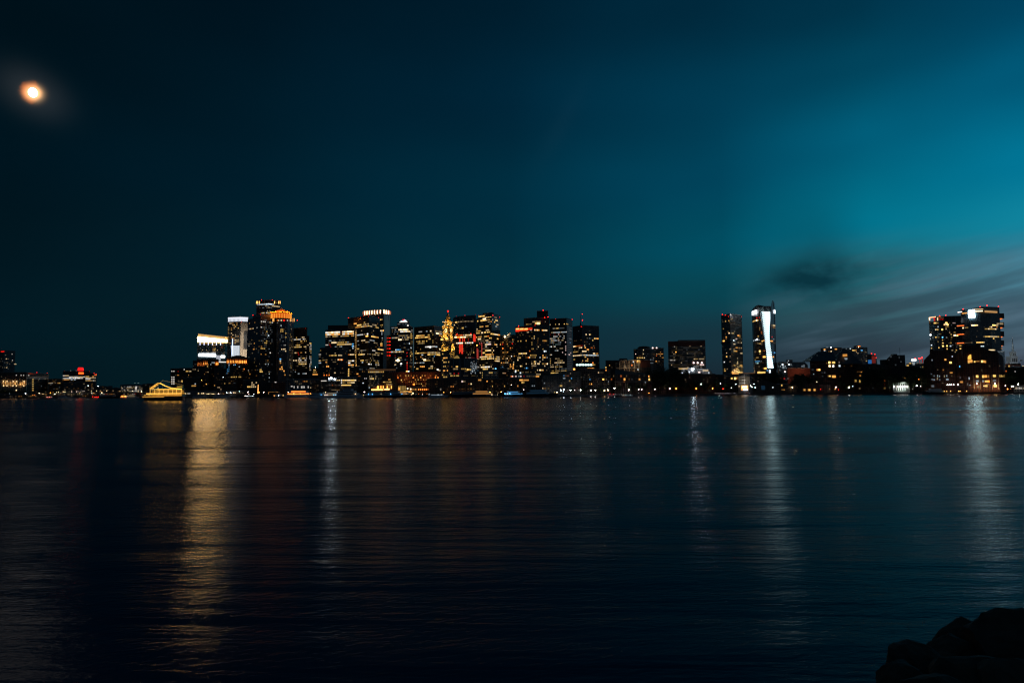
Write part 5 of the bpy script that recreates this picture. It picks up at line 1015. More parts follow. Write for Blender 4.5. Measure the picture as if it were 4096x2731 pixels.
for x in (1065, 1105, 1155, 1192, 1232, 1272): T.box(x - 1, 882, x + (27 if x < 1100 or x > 1150 else 38), 903, emit((.62, 1, .92), 3.5), 'window')
T.row(962, 1142, 1335, ['a4', 'o4', 'a3', 'y4'], 22, .98, 18, (1, 2), .15)
T.scatter(1020, 1395, 380, 920, 34, ['w0', 'k0', 'w1', 'a0', 'a1'])
T = Tower('stone_building', 'pale granite building with a regular window grid, left of the dark wharf row', 'building', [(70, 1035, 60), (320, 1030, 55), (460, 1035, 60)], M['pale'], back=25)
for x, y, c in [(93, 1054, 'o4'), (112, 1053, 'p4'), (163, 1053, 'p4'), (130, 1053, 'o2'), (237, 1048, 'p4'), (287, 1047, 'w4'), (285, 1070, 'r2'), (208, 1018, 'k2')]: T.spots([(x, y)], c, 13, 18)
for y in (1045, 1070): T.row(y, 325, 458, ['w0', 'w0', 'w1'], 17, .9, 18, (1, 1), .4)
for x, y, w_ in [(160, 996, 20), (232, 1012, 18)]: T.box(x - w_ / 2, y - 10, x + w_ / 2, y + 10, E('k4'), 'floodlight', proud=1.2)
T = Tower('wharf_row', 'dark wharf row right of the pale granite building, above the brightest white lamps', 'building', [(450, 1092, 26), (560, 1060, 24), (850, 1050, 24), (960, 980, 24), (1130, 985, 24)], M['old'], back=25, flat=False)
T.row(1100, 855, 905, ['k3', 'k2'], 12, .9, 16, (1, 1)); T.spots([(993, 1107)], 'b3', 14, 16); T.spots([(880, 1050)], 'b2', 14, 18); T.row(1052, 895, 960, ['o1', 'w0'], 16, .9, 18); T.spots([(825, 1200), (847, 1200)], 'y3', 11, 26); T.spots([(967, 1152)], 'y2', 12, 22); T.spots([(438, 1195), (408, 1195), (588, 1158)], 'k2', 12, 18); T.spots([(565, 1230)], 'w3', 10, 26); T.spots([(598, 1228)], 'a2', 9, 22); T.spots([(652, 1260)], 'y2'); T.spots([(978, 1012)], 'w2', 10)
T.box(1014, 945, 1040, 968, E('a5'), 'wall_lamp', proud=.8); T.scatter(470, 1100, 1100, 1250, 24, ['w0', 'k0', 'a0'])
T = Tower('wharf_row', 'brownish wharf block with a flat top, below the black boxy tower', 'building', [(1110, 942, 60), (1195, 940, 58), (1300, 965, 58), (1580, 955, 60)], M['brown'], back=30, flat=False)
T.spots([(1397, 1004)], 'w3', 14, 34); T.spots([(1268, 1100)], 'b2', 20, 18); T.spots([(1292, 1195)], 'a4', 14, 28); T.spots([(1260, 1195)], 'a2', 10, 22); T.spots([(1468, 1105)], 'a5', 24, 30); T.spots([(1512, 1105)], 'w1', 12, 24); T.spots([(1545, 1150)], 'k2', 10); T.spots([(1120, 1195)], 'k0', 20); T.spots([(1508, 935)], 'a4', 14, 18)
T.scatter(1130, 1560, 1000, 1240, 26, ['w0', 'k0', 'a0', 'w1'])

# ---- zone 8
zone_(8)
T = Tower('terrace_block', 'long reddish block with a low rooftop box, beside the block with pale framed bays', 'building', [(190, 555, 110), (430, 548, 110), (1000, 548, 112)], M['brick'], back=35, units=0, bandmat=P['brick'])
p0 = at(460, 548, 120); p1 = at(585, 512, 120); MB().box(p0.x - T.off.x, p1.x - T.off.x, p0.y - T.off.y, p0.y - T.off.y + 15, p0.z - 1 - T.off.z, p1.z - T.off.z).build('roof_unit', P['darkm'], T.root)
T.spots([(198, 682)], 'y4', 16, 20); T.spots([(264, 657)], 'y3', 12, 18); T.spots([(307, 662)], 'w1', 10)
T.row(545, 1000, 1060, ['k1'], 20, .5)
T2 = Tower('framed_block', 'stepped block of pale framed bays with one big amber bay', 'building', [(370, 610, 70), (436, 605, 70)], M['old'], back=25)
T3 = Tower('x', '', '', [(436, 552, 68), (820, 548, 68), (1000, 536, 75)], M['old'], back=30, root=T2.root, units=0)
for x in (440, 525, 614, 706, 790): 
    T3.box(x - 4, 556, x + 12, 684, P['beige'], 'bay_frame', proud=1.2, thick=1.0)
    T3.box(x - 1, 694, x + 9, 795, P['beige'], 'bay_frame', proud=1.2, thick=1.0)
T3.box(372, 684, 800, 693, P['beige'], 'ledge', proud=1.4, thick=1.2); T3.box(745, 538, 1000, 543, P['conc'], 'roof_edge', proud=1.0); T3.box(822, 545, 1000, 672, P['brick'], 'brick_panel', proud=.4)
T3.flood(560, 660, (1, .75, .45), 900, 12, 2); T3.flood(740, 640, (1, .75, .45), 900, 12, 2)
T3.box(752, 548, 819, 592, E('a3'), 'window'); T3.box(760, 545, 806, 570, E('y4'), 'window', proud=.2); T3.box(755, 600, 815, 645, E('w0')); T3.box(680, 548, 745, 556, E('a3')); T3.box(655, 626, 676, 646, E('o4'), 'wall_lamp', proud=1.8); T3.box(686, 562, 700, 584, E('k4')); T3.box(770, 704, 786, 724, E('k4')); T3.box(490, 556, 520, 590, E('a0')); T3.spots([(692, 755)], 'a1', 12, 30); T3.spots([(338, 725), (338, 785)], 'w3', 16, 18); T3.box(878, 548, 900, 590, E('a1')); T3.row(660, 440, 470, ['y1'], 12, .9)
T = Tower('office_block', 'brown-grey tower with a rounded cap and a short row of amber windows', 'tower', [(698, 352, 220), (770, 350, 215), (1010, 352, 215), (1092, 385, 260)], M['dark'], back=40, units=0)
T4 = Tower('x', '', '', [(768, 322, 230), (800, 298, 222), (870, 290, 218), (940, 291, 218), (985, 300, 222), (1012, 330, 232)], P['slate'], back=20, base=T.tops[0] - .5, root=T.root, flat=False, bands=False, units=0, wallname='roof_cap')
for x in (765, 799, 831, 862, 893): T.spots([(x, 508)], 'w4' if x > 870 else 'y4', 14, 16)
T.spots([(798, 470), (828, 465), (860, 466), (828, 485)], 'a1', 8, 16); T.spots([(737, 432)], 'p4', 14); T.spots([(873, 427), (875, 347)], 'w4', 12, 14); T.spots([(1055, 518), (1008, 535), (1050, 540)], 'k2', 14, 14); T.scatter(710, 1080, 370, 530, 14, ['w0', 'k0', 'a0'])
T = Tower('office_block', 'slender dark tower with two white lamps on its roof edge', 'tower', [(1040, 330, 280), (1110, 326, 280), (1242, 345, 280)], M['dark'], back=35)
T.box(1030, 312, 1052, 334, E('p5'), 'roof_lamp', proud=1.5); T.box(1102, 312, 1122, 332, E('p5'), 'roof_lamp', proud=1.5); T.box(1052, 318, 1102, 326, E('a1'), 'roof_light', proud=1.0)
T.row(423, 1135, 1235, ['a3', 'w3', 'a2'], 14, .8, 12, (1, 2)); T.spots([(1185, 403), (1225, 437)], 'a3', 12); T.row(452, 1090, 1230, ['a2', 'w3', 'w1'], 18, .5, 12); T.spots([(1118, 450), (1183, 455)], 'w3', 12); T.spots([(1112, 478)], 'o3', 16, 14); T.row(486, 1160, 1245, ['a3', 'y3', 'a1'], 20, .5, 13); T.spots([(1108, 558)], 'a4', 24, 12); T.spots([(1160, 575)], 'w2', 10); T.scatter(1050, 1235, 470, 660, 12, ['w0', 'a0'])
T = Tower('slatted_block', 'wide flat-topped block with fine horizontal slats and a few white windows', 'building', [(1320, 212, 270), (1500, 208, 262), (1502, 208, 250), (1995, 206, 250)], M['louv'], back=60, coping=P['brick'], units=0)
T5 = Tower('x', '', '', [(1500, 188, 252), (1992, 186, 252)], P['brick'], back=40, base=T.tops[0] - .3, root=T.root, bands=False, units=0, wallname='plant_wall')
T.box(1322, 214, 1496, 292, P['brick'], 'top_panel', proud=.6); T.box(1506, 210, 1990, 288, P['brick'], 'top_panel', proud=.6)
for y in (308, 336): T.row(y, 1430, 1500, ['w1', 'c2', 'w0'], 20, .7, 16)
T.box(1358, 534, 1402, 554, E('c2')); T.box(1405, 534, 1420, 554, E('w1')); T.box(1424, 534, 1452, 554, E('c2')); T.row(527, 1786, 1862, ['y2', 'w3', 'c2'], 24, .98, 16, (1, 2), .1); T.row(527, 1882, 1994, ['y2', 'w3', 'w2'], 24, .98, 18, (1, 2), .1)
for y in range(310, 690, 24): T.row(y, 1325, 1990, ['w0', 'c0', 'w0', 'y0'], 30, .42, 9, (1, 4), .2)
for x, y, c, w_ in [(1718, 310, 'w2', 24), (1920, 306, 'w3', 18), (1470, 322, 'w2', 10), (1465, 412, 'a5', 16), (1428, 448, 'w3', 12), (1432, 510, 'w2', 12), (1398, 388, 'w2', 8), (1455, 432, 'w2', 8), (1672, 440, 'w2', 12), (1932, 435, 'w1', 24), (1808, 435, 'w1', 20), (1808, 462, 'w1', 16), (1562, 600, 'w3', 12), (1387, 640, 'w3', 14), (1980, 494, 'y1', 22), (1770, 555, 'w1', 14), (1665, 370, 'k1', 12), (1882, 370, 'k1', 14)]: T.spots([(x, y)], c, w_, 14)
for x, y in [(1782, 592), (1855, 592), (1930, 592)]: T.box(x - 13, y - 13, x + 13, y + 13, E('p5'), 'wall_lamp', proud=1.5)
for x in (1908, 1930, 1958): T.box(x - 11, 618, x + 11, 636, E('p4'), 'wall_lamp', proud=1.5)
T.row(634, 1840, 1905, ['w2', 'w1'], 14, .9, 12)
T = Tower('clinic_block', 'white low block with a dazzling floodlight and two lit window ribbons', 'building', [(1505, 690, 160), (1690, 672, 155), (1700, 640, 155), (1880, 640, 155), (1885, 700, 155), (2060, 702, 160), (2112, 755, 170)], M['conc'], back=30, flat=False, bands=False)
T.row(706, 1510, 1676, ['w3', 'y3', 'w3'], 17, .98, 22, (1, 2), .12); T.row(721, 1948, 2052, ['w3', 'y3', 'w3'], 19, .98, 22, (1, 2), .12); T.box(1672, 674, 1694, 688, E('w3')); T.box(1752, 692, 1780, 722, E('k8'), 'floodlight', proud=1.5); T.box(1703, 680, 1750, 715, E('k1'), 'lit_panel'); T.box(1790, 650, 1850, 690, E('w0'))
T.box(1567, 760, 1588, 780, E('k5'), 'wall_lamp', proud=1); T.box(1697, 742, 1711, 772, E('k4')); T.box(1868, 750, 1905, 790, E('p4')); T.box(2050, 758, 2068, 785, E('k3')); T.box(1910, 655, 1925, 672, E('w2'))
T.flood(1700, 745, (.85, .9, 1), 5000, 18, 2); T.flood(1980, 690, (.9, .9, 1), 2500, 12, 2)
T = Tower('brick_terrace', 'brick terrace with groups of tall white windows above the trees, under the slatted block', 'building', [(1285, 800, 95), (1700, 795, 90), (2178, 800, 95)], M['brick'], back=25)
for x, y, c, w_, h_ in [(1805, 828, 'w4', 14, 38), (1828, 828, 'w4', 14, 38), (1850, 828, 'o4', 12, 34), (1768, 845, 'a3', 18, 16), (1724, 822, 'k3', 12, 26), (1910, 838, 'w4', 24, 26), (1908, 895, 'a3', 26, 26), (1725, 888, 'k3', 12, 22), (1612, 892, 'y4', 22, 42), (1655, 892, 'w4', 15, 42), (1678, 892, 'p4', 14, 44), (1553, 938, 'y4', 14, 46), (1362, 862, 'a4', 14, 36), (1395, 868, 'a3', 12, 42), (1332, 870, 'a2', 9, 34), (1300, 862, 'w1', 9, 24), (1453, 802, 'o2', 16, 20), (1490, 852, 'r2', 10, 12), (2076, 830, 'k3', 12, 26), (2078, 895, 'k3', 10, 20), (1980, 892, 'y3', 12, 20), (2048, 908, 'a1', 24, 24), (1916, 950, 'y4', 18, 18)]: T.box(x - w_ / 2, y - h_ / 2, x + w_ / 2, y + h_ / 2, E(c))
T = Tower('wharf_row', 'long dark wharf row with amber windows behind the line of white lamps', 'building', [(30, 712, 60), (360, 702, 58), (362, 800, 30), (1025, 805, 30)], M['old'], back=25, flat=False, bands=False)
T.box(360, 926, 1025, 934, P['beige'], 'ledge', proud=.8)
for x, y, c, w_, h_ in [(65, 766, 'w2', 12, 34), (155, 888, 'a5', 32, 38), (208, 885, 'w1', 14, 30), (295, 888, 'o2', 28, 28), (338, 830, 'w1', 12, 30), (472, 830, 'o2', 24, 34), (570, 830, 'w1', 10, 32), (535, 890, 'a4', 30, 40), (617, 888, 'a1', 12, 32), (670, 890, 'k0', 12, 30), (805, 890, 'a3', 30, 32), (975, 836, 'a4', 18, 30), (982, 892, 'y4', 28, 38), (828, 905, 'b1', 12, 14), (242, 942, 'k3', 10, 16), (910, 946, 'k3', 12, 14), (527, 938, 'o3', 10, 12), (270, 1008, 'k2', 12, 14), (800, 825, 'w0', 12, 30), (890, 828, 'w0', 12, 30)]: T.box(x - w_ / 2, y - h_ / 2, x + w_ / 2, y + h_ / 2, E(c))
for x in range(375, 1020, 30): T.box(x - 5, 960, x + 5, 1050, E('w0') if T.rnd.random() < .35 else P['brick'], 'window', proud=.15)

# ---- zone 9
zone_(9)
T = Tower('apartment_tower', 'slim dark apartment tower with red roof lamps and a gold lit base', 'tower', [(150, 280, 300), (268, 268, 270), (432, 296, 300)], M['tealg'], back=40, units=0)
for i in range(11): x = 286 + i * 14.5; T.box(x - 1.6, 285 + i * 1.5, x + 1.6, 1062, P['steel'], 'facade_fin', proud=.9, thick=.9)
T.box(152, 640, 268, 660, P['darkm'], 'setback_ledge', proud=.8, thick=.8)
for y in (400, 660): T.box(270, y, 430, y + 4, P['steel'], 'fin_ring', proud=1.0, thick=.4)
for e in [(213, 353, 'y3', 12, 16), (258, 345, 'y3', 12, 18), (294, 340, 'y3', 14, 18), (176, 368, 'w1', 8, 12), (183, 450, 'y2', 10, 14), (262, 510, 'w4', 18, 18), (300, 512, 'w3', 16, 16), (318, 512, 'y3', 14, 16), (336, 512, 'w2', 14, 14), (386, 552, 'a5', 16, 20), (404, 552, 'a3', 12, 18), (404, 575, 'y3', 12, 14), (386, 572, 'a2', 10, 12), (222, 578, 'a4', 14, 14), (222, 598, 'a2', 12, 12), (325, 610, 'k5', 20, 24), (348, 592, 'w3', 10, 12), (360, 592, 'p4', 12, 14), (188, 628, 'a5', 24, 28), (188, 655, 'a3', 12, 24), (222, 640, 'w4', 14, 18), (388, 660, 'w3', 14, 14), (430, 660, 'w4', 12, 14), (430, 612, 'w2', 8, 12), (334, 678, 'w4', 22, 16), (362, 716, 'a4', 20, 18), (330, 738, 'w3', 16, 14), (392, 718, 'w3', 10, 14), (405, 716, 'y3', 10, 14), (432, 716, 'w3', 12, 14), (275, 735, 'w2', 20, 14), (335, 778, 'y4', 20, 14), (362, 775, 'a4', 16, 16), (412, 798, 'w3', 14, 16), (436, 797, 'w4', 14, 14), (228, 842, 'y4', 16, 18), (228, 802, 'w3', 10, 14), (276, 838, 'w2', 10, 18), (195, 905, 'k4', 12, 20), (370, 875, 'w3', 10, 16), (370, 905, 'w4', 12, 22), (372, 935, 'w4', 12, 22), (338, 955, 'y3', 18, 14), (415, 955, 'y4', 14, 16), (432, 955, 'a4', 22, 14), (275, 915, 'w2', 14, 10), (320, 955, 'a2', 14, 12), (398, 995, 'w3', 12, 12), (440, 995, 'w3', 12, 14), (200, 1003, 'y3', 12, 16), (205, 1042, 'y3', 22, 12), (237, 1020, 'w2', 10, 12), (370, 1015, 'y4', 22, 22), (362, 1035, 'w4', 18, 18), (305, 1045, 'a3', 14, 18), (400, 1050, 'y3', 16, 16)]:
    x, y, c, w_, h_ = e; T.box(x - w_ / 2, y - h_ / 2, x + w_ / 2, y + h_ / 2, E(c), snap=True)
T.scatter(160, 430, 300, 1040, 40, ['w0', 'w1', 'a1', 'k0', 'y1']); T.box(300, 1066, 388, 1084, E('a4'), 'lit_base', proud=.8); T.row(1058, 285, 440, ['y3', 'a3', 'w3'], 16, .85, 14, (1, 1)); T.flood(350, 1050, (1, .62, .2), 4000, 8, 1); T.flood(420, 1050, (1, .62, .2), 2500, 8, 1)
for x, y in [(170, 265), (212, 273), (252, 293), (428, 294)]: T.beacon(x, y, size=1.1)
T.beacon(285, 268, size=.9, code='c7'); p = T.pt(370, 285, -4); MB().tube((p.x, p.y, p.z - 2), (p.x, p.y, p.z + 6), .25).tube((p.x - 3, p.y, p.z - 2), (p.x - 3, p.y, p.z + 4), .25).build('antenna', P['steel'], T.root)

# white-barred tower: curved body, blade-like spire, ladder of light bars
T = Tower('barred_tower', 'tall curved tower with a ladder of bright white bars and a blade-like spire', 'tower', [(569, 212, 300), (590, 178, 272), (622, 150, 256), (655, 134, 248), (662, 158, 246), (740, 150, 238), (826, 150, 246), (862, 200, 262), (888, 230, 285)], M['dark'], flat=False, back=25, bands=True, units=0)
MBS = MB(); zt = T.off.z
def tpt(x, y, out=0.8): 
    p, t, nn = T.hit(x, y); return (p.x + nn.x * out - T.off.x, p.y + nn.y * out - T.off.y, p.z - T.off.z)
def slab(pts, out, th, mat, name):
    a = [Vector(tpt(x, y, out)) for x, y in pts]; b = [v_ + Vector((0, th, 0)) for v_ in a]; n_ = len(a)
    mesh_obj(name, a + b, [tuple(range(n_))] + [tuple(range(n_, 2 * n_))[::-1]] + [(i, n_ + i, n_ + (i + 1) % n_, (i + 1) % n_) for i in range(n_)], mat, T.root)
slab([(848, 70), (856, 76), (868, 110), (876, 200), (884, 330), (890, 560), (896, 800), (904, 1010), (862, 1010), (842, 830), (818, 640), (812, 500), (822, 330), (826, 230), (828, 160), (838, 100)], 1.2, 2.0, M['tealg'], 'spire_blade')
slab([(862, 95), (868, 110), (876, 200), (884, 330), (890, 560), (896, 800), (904, 1010), (896, 1010), (888, 800), (880, 500), (872, 250), (864, 140)], 1.8, 1.2, P['steel'], 'blade_edge')
slab([(664, 162), (735, 152), (822, 150), (826, 226), (740, 222), (680, 228)], 1.0, .6, P['conc'], 'crown_panel')
T.box(571, 212, 653, 262, emit((.9, .93, 1), 4.0), 'lit_crown', proud=1.4, thick=1.0)
for x in range(576, 652, 9): T.box(x, 252, x + 4, 284, emit((.85, .9, 1), .6), 'crown_fin', proud=1.6)
T.box(858, 205, 884, 250, emit((.85, .92, 1), 4.0), 'lit_crown', proud=2.2, thick=.8)
le = [(237, 685, 826), (330, 702, 824), (425, 718, 812), (520, 733, 806), (615, 748, 806), (710, 758, 815), (800, 768, 830), (900, 778, 842), (1000, 784, 858)]
def lerp_(y):
    for (a_, l0, r0), (b2, l1, r1) in zip(le, le[1:]):
        if a_ <= y <= b2: t = (y - a_) / (b2 - a_); return l0 + (l1 - l0) * t, r0 + (r1 - r0) * t
    return le[-1][1:]
y = 237.0; i = 0
while y < 1005:
    l_, r_ = lerp_(y); T.box(l_, y - 6, r_, y + 6, emit((.60, .93, 1), 4.2), 'light_bar', proud=2.0, thick=1.2)
    y += 27.0 if y < 700 else 26.2; i += 1
slab([(x, y) for y, x, _ in le] + [(x, y) for y, _, x in le[::-1]], 1.3, .4, emit((.7, .82, 1), .10), 'ladder_backing')
T.box(800, 1020, 815, 1060, E('k5'), 'light_bar', proud=2.0)
for x, y, c, w_, h_ in [(612, 352, 'y3', 50, 16), (638, 345, 'w5', 18, 20), (590, 362, 'y3', 26, 14), (657, 343, 'y3', 14, 14), (642, 312, 'r4', 12, 12), (676, 306, 'r4', 10, 10), (693, 342, 'a2', 12, 10), (679, 447, 'y2', 10, 12), (680, 472, 'y2', 10, 14), (703, 502, 'o2', 14, 14), (706, 524, 'o2', 16, 14), (660, 562, 'y3', 10, 14), (600, 622, 'k3', 34, 12), (644, 606, 'k6', 16, 18), (630, 612, 'k4', 30, 14), (670, 612, 'k2', 20, 10), (715, 628, 'y4', 18, 14), (737, 620, 'a4', 14, 14), (830, 628, 'a4', 30, 14), (660, 660, 'w2', 16, 10), (684, 662, 'y3', 14, 14), (708, 658, 'w1', 22, 10), (682, 765, 'y5', 26, 24), (622, 770, 'w1', 30, 12), (684, 800, 'y2', 16, 14), (746, 760, 'o2', 20, 12), (648, 852, 'y2', 26, 12), (745, 843, 'a5', 34, 18), (800, 843, 'y4', 60, 12), (851, 843, 'a4', 16, 16), (650, 903, 'b3', 46, 10), (700, 903, 'k2', 10, 8), (652, 928, 't3', 18, 14), (625, 928, 'k1', 14, 10), (622, 882, 'y2', 10, 12), (762, 1000, 'a5', 26, 20), (742, 1000, 'a3', 16, 14), (703, 1056, 'y4', 90, 22), (672, 1052, 'w4', 30, 20), (862, 415, 'w3', 38, 16), (862, 443, 'a2', 36, 10), (838, 572, 'r3', 8, 12), (857, 603, 'k2', 12, 10), (868, 786, 'b3', 18, 16), (862, 655, 'w0', 40, 14), (770, 1026, 'b4', 10, 12), (782, 310, 'o2', 22, 8)]:
    T.box(x - w_ / 2, y - h_ / 2, x + w_ / 2, y + h_ / 2, E(c), proud=2.3 if x > 740 else .6, thick=1.0 if x > 740 else .3)
T.scatter(590, 735, 380, 1000, 26, ['w0', 'w1', 'a0']); T.flood(600, 1040, (1, .6, .25), 2500, 10, 1)
T = Tower('apartment_block', 'pair of pale flats with white lit stair windows, right of the white-barred tower', 'building', [(915, 915, 250), (1038, 905, 245), (1040, 882, 245), (1126, 880, 250), (1128, 912, 250), (1290, 912, 255), (1335, 955, 260)], M['grid'], flat=False, back=30)
T.spots([(990, 945)], 'k5', 20, 20); T.box(988, 965, 1014, 1000, E('k2')); T.spots([(1078, 940)], 'k5', 16, 20); T.spots([(962, 975), (1028, 975), (1070, 892)], 'k3', 10, 12); T.spots([(1022, 1038)], 'p5', 18, 18); T.box(1268, 948, 1292, 985, E('k1')); T.spots([(1255, 972)], 'k2', 14, 20); T.scatter(920, 1120, 930, 1050, 16, ['k1', 'k2', 'w1', 'w0'])
T = Tower('brick_block', 'long low red brick block right of the pair of pale flats', 'building', [(1055, 1002, 200), (1365, 998, 200)], P['brick'], back=30, bands=False, units=0, coping=P['beige']); T.flood(1200, 1050, (1, .45, .25), 5000, 25, 3)
T = Tower('brick_block', 'low dark block with a gold lit top floor below the slim apartment tower', 'building', [(185, 1108, 90), (400, 1108, 90)], M['brown'], back=25); T.box(285, 1126, 310, 1146, E('y4')); T.box(330, 1122, 356, 1150, E('y5')); T.spots([(205, 1142)], 'w1'); T.spots([(360, 1102)], 'y3', 14, 10); T.box(375, 1110, 383, 1150, E('a2'))
T = Tower('panelled_block', 'grey panelled block with white edges beside the glowing gold shopfront', 'building', [(394, 1112, 60), (468, 1068, 58), (540, 1068, 58), (575, 1115, 60)], M['grid'], flat=False, back=20, bands=False)
for y in (1112, 1155, 1198): T.box(395, y, 572, y + 4, P['white'], 'panel_edge', proud=.6)
for x in (395, 468, 540): T.box(x - 2, 1075, x + 2, 1215, P['white'], 'panel_edge', proud=.7)
T.box(395, 1110, 540, 1220, E('w0'), 'lit_panel', proud=.3); T.flood(470, 1190, (1, .9, .8), 1200, 10, 1)
T = Tower('gold_shop', 'glowing gold shopfront with a pale blue strip at its foot, on the quay', 'shop', [(388, 1226, 30), (528, 1226, 30)], P['beige'], back=14, bands=False, units=0)
T.box(425, 1232, 518, 1296, emit((1, .46, .12), 1.5), 'shop_window', proud=.4); T.box(440, 1240, 505, 1258, emit((1, .75, .45), 3.5), 'shop_sign', proud=.6); T.box(452, 1284, 512, 1298, emit((.55, .75, 1), 3.5), 'light_strip', proud=.8)
for x, y in [(440, 1266), (465, 1266), (490, 1266)]: T.box(x - 6, y - 5, x + 6, y + 5, E('w5'), 'ceiling_lamp', proud=.8)
T = Tower('brick_block', 'low dark roofline behind the gold shopfront and the panelled block', 'building', [(-60, 1080, 110), (190, 1085, 105), (640, 1068, 115), (910, 1062, 115)], M['old'], flat=False, back=25); T.scatter(0, 900, 1090, 1180, 14, ['w0', 'a0', 'w1']); T.box(455, 1062, 605, 1070, E('a1'), 'roof_light'); T.box(650, 1165, 664, 1188, E('p3')); T.box(845, 1128, 1150, 1133, P['steel'], 'roof_edge', proud=1)
for x, c in [(862, 'a1'), (912, 'o2'), (965, 'o2'), (1012, 'r3'), (1062, 'p1'), (805, 'a0')]: T.box(x - 9, 1126, x + 9, 1145, E(c), 'window', proud=.5)
T = Tower('pier_shed', 'dark gabled pier shed on piles below the white-barred tower', 'shed', [(635, 1210, 4), (720, 1148, 3), (900, 1210, 4), (1185, 1215, 5)], M['old'], flat=False, back=25, bands=False, units=0)
T.spots([(980, 1245)], 'y4', 14, 34); T.spots([(983, 1280)], 'a2', 10, 16); T.spots([(1010, 1280)], 'a3', 12, 12); T.box(905, 1210, 1070, 1215, P['steel'], 'gutter', proud=.5); T.box(700, 1235, 752, 1290, E('b0'), 'door')
T = Tower('pier_shed', 'wide dark gabled shed with amber lit windows, right of the pier shed', 'shed', [(1160, 1215, 12), (1280, 1140, 10), (1432, 1215, 12), (1640, 1215, 12)], M['old'], flat=False, back=25, bands=False, units=0)
for x, w_ in [(1290, 36), (1355, 38), (1428, 34)]: T.box(x - w_ / 2, 1278, x + w_ / 2, 1306, E('a3' if x != 1290 else 'a2')); T.box(x - 8, 1282, x + 4, 1302, E('y4'))

# ---- zone 10
zone_(10)
T = Tower('apartment_block', 'far pale block with a dazzling rooftop floodlight behind the dark mansard block', 'building', [(463, 418, 260), (600, 404, 255), (840, 404, 258), (860, 425, 262)], M['conc'], flat=False, back=30)
T.box(520, 430, 550, 452, E('a4')); T.box(524, 458, 550, 472, E('k3')); T.box(720, 426, 760, 444, E('a4')); T.spots([(610, 478), (630, 480)], 'a3'); T.spots([(655, 470)], 'w5', 20, 20); T.box(565, 400, 600, 408, E('k2'), 'roof_light', proud=1)
T.beacon(652, 405, size=1.0, code='k8')
T = Tower('apartment_block', 'far block with orange and white rooftop lights and a small blue sign', 'building', [(860, 415, 300), (1060, 412, 295), (1062, 372, 295), (1190, 372, 295), (1195, 398, 295), (1310, 400, 300)], M['grid'], flat=False, back=30)
T.beacon(1120, 400, size=.9, code='k6'); T.beacon(1148, 398, size=1.1, code='w7'); T.box(1135, 374, 1180, 392, E('o4'), 'roof_light', proud=1); T.row(453, 1035, 1118, ['y3', 'a3', 'y4'], 20, .95, 16, (1, 2)); T.box(1192, 450, 1226, 464, E('b4'), 'small_sign'); T.spots([(1002, 436)], 'k4', 20, 14); T.spots([(930, 440)], 'k1', 20, 24); T.box(1125, 502, 1152, 516, E('w2')); T.spots([(1112, 490)], 'w3', 12); T.row(508, 1250, 1300, ['w1'], 14, .9, 14); T.spots([(1295, 666)], 'y3', 16, 14); T.spots([(1295, 607), (1290, 635)], 'w1', 14); T.scatter(1180, 1300, 420, 680, 16, ['w0', 'w1', 'k0'])
T = Tower('red_lit_block', 'slanted block washed in dull red light with three red lamps', 'building', [(1384, 545, 330), (1440, 530, 325), (1464, 545, 326), (1492, 700, 330)], P['beige'], flat=False, back=20, bands=False, units=0)
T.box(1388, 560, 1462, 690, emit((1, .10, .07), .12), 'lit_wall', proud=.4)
for x, y in [(1387, 518), (1447, 530), (1466, 590)]: T.beacon(x, y, size=1.3)
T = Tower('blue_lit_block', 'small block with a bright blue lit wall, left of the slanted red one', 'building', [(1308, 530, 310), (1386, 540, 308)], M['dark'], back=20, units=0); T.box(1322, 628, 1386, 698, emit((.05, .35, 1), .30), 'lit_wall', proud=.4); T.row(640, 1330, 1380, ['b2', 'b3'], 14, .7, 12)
T = Tower('mansard_block', 'large dark block with steep hipped roofs and warm lit windows', 'building', [(268, 650, 45), (730, 648, 35), (760, 640, 35), (1215, 700, 55), (1235, 760, 60)], M['brick'], flat=False, back=45, bands=False)
def hip(T, x0, x1, y_e, xa, xb, y_t, D, name='hipped_roof', dep=30):
    a, b = at(x0, y_e, D), at(x1, y_e, D); c, d = at(xa, y_t, D + dep * .5), at(xb, y_t, D + dep * .5)
    vs = [a, b, Vector((b.x, b.y + dep, b.z)), Vector((a.x, a.y + dep, a.z)), c, d]
    return mesh_obj(name, [v_ - T.off for v_ in vs], [(0, 1, 5, 4), (2, 3, 4, 5), (1, 2, 5), (3, 0, 4), (0, 3, 2, 1)], P['slate'], T.root)
hip(T, 262, 740, 648, 420, 690, 480, 32); hip(T, 720, 1225, 700, 860, 950, 442, 36, dep=45)
T.box(268, 640, 735, 652, P['beige'], 'cornice', proud=1.6, thick=1.4); T.box(272, 702, 735, 708, P['beige'], 'ledge', proud=.8)
def win(T, lst, **k):
    for x, y, c, w_, h_ in lst: T.box(x - w_ / 2, y - h_ / 2, x + w_ / 2, y + h_ / 2, E(c), **k)
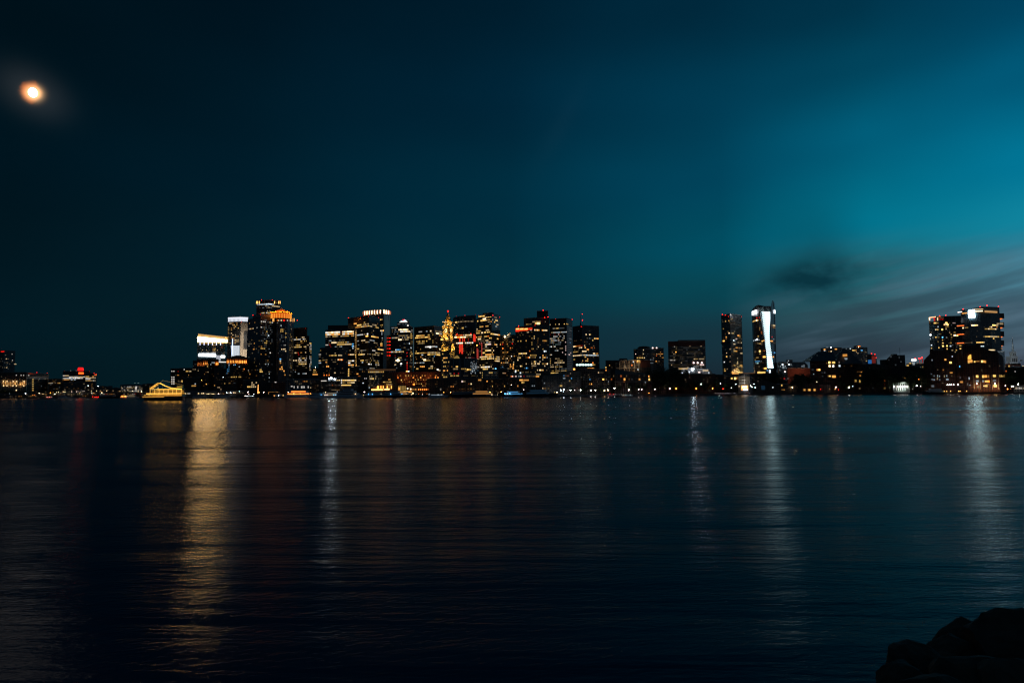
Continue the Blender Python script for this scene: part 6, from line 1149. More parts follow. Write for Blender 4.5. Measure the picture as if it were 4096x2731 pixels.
win(T, [(622, 677, 'y5', 34, 36), (700, 677, 'y4', 52, 34), (627, 740, 'w5', 36, 34), (693, 742, 'c5', 28, 34), (664, 678, 'y1', 14, 28), (800, 675, 'p1', 20, 36), (797, 737, 'k4', 10, 36), (815, 737, 'k4', 10, 36), (430, 808, 'a4', 60, 32), (400, 808, 'a3', 22, 28), (440, 808, 'y5', 24, 30), (630, 922, 'y4', 40, 24), (705, 930, 'a4', 66, 42), (600, 925, 'a1', 30, 12), (575, 687, 'a2', 12, 18), (815, 930, 'a1', 16, 14), (1205, 848, 'a4', 32, 16), (1160, 845, 'a1', 80, 10), (1180, 915, 'a3', 22, 24), (1097, 1010, 'y4', 28, 40), (1170, 1012, 'y5', 34, 46), (925, 610, 'k2', 22, 30), (490, 858, 'k0', 20, 16), (538, 858, 'k1', 18, 16), (320, 805, 'k0', 40, 16), (500, 925, 'k0', 20, 20), (1170, 1145, 'w1', 26, 26), (1020, 738, 'a0', 26, 22), (893, 740, 'a0', 18, 18)])
for x, y, c, w_, h_ in [(425, 612, 'a2', 60, 22), (527, 610, 'a4', 40, 30), (540, 608, 'y5', 18, 24), (921, 545, 'a3', 22, 42), (330, 618, 'k1', 24, 24), (395, 560, 'k1', 24, 26), (925, 608, 'k2', 20, 28)]:
    T.box(x - w_ / 2, y - h_ / 2, x + w_ / 2, y + h_ / 2, E(c), 'dormer_window', proud=1.5, thick=7)
T = Tower('dark_block', 'dark flat-topped block with a stepped left end, right of the slanted red one', 'building', [(1535, 628, 60), (1660, 622, 60), (1670, 605, 55), (1735, 545, 50), (1990, 540, 55), (1995, 745, 70), (2060, 760, 70)], M['old'], flat=False, back=35, bands=False)
p0 = at(1780, 540, 60); p1 = at(1850, 522, 60); MB().box(p0.x - T.off.x, p1.x - T.off.x, p0.y - T.off.y, p0.y + 8 - T.off.y, p0.z - 1 - T.off.z, p1.z - T.off.z).build('roof_unit', P['darkm'], T.root)
p0 = at(1900, 540, 60); MB().tube(p0 - T.off, p0 - T.off + Vector((0, 0, 12)), .25).build('antenna', P['darkm'], T.root)
win(T, [(1735, 572, 'k0', 40, 30), (1885, 585, 'k0', 14, 40), (1918, 662, 'k1', 12, 16), (1960, 760, 'b2', 12, 10), (1820, 720, 'k0', 24, 24), (1700, 630, 'k0', 14, 20)])
T = Tower('dark_block', 'long low dark range on the quay under the dark flat-topped block', 'building', [(1215, 720, 50), (1380, 700, 60), (1540, 730, 55), (2060, 740, 50), (2330, 800, 50)], M['old'], flat=False, back=35, bands=False)
win(T, [(1622, 1003, 'o3', 20, 30), (1622, 1065, 'r2', 18, 30), (1622, 1140, 'y1', 34, 32), (1320, 1005, 'o0', 14, 30), (1395, 1005, 'w0', 18, 30), (1470, 1005, 'w0', 14, 28), (1412, 1140, 'k0', 16, 14), (1988, 958, 'a4', 30, 14), (2122, 940, 'w4', 16, 14), (2060, 903, 'a2', 24, 8), (1450, 950, 'k0', 40, 6)])
T = Tower('white_arcade', 'white lit arcade with five lamps, between two quay lamp posts', 'arcade', [(1780, 1035, 25), (2070, 1042, 25)], P['white'], back=12, bands=False, units=0)
for x in (1790, 1830, 1870, 1910, 1950, 1990, 2030): T.box(x - 3, 1045, x + 3, 1190, P['white'], 'pillar', proud=1.0, thick=.8)
for x in (1810, 1850, 1890, 1930, 1970, 2010): T.box(x - 14, 1060, x + 14, 1188, P['darkm'], 'opening', proud=.1)
for x in (1852, 1905, 1947, 1992, 2032): T.box(x - 11, 1101, x + 11, 1119, E('c6'), 'arcade_lamp', proud=1.8)
T.flood(1947, 1125, (.8, 1, .85), 2500, 4); T.flood(1860, 1125, (.8, 1, .85), 1500, 4); T.spots([(2070, 1133), (2130, 1153)], 'c3', 12, 10)
T = Tower('office_block', 'far lit block under a glowing white sign and red crane lamps', 'building', [(2015, 700, 420), (2060, 690, 415), (2200, 688, 415), (2380, 690, 420)], M['grid'], flat=False, back=30)
T.box(2108, 615, 2188, 648, E('c5'), 'lit_sign', proud=1.5, thick=1.5); T.box(2125, 668, 2165, 720, E('k2'), 'lit_panel', proud=.8)
win(T, [(2040, 735, 'y4', 40, 20), (2085, 690, 'y3', 30, 20), (2130, 685, 'w3', 20, 24), (2105, 765, 'a3', 30, 12), (2145, 768, 'a2', 20, 12), (2310, 757, 'y2', 18, 24), (2278, 762, 'k3', 12, 12), (2275, 688, 'w1', 50, 20), (2215, 690, 'w1', 20, 20)])
for x, y, s_ in [(2175, 608, 1.6), (2245, 605, 1.6), (2275, 605, 1.4), (2300, 590, 2.2)]: T.beacon(x, y, size=s_)
T.box(2288, 610, 2304, 680, E('r2'), 'red_mast_light', proud=2); T.box(2240, 615, 2249, 680, E('r2'), 'red_mast_light', proud=2)

# ---- zone 11
zone_(11)
T = Tower('glass_tower', 'glass apartment tower with a slanting lit roof corner, left of the balcony tower', 'tower', [(234, 310, 330), (300, 306, 322), (335, 232, 320), (690, 222, 330)], M['tealg'], flat=False, back=40)
slopestrip(T, 238, 247, 257, 332, 233, 243, emit((1, .45, .2), 2.4), 'roof_strip', 1, 1.0, .8); T.box(239, 250, 254, 290, E('w5'), 'roof_corner_light', proud=1); T.box(246, 290, 254, 335, E('a1'), 'roof_corner_light', proud=1)
T.box(234, 250, 240, 315, P['steel'], 'roof_frame', proud=.8); T.box(303, 250, 322, 300, E('r3'), 'red_panel', proud=.5); T.box(349, 250, 360, 292, E('w4'), 'roof_corner_light', proud=1); T.box(350, 243, 398, 249, E('o3'), 'roof_strip', proud=1); T.row(285, 375, 445, ['r3', 'r2'], 16, .9, 12); T.row(258, 400, 450, ['w1'], 16, .9, 10)
for x in (350, 356, 412, 470, 530, 565, 620): T.box(x - 1.5, 300 if x < 420 else 235, x + 1.5, 710, P['steel'], 'mullion', proud=.6)
for x, y in [(390, 226), (478, 217), (310, 245)]: T.beacon(x, y, size=1.1)
for e in [(322, 327, 'y4', 36, 18), (357, 327, 'y2', 24, 14), (480, 325, 'y5', 34, 18), (478, 348, 'w4', 60, 18), (502, 350, 'y5', 20, 24), (455, 352, 'a4', 20, 16), (593, 327, 'p2', 44, 12), (305, 378, 'b1', 14, 10), (365, 380, 'k3', 16, 12), (332, 421, 'w4', 16, 14), (355, 420, 'y4', 24, 14), (422, 420, 'y5', 24, 18), (480, 385, 'y2', 18, 14), (478, 412, 'w3', 16, 12), (505, 375, 'y2', 12, 30), (612, 400, 'w2', 14, 12), (257, 497, 'k6', 18, 18), (255, 550, 'k2', 10, 30), (530, 463, 'w3', 12, 12), (552, 490, 'y3', 16, 12), (605, 503, 'w5', 34, 20), (640, 507, 'y5', 20, 14), (600, 460, 'y2', 26, 12), (333, 530, 'y4', 20, 14), (370, 530, 'y1', 30, 12), (292, 535, 'k2', 14, 10), (428, 530, 'b5', 16, 16), (428, 570, 'y3', 12, 14), (485, 533, 'k2', 10, 12), (557, 530, 'y2', 16, 12), (362, 593, 'y3', 12, 14), (432, 612, 'y4', 22, 14), (545, 610, 'y2', 22, 20), (272, 642, 'k4', 16, 16), (433, 655, 'y5', 26, 18), (490, 653, 'y5', 20, 18), (542, 655, 'k4', 18, 16), (376, 678, 'y4', 14, 16), (272, 685, 'y3', 14, 16), (493, 695, 'y4', 14, 16), (682, 650, 'y3', 28, 14), (683, 692, 'y4', 22, 14), (568, 715, 'w2', 24, 12), (625, 714, 'y3', 18, 12), (493, 742, 'y4', 18, 14), (610, 740, 'w2', 14, 12)]:
    x, y, c, w_, h_ = e; T.box(x - w_ / 2, y - h_ / 2, x + w_ / 2, y + h_ / 2, E(c))
T.scatter(260, 680, 320, 700, 34, ['w0', 'k0', 'w1', 'k1', 'y1'])
T = Tower('balcony_tower', 'glass tower with a glowing white top sign and boxy balconies down its right edge', 'tower', [(684, 138, 300), (800, 132, 285), (965, 95, 280), (1100, 96, 280), (1236, 100, 290)], M['glass'], flat=False, back=45)
for y in (225, 353, 482, 611): 
    p = at(1236, y, 292); q0 = at(1308, y, 292); hh_ = 74 / ppm(1270, 292)
    MB().box(p.x - T.off.x, q0.x - T.off.x, p.y - T.off.y, p.y + 14 - T.off.y, p.z - hh_ / 2 - T.off.z, p.z + hh_ / 2 - T.off.z).build('balcony', P['darkm'], T.root)
    p = at(1232, y + 42, 291); q0 = at(1278, y + 42, 291)
    MB().box(p.x - T.off.x, q0.x - T.off.x, p.y - .5 - T.off.y, p.y + 13 - T.off.y, p.z - 1.0 - T.off.z, p.z + .6 - T.off.z).build('balcony_light', emit((1, .2, .03), 1.6), T.root)
for y in (367, 490, 614): T.box(645, y - 6, 738, y + 4, emit((1, .18, .03), 1.6), 'soffit_light', proud=2.5, thick=2); T.box(690, y - 40, 740, y - 7, P['darkm'], 'balcony', proud=2.3, thick=2)
T.box(792, 150, 882, 252, emit((.66, .95, 1), 30.0), 'lit_sign', proud=2.5, thick=1.0)
slopestrip(T, 655, 172, 180, 880, 132, 150, emit((1, .8, .7), 3.0), 'light_strip', 1, 2.2, .8); T.box(885, 128, 1000, 136, E('w4'), 'light_strip', proud=2); T.box(885, 152, 995, 166, E('w5'), 'light_strip', proud=2); T.box(712, 182, 790, 194, E('a4'), 'light_strip', proud=1.5)
T.box(1005, 120, 1232, 150, P['brown'] if 'brown' in P else P['beige'], 'crown_panel', proud=.6); T.box(1008, 155, 1220, 182, emit((1, .5, .16), .42), 'lit_gallery', proud=.8); T.box(1008, 158, 1220, 163, emit((1, .6, .25), .7), 'lit_gallery', proud=.9)
for x, y in [(725, 128), (966, 96), (1065, 78), (1228, 94)]: T.beacon(x, y, size=1.3)
T.row(372, 842, 945, ['w5', 'y5', 'w4'], 24, .97, 22, (1, 2), .12); T.row(375, 950, 1110, ['w4', 'w3', 'y2'], 24, .85, 16, (1, 2), .15); T.row(374, 1115, 1225, ['y5', 'w4', 'w3'], 24, .95, 18, (1, 2), .15); T.row(403, 1030, 1215, ['y3', 'y2', 'w4', 'a3'], 24, .9, 16, (1, 2), .15); T.spots([(722, 402)], 'w5', 14, 20); T.row(395, 745, 800, ['w2', 'y2'], 20, .8, 14)
T.row(527, 1030, 1240, ['y4', 'w3', 'y3'], 26, .95, 20, (1, 2), .15); T.spots([(1012, 527), (915, 535), (1180, 590)], 'w1', 10, 20); T.spots([(1158, 564)], 'y4', 18, 16); T.row(598, 910, 1030, ['y4', 'w3', 'y2'], 26, .95, 18, (1, 2), .15); T.row(608, 748, 900, ['w1', 'y1', 'w0'], 28, .85, 14, (1, 2), .15); T.row(705, 1085, 1180, ['w4', 'y4', 'w3'], 24, .95, 16, (1, 2), .12); T.spots([(985, 668), (1010, 672)], 'k4', 22, 12)
win(T, [(1262, 338, 'w2', 50, 22), (1212, 336, 'w3', 30, 10), (1268, 690, 'a2', 20, 12)], proud=.8); T.scatter(760, 1220, 260, 700, 16, ['k0', 'w0'])
T = Tower('narrow_slab', 'narrow glass slab just right of the balcony tower, behind the brick complex', 'building', [(1212, 732, 240), (1312, 736, 240)], M['glass'], back=20, units=0); T.row(745, 1220, 1300, ['k1'], 20, .8, 8)
T = Tower('brick_complex', 'dark brick waterfront complex, left gabled half with an amber lit attic', 'building', [(158, 860, 25), (195, 820, 22), (245, 770, 20), (246, 705, 20), (295, 703, 18), (300, 718, 18), (430, 716, 18), (432, 695, 18), (482, 696, 18), (520, 758, 20), (600, 775, 22), (622, 790, 24)], M['brick'], flat=False, back=40, bands=False)
win(T, [(470, 848, 'a4', 26, 22), (543, 890, 'y5', 30, 24), (567, 803, 'k4', 12, 12), (552, 1034, 'a3', 40, 16), (280, 855, 'k2', 10, 20), (440, 995, 'a2', 18, 18), (360, 992, 'w1', 14, 12), (90, 1132, 'a3', 20, 20), (270, 1052, 'k1', 18, 16), (310, 1080, 'k1', 16, 22), (358, 1080, 'k2', 12, 30), (385, 1085, 'k2', 12, 22), (455, 1085, 'w2', 10, 30), (490, 1080, 'k2', 14, 24), (498, 1130, 'k2', 36, 24), (280, 1130, 'k2', 12, 14), (310, 1135, 'k2', 16, 20), (355, 1120, 'w2', 12, 30), (390, 1135, 'k1', 14, 24), (290, 1225, 'k1', 40, 30), (560, 1080, 'w1', 12, 14), (430, 1180, 'w1', 20, 10)])
T = Tower('brick_complex', 'dark brick waterfront complex, right half with a round-headed glowing gable window', 'building', [(624, 780, 22), (700, 700, 18), (712, 634, 16), (762, 632, 15), (768, 655, 14), (898, 652, 14), (902, 624, 14), (964, 626, 14), (970, 682, 14), (1080, 722, 16), (1220, 742, 20), (1288, 805, 28), (1312, 900, 34)], M['brick'], flat=False, back=45, bands=False)
# round-headed window: segments of an arch
p, t_w, nn = T.hit(822, 830); s_ = ppm(822, 16); vs = [(0, 0)] + [(-34 / s_ + 68 / s_ * 0, 0)]
ar = [(-33, -12), (-33, 8), (-24, 32), (-8, 46), (10, 54), (33, 56), (33, -12)]
vv = [((x / s_), -.5, y / s_) for x, y in ar] + [((x / s_), 0, y / s_) for x, y in ar]; n_ = len(ar)
aw = mesh_obj('arched_window', vv, [tuple(range(n_))[::-1], tuple(range(n_, 2 * n_))] + [(i, (i + 1) % n_, n_ + (i + 1) % n_, n_ + i) for i in range(n_)], emit((1, .52, .08), 1.3), T.root)
aw.location = Vector((p.x + nn.x * .5, p.y + nn.y * .5, p.z)) - T.off
T.box(786, 846, 858, 850, P['darkm'], 'transom', proud=1.0)
win(T, [(822, 868, 'a4', 66, 30), (803, 892, 'y3', 26, 20), (838, 890, 'a2', 30, 14), (886, 878, 'y4', 22, 22), (925, 872, 'a2', 60, 16), (992, 874, 'y5', 26, 28), (1018, 874, 'a4', 18, 30), (1038, 878, 'a3', 22, 34), (925, 1088, 'y4', 40, 36), (1006, 1088, 'y4', 26, 38), (1043, 1086, 'a4', 38, 34), (1082, 1086, 'a2', 22, 36), (1168, 1080, 'y4', 42, 30), (928, 1155, 'k2', 46, 32), (1006, 1155, 'k2', 20, 28), (1048, 1157, 'y4', 34, 24), (1082, 1158, 'o5', 32, 28), (1170, 1148, 'k1', 44, 34), (1052, 1222, 'y4', 34, 26), (1180, 1222, 'y5', 44, 28), (940, 1235, 'w1', 36, 30), (700, 1167, 'a3', 40, 24), (674, 945, 'b4', 12, 22), (808, 1115, 'k3', 12, 34), (1241, 938, 'w1', 10, 14), (682, 1105, 'k1', 12, 16), (820, 1212, 'k2', 24, 10), (990, 1000, 'w0', 20, 26), (1100, 940, 'w0', 20, 26)])
for x in (1246, 1268, 1284, 1298, 1312): T.box(x - 5, 1066, x + 5, 1098, E('y3'))
for x in (878, 965, 1130, 1222): T.box(x - 5, 1065, x + 5, 1270, P['beige'], 'pier', proud=.9)
T.flood(920, 1240, (1, .62, .3), 1000, 5); T.flood(1180, 1240, (1, .62, .3), 1000, 5); T.flood(1050, 1240, (1, .62, .3), 600, 5)
T.spots([(1090, 1165)], 'o4', 14, 16)
# church steeple
ref(pxy(1455, 0)[0])
root = empty('church_steeple', at(1455, 1000, 260)); root.location.z = GZ
tag(root, 'pale church steeple with a needle spire at the right edge', 'church')
def tier(x0, x1, y0, y1, D, mat, nm, n=4):
    a, b = at(x0, y0, D), at(x1, y0, D); w = b.x - a.x; c = (a.x + b.x) / 2 - root.location.x; z0 = at((x0 + x1) / 2, y1, D).z if y1 else GZ
    MB().box(c - w / 2, c + w / 2, a.y - root.location.y, a.y + w - root.location.y, z0 - root.location.z, a.z - root.location.z).build(nm, mat, root); return c, w, a.y - root.location.y, z0 - root.location.z, a.z - root.location.z
tier(1372, 1545, 905, 1210, 262, P['brick'], 'tower_base'); q1 = tier(1388, 1538, 898, 925, 262, P['white'], 'ledge'); q2 = tier(1404, 1500, 806, 900, 264, P['white'], 'belfry'); tier(1400, 1504, 800, 808, 263.5, P['white'], 'cornice'); q3 = tier(1422, 1478, 742, 802, 267, P['white'], 'lantern'); tier(1419, 1481, 737, 744, 266.5, P['white'], 'cornice')
for c_, nn_, qq in ((-.26, 5, q2), (.0, 5, q2), (.26, 5, q2), (-.2, 4, q3), (.2, 4, q3)):
    w = qq[1]; h_ = (qq[4] - qq[3]); MB().box(qq[0] + w * c_ - w * .08, qq[0] + w * c_ + w * .08, qq[2] - .15, qq[2] + .4, qq[3] + h_ * .2, qq[3] + h_ * .75).build('louvre', P['darkm'], root)
a = at(1450, 738, 270); ap = at(1438, 520, 270); MB().tube((a.x - root.location.x, a.y - root.location.y + 3, a.z - root.location.z), (a.x - root.location.x, a.y - root.location.y + 3, ap.z - root.location.z), 15 / ppm(1450, 270), .12, 8).build('spire', P['white'], root)
for X_c in (1390, 1536):
    a = at(X_c, 898, 263); MB().tube((a.x - root.location.x, a.y - root.location.y + .5, a.z - root.location.z), (a.x - root.location.x, a.y - root.location.y + .5, a.z - root.location.z + 7), .7, .1, 6).build('finial', P['white'], root)
zc = at(1436, 955, 262); MB().tube((zc.x - root.location.x, zc.y - root.location.y - .3, zc.z - root.location.z), (zc.x - root.location.x, zc.y - root.location.y + .1, zc.z - root.location.z), 2.6, 2.6, 16).build('clock_face', P['white'], root)
for x, y in ((1445, 850), (1450, 780)): a = at(x, y, 215); place_light(root, a - root.location, (.85, .95, 1), 10000, 3, (0, 1, 0))
T = Tower('brick_block', 'low dark rooftops behind the trees at the right edge, beside the steeple', 'building', [(1318, 930, 150), (1400, 960, 145), (1560, 955, 140), (1780, 940, 150)], M['brick'], flat=False, back=30); win(T, [(1335, 1020, 'o3', 22, 34), (1320, 945, 'w1', 30, 10), (1378, 940, 'y3', 20, 24), (1465, 1018, 'c4', 14, 18), (1575, 938, 'w3', 20, 10), (1550, 860, 'k0', 30, 20)])
T = Tower('brick_block', 'low lit frontage on the quay at the far right edge', 'building', [(1440, 1222, 20), (1800, 1220, 20)], M['pale'], back=12, bands=False, units=0); T.row(1240, 1450, 1600, ['c3', 'w2', 'c2', 'w3'], 18, .8, 26, (1, 1)); T.box(1455, 1262, 1600, 1270, E('c1'), 'light_strip')
# infill: low blocks standing behind the front rows, so that no gap shows the bare ground
for zn, a, b, y, D, mt, lab in [(9, -380, 20, 1080, 60, 'brick', 'low brick block left of the traffic light, under the slim apartment tower'), (10, -100, 280, 1030, 25, 'old', 'low dark block left of the large hipped-roof block'), (8, 1000, 1300, 960, 25, 'old', 'low dark block half hidden by the biggest dark trees'),
                              (4, 0, 160, 1180, 40, 'old', 'low dark block behind the moored yachts, left of the floodlight')]:
    zone_(zn); T = Tower('brick_block', lab, 'building', [(a, y, D), (b, y, D)], M[mt], back=20); T.scatter(a + 5, b - 5, y + 20, y + 120, 10, ['w0', 'a0', 'w1'])
ref(None)

# ================================================================== lit excursion boat
zone_(2)
FY = 695.0
_d = ray(*pxy(415, 1405)); fp = CAM + _d * (FY / _d.y)
fs_ = FY / FPX / ZN[2][2]
F = empty('excursion_boat', (fp.x, fp.y, 0), R(4)); tag(F, 'excursion boat strung with gold lights under a gabled canopy, out on the water', 'boat')
def fx_(X): return (X - 415) * fs_
def fz_(Y): return (1405 - Y) * fs_
# hull: lofted, bow to the left
st_n = 16; hv = []; hf = []
for i in range(st_n + 1):
    t = i / st_n; x = fx_(66 + t * (748 - 66)); wdt = 4.6 * min(1, (t / .28) ** .6 if t > 0 else 0.02) * (1 - .25 * max(0, (t - .85) / .15)); sh = 1.1 * (1 - t) ** 2.2
    top = fz_(1332) + sh
    xs = x + (0 if t > .2 else (0.2 - t) * 6)
    for (wy, z, xx) in ((-wdt, top, x), (-wdt * .96, top * .45, (x + xs) / 2), (-wdt * .72, -.6, xs), (wdt * .72, -.6, xs), (wdt * .96, top * .45, (x + xs) / 2), (wdt, top, x)): hv.append((xx, wy, z))
for i in range(st_n):
    for j in range(5): a = i * 6 + j; hf.append((a, a + 1, a + 7, a + 6))
    hf.append((i * 6 + 5, i * 6, i * 6 + 6, i * 6 + 11))
hf += [(0, 5, 4, 3, 2, 1), tuple(st_n * 6 + k for k in range(6))]
mesh_obj('hull', hv, hf, P['hull'], F, smooth=False)
def rng(x0, x1, y0, y1, z0, z1, mat, name, par=F): return MB().box(fx_(x0), fx_(x1), y0, y1, fz_(z1), fz_(z0)).build(name, mat, par)
rng(105, 748, -4.4, 4.4, 1296, 1330, P['canvas'], 'bulwark'); rng(100, 745, -4.55, -4.4, 1318, 1330, P['gold'], 'rubbing_strake'); rng(145, 740, -4.3, 4.3, 1290, 1296, P['wood'], 'deck')
gl = emit((1, .44, .05), .9); gb = emit((1, .48, .07), 2.8)
rng(150, 740, -4.75, -4.5, 1276, 1286, gb, 'rail_light'); rng(150, 740, 4.4, 4.6, 1276, 1284, gl, 'rail_light'); rng(205, 738, 0.5, .8, 1225, 1270, emit((1, .44, .05), .16), 'cabin_glass')
for x in (110, 170, 230, 290): rng(x, x + 44, -4.62, -4.5, 1306, 1312, emit((1, .52, .1), .9), 'strake_light')
rng(90, 450, -4.75, -4.55, 1334, 1343, emit((1, .48, .08), .8), 'strake_light'); rng(250, 745, -4.8, -4.55, 1300, 1322, emit((1, .42, .05), .55), 'strake_light')
for x in (213, 290, 363, 440, 515, 590, 655, 733):
    for sy in (-4.2, 4.2): MB().tube((fx_(x), sy, fz_(1292)), (fx_(x), sy, fz_(1206)), .12).build('post', P['white'], F)
    rng(x - 4, x + 3, -4.45, -4.3, 1215, 1278, emit((1, .5, .1), 1.2), 'post_light')
rng(205, 742, -4.3, 4.3, 1198, 1206, P['canvas'], 'upper_deck'); rng(320, 742, -4.6, -4.3, 1204, 1215, emit((1, .48, .06), 2.2), 'eave_light'); rng(205, 320, -4.6, -4.3, 1204, 1210, emit((1, .58, .14), 1.5), 'eave_light')
# gabled canopy: short steep bow slope, long stern slope
rp_ = [(205, 1188), (330, 1098), (380, 1098), (460, 1142), (560, 1180), (740, 1198)]
vv = []; ff_ = []
for X, Y_ in rp_:
    for sy in (-4.4, 4.4): vv += [(fx_(X), sy, fz_(Y_)), (fx_(X), sy, fz_(Y_ + 5))]
for i in range(len(rp_) - 1):
    a = i * 4; ff_ += [(a, a + 4, a + 6, a + 2), (a + 1, a + 3, a + 7, a + 5), (a, a + 1, a + 5, a + 4), (a + 2, a + 6, a + 7, a + 3)]
mesh_obj('canopy', vv, ff_, P['canvas'], F)
for i, (s_, w_) in enumerate(((1.5, .75), (2.2, .8), (3.6, 1.0), (3.2, .8), (3.6, .6))):
    (x0_, y0_), (x1_, y1_) = rp_[i], rp_[i + 1]
    MB().tube((fx_(x0_), -4.55, fz_(y0_ + 6)), (fx_(x1_), -4.55, fz_(y1_ + 6)), w_ * .42).build('string_light', emit((1, .48, .06), s_ * .7), F)
for k_ in (.0, .33, .66): 
    X0_, Y0_ = 212 + 105 * k_, 1188 - 80 * k_
    MB().box(fx_(X0_), fx_(X0_ + 62), -4.5, -4.42, fz_(Y0_) - .4, fz_(Y0_) + .55).build('lit_panel', emit((1, .48, .08), .9), F)
for X in (385, 430, 480, 530, 580, 630, 680, 725): MB().tube((fx_(X), 0, fz_(1200)), (fx_(X), 0, fz_(1075 + (X - 385) * .2)), .06).build('stay_post', P['steel'], F)
MB().tube((fx_(385), 0, fz_(1052)), (fx_(735), 0, fz_(1138)), .07).tube((fx_(385), 0, fz_(1052)), (fx_(340), 0, fz_(1098)), .07).build('stay_wire', emit((1, .6, .2), .5), F)
rng(620, 735, -1.5, 1.5, 1145, 1198, P['canvas'], 'wheelhouse'); rng(640, 728, -1.7, -1.5, 1155, 1180, emit((1, .6, .08), .35), 'wheelhouse_window')
for X, Y_, pw in ((280, 1165, 260), (420, 1160, 300), (560, 1190, 260), (300, 1240, 300), (450, 1240, 300), (600, 1240, 300), (700, 1240, 300)): place_light(F, (fx_(X), -2, fz_(Y_)), (1, .50, .07), pw * .7, .4)
for X in (200, 350, 500, 650): place_light(F, (fx_(X), -6.2, fz_(1300)), (1, .55, .12), 70, .3)
MB().ball((fx_(345), -4.6, fz_(1180)), .3).build('lamp', E('w5'), F)

# ================================================================== quay lamps
ORD = ['leftmost', 'second', 'third', 'fourth', 'fifth', 'sixth', 'seventh', 'eighth', 'ninth', 'tenth', 'eleventh', 'twelfth', '13th', '14th', '15th', '16th', '17th', '18th', '19th', '20th']
CNM = {'c': 'white', 'w': 'warm white', 'a': 'amber', 'o': 'orange', 'r': 'red', 'k': 'cool white', 'b': 'blue', 'y': 'yellow', 't': 'green', 'p': 'pinkish'}
LAND = [(0, 195, 'the lit-columns building'), (195, 390, 'the red roof sign block'), (390, 575, 'the far white-windowed flats'), (575, 900, 'the left arch-topped hotel'), (900, 1000, 'the right arch-topped hotel'), (1000, 1180, 'the orange pyramid roof tower'),
        (1180, 1290, 'the dark stepped tower'), (1290, 1460, 'the blazing-topped stone tower'), (1460, 1600, 'the white-finned tower'), (1600, 1740, 'the orange-lit brick wharf'), (1740, 1860, 'the clock tower'), (1860, 2010, 'the black glass tower'), (2010, 2200, 'the widest dark tower'),
        (2200, 2400, 'the black boxy tower'), (2400, 2620, 'the pale framed bays'), (2620, 2860, 'the wide slatted block'), (2860, 3000, 'the slim apartment tower'), (3000, 3120, 'the white-barred tower'), (3120, 3250, 'the gabled pier sheds'), (3250, 3460, 'the large hipped-roof block'),
        (3460, 3640, 'the white lit arcade'), (3640, 3860, 'the left brick waterfront half'), (3860, 4010, 'the right brick waterfront half'), (4010, 4200, 'the pale church steeple')]
def land_of(px):
    for a, b, n_ in LAND:
        if a <= px < b: return n_
    return LAND[0][2] if px < 0 else LAND[-1][2]
LAMPS = []
def lamps(zn, lst, D=4):
    zone_(zn)
    for x, y, c in lst: LAMPS.append((pxy(x, y)[0], at(x, y, D if len(lst) else 4), c))
lamps(1, [(148, 1070, 'k5'), (400, 1070, 'k7'), (615, 1065, 'w7'), (675, 1085, 'w6'), (718, 1088, 'a5'), (790, 1062, 'o7'), (835, 1055, 'a5'), (858, 1080, 'k7'), (890, 1050, 'w6'), (918, 1052, 'w6'), (952, 1060, 'w5'), (993, 1045, 'w6'), (1020, 1048, 'w6'), (1125, 1043, 'p6'), (1205, 1040, 'p6'), (1227, 1040, 'p5'), (1262, 1044, 'c5'), (1305, 1035, 'p5'), (1328, 1035, 'p5'),
          (1383, 950, 'k7'), (1435, 1030, 'w6'), (1440, 1058, 'k6'), (1473, 1067, 'a6'), (1515, 1030, 'w6'), (1538, 957, 'k7'), (1575, 1030, 'w5'), (1598, 1063, 'w7'), (1675, 1030, 'w6'), (1775, 1030, 'w5'), (1880, 1033, 'w5'), (2075, 1035, 'w6'), (2168, 1038, 'w6'), (2222, 1038, 'w7'), (510, 1097, 'o6'), (537, 1097, 'o6'), (730, 1088, 'a4'), (2000, 1025, 'y4'), (1250, 1070, 'y6')])
lamps(2, [(790, 1280, 'w6'), (1022, 1280, 'w6'), (1078, 1280, 'w6'), (1110, 1280, 'w6'), (1170, 1280, 'w6'), (1200, 1282, 'w6'), (1257, 1282, 'w6'), (1288, 1282, 'w6'), (1370, 1280, 'p7'), (1455, 1280, 'a5'), (1512, 1265, 'k7'), (1583, 1265, 'k7'), (1557, 1262, 'w5'), (1635, 1265, 'w6'), (1657, 1262, 'w6'), (1733, 1243, 'k6'), (1890, 1250, 'p7'), (1875, 1258, 'p6'), (1072, 1040, 'y6'), (1155, 1118, 'a6'), (1450, 998, 'k6'), (1895, 1290, 'o6')])
lamps(3, [(190, 1350, 'k6'), (325, 1325, 'p7'), (260, 1325, 'a7'), (400, 1342, 'y7'), (580, 1362, 'k7'), (660, 1320, 'w7'), (727, 1318, 'w7'), (765, 1348, 'a7'), (540, 1385, 'a5'), (120, 1352, 'p6')])
lamps(4, [(225, 1312, 'w6'), (400, 1325, 'k7'), (775, 1315, 'p7'), (845, 1245, 'k4'), (630, 1370, 'w5'), (388, 1300, 'k5')])
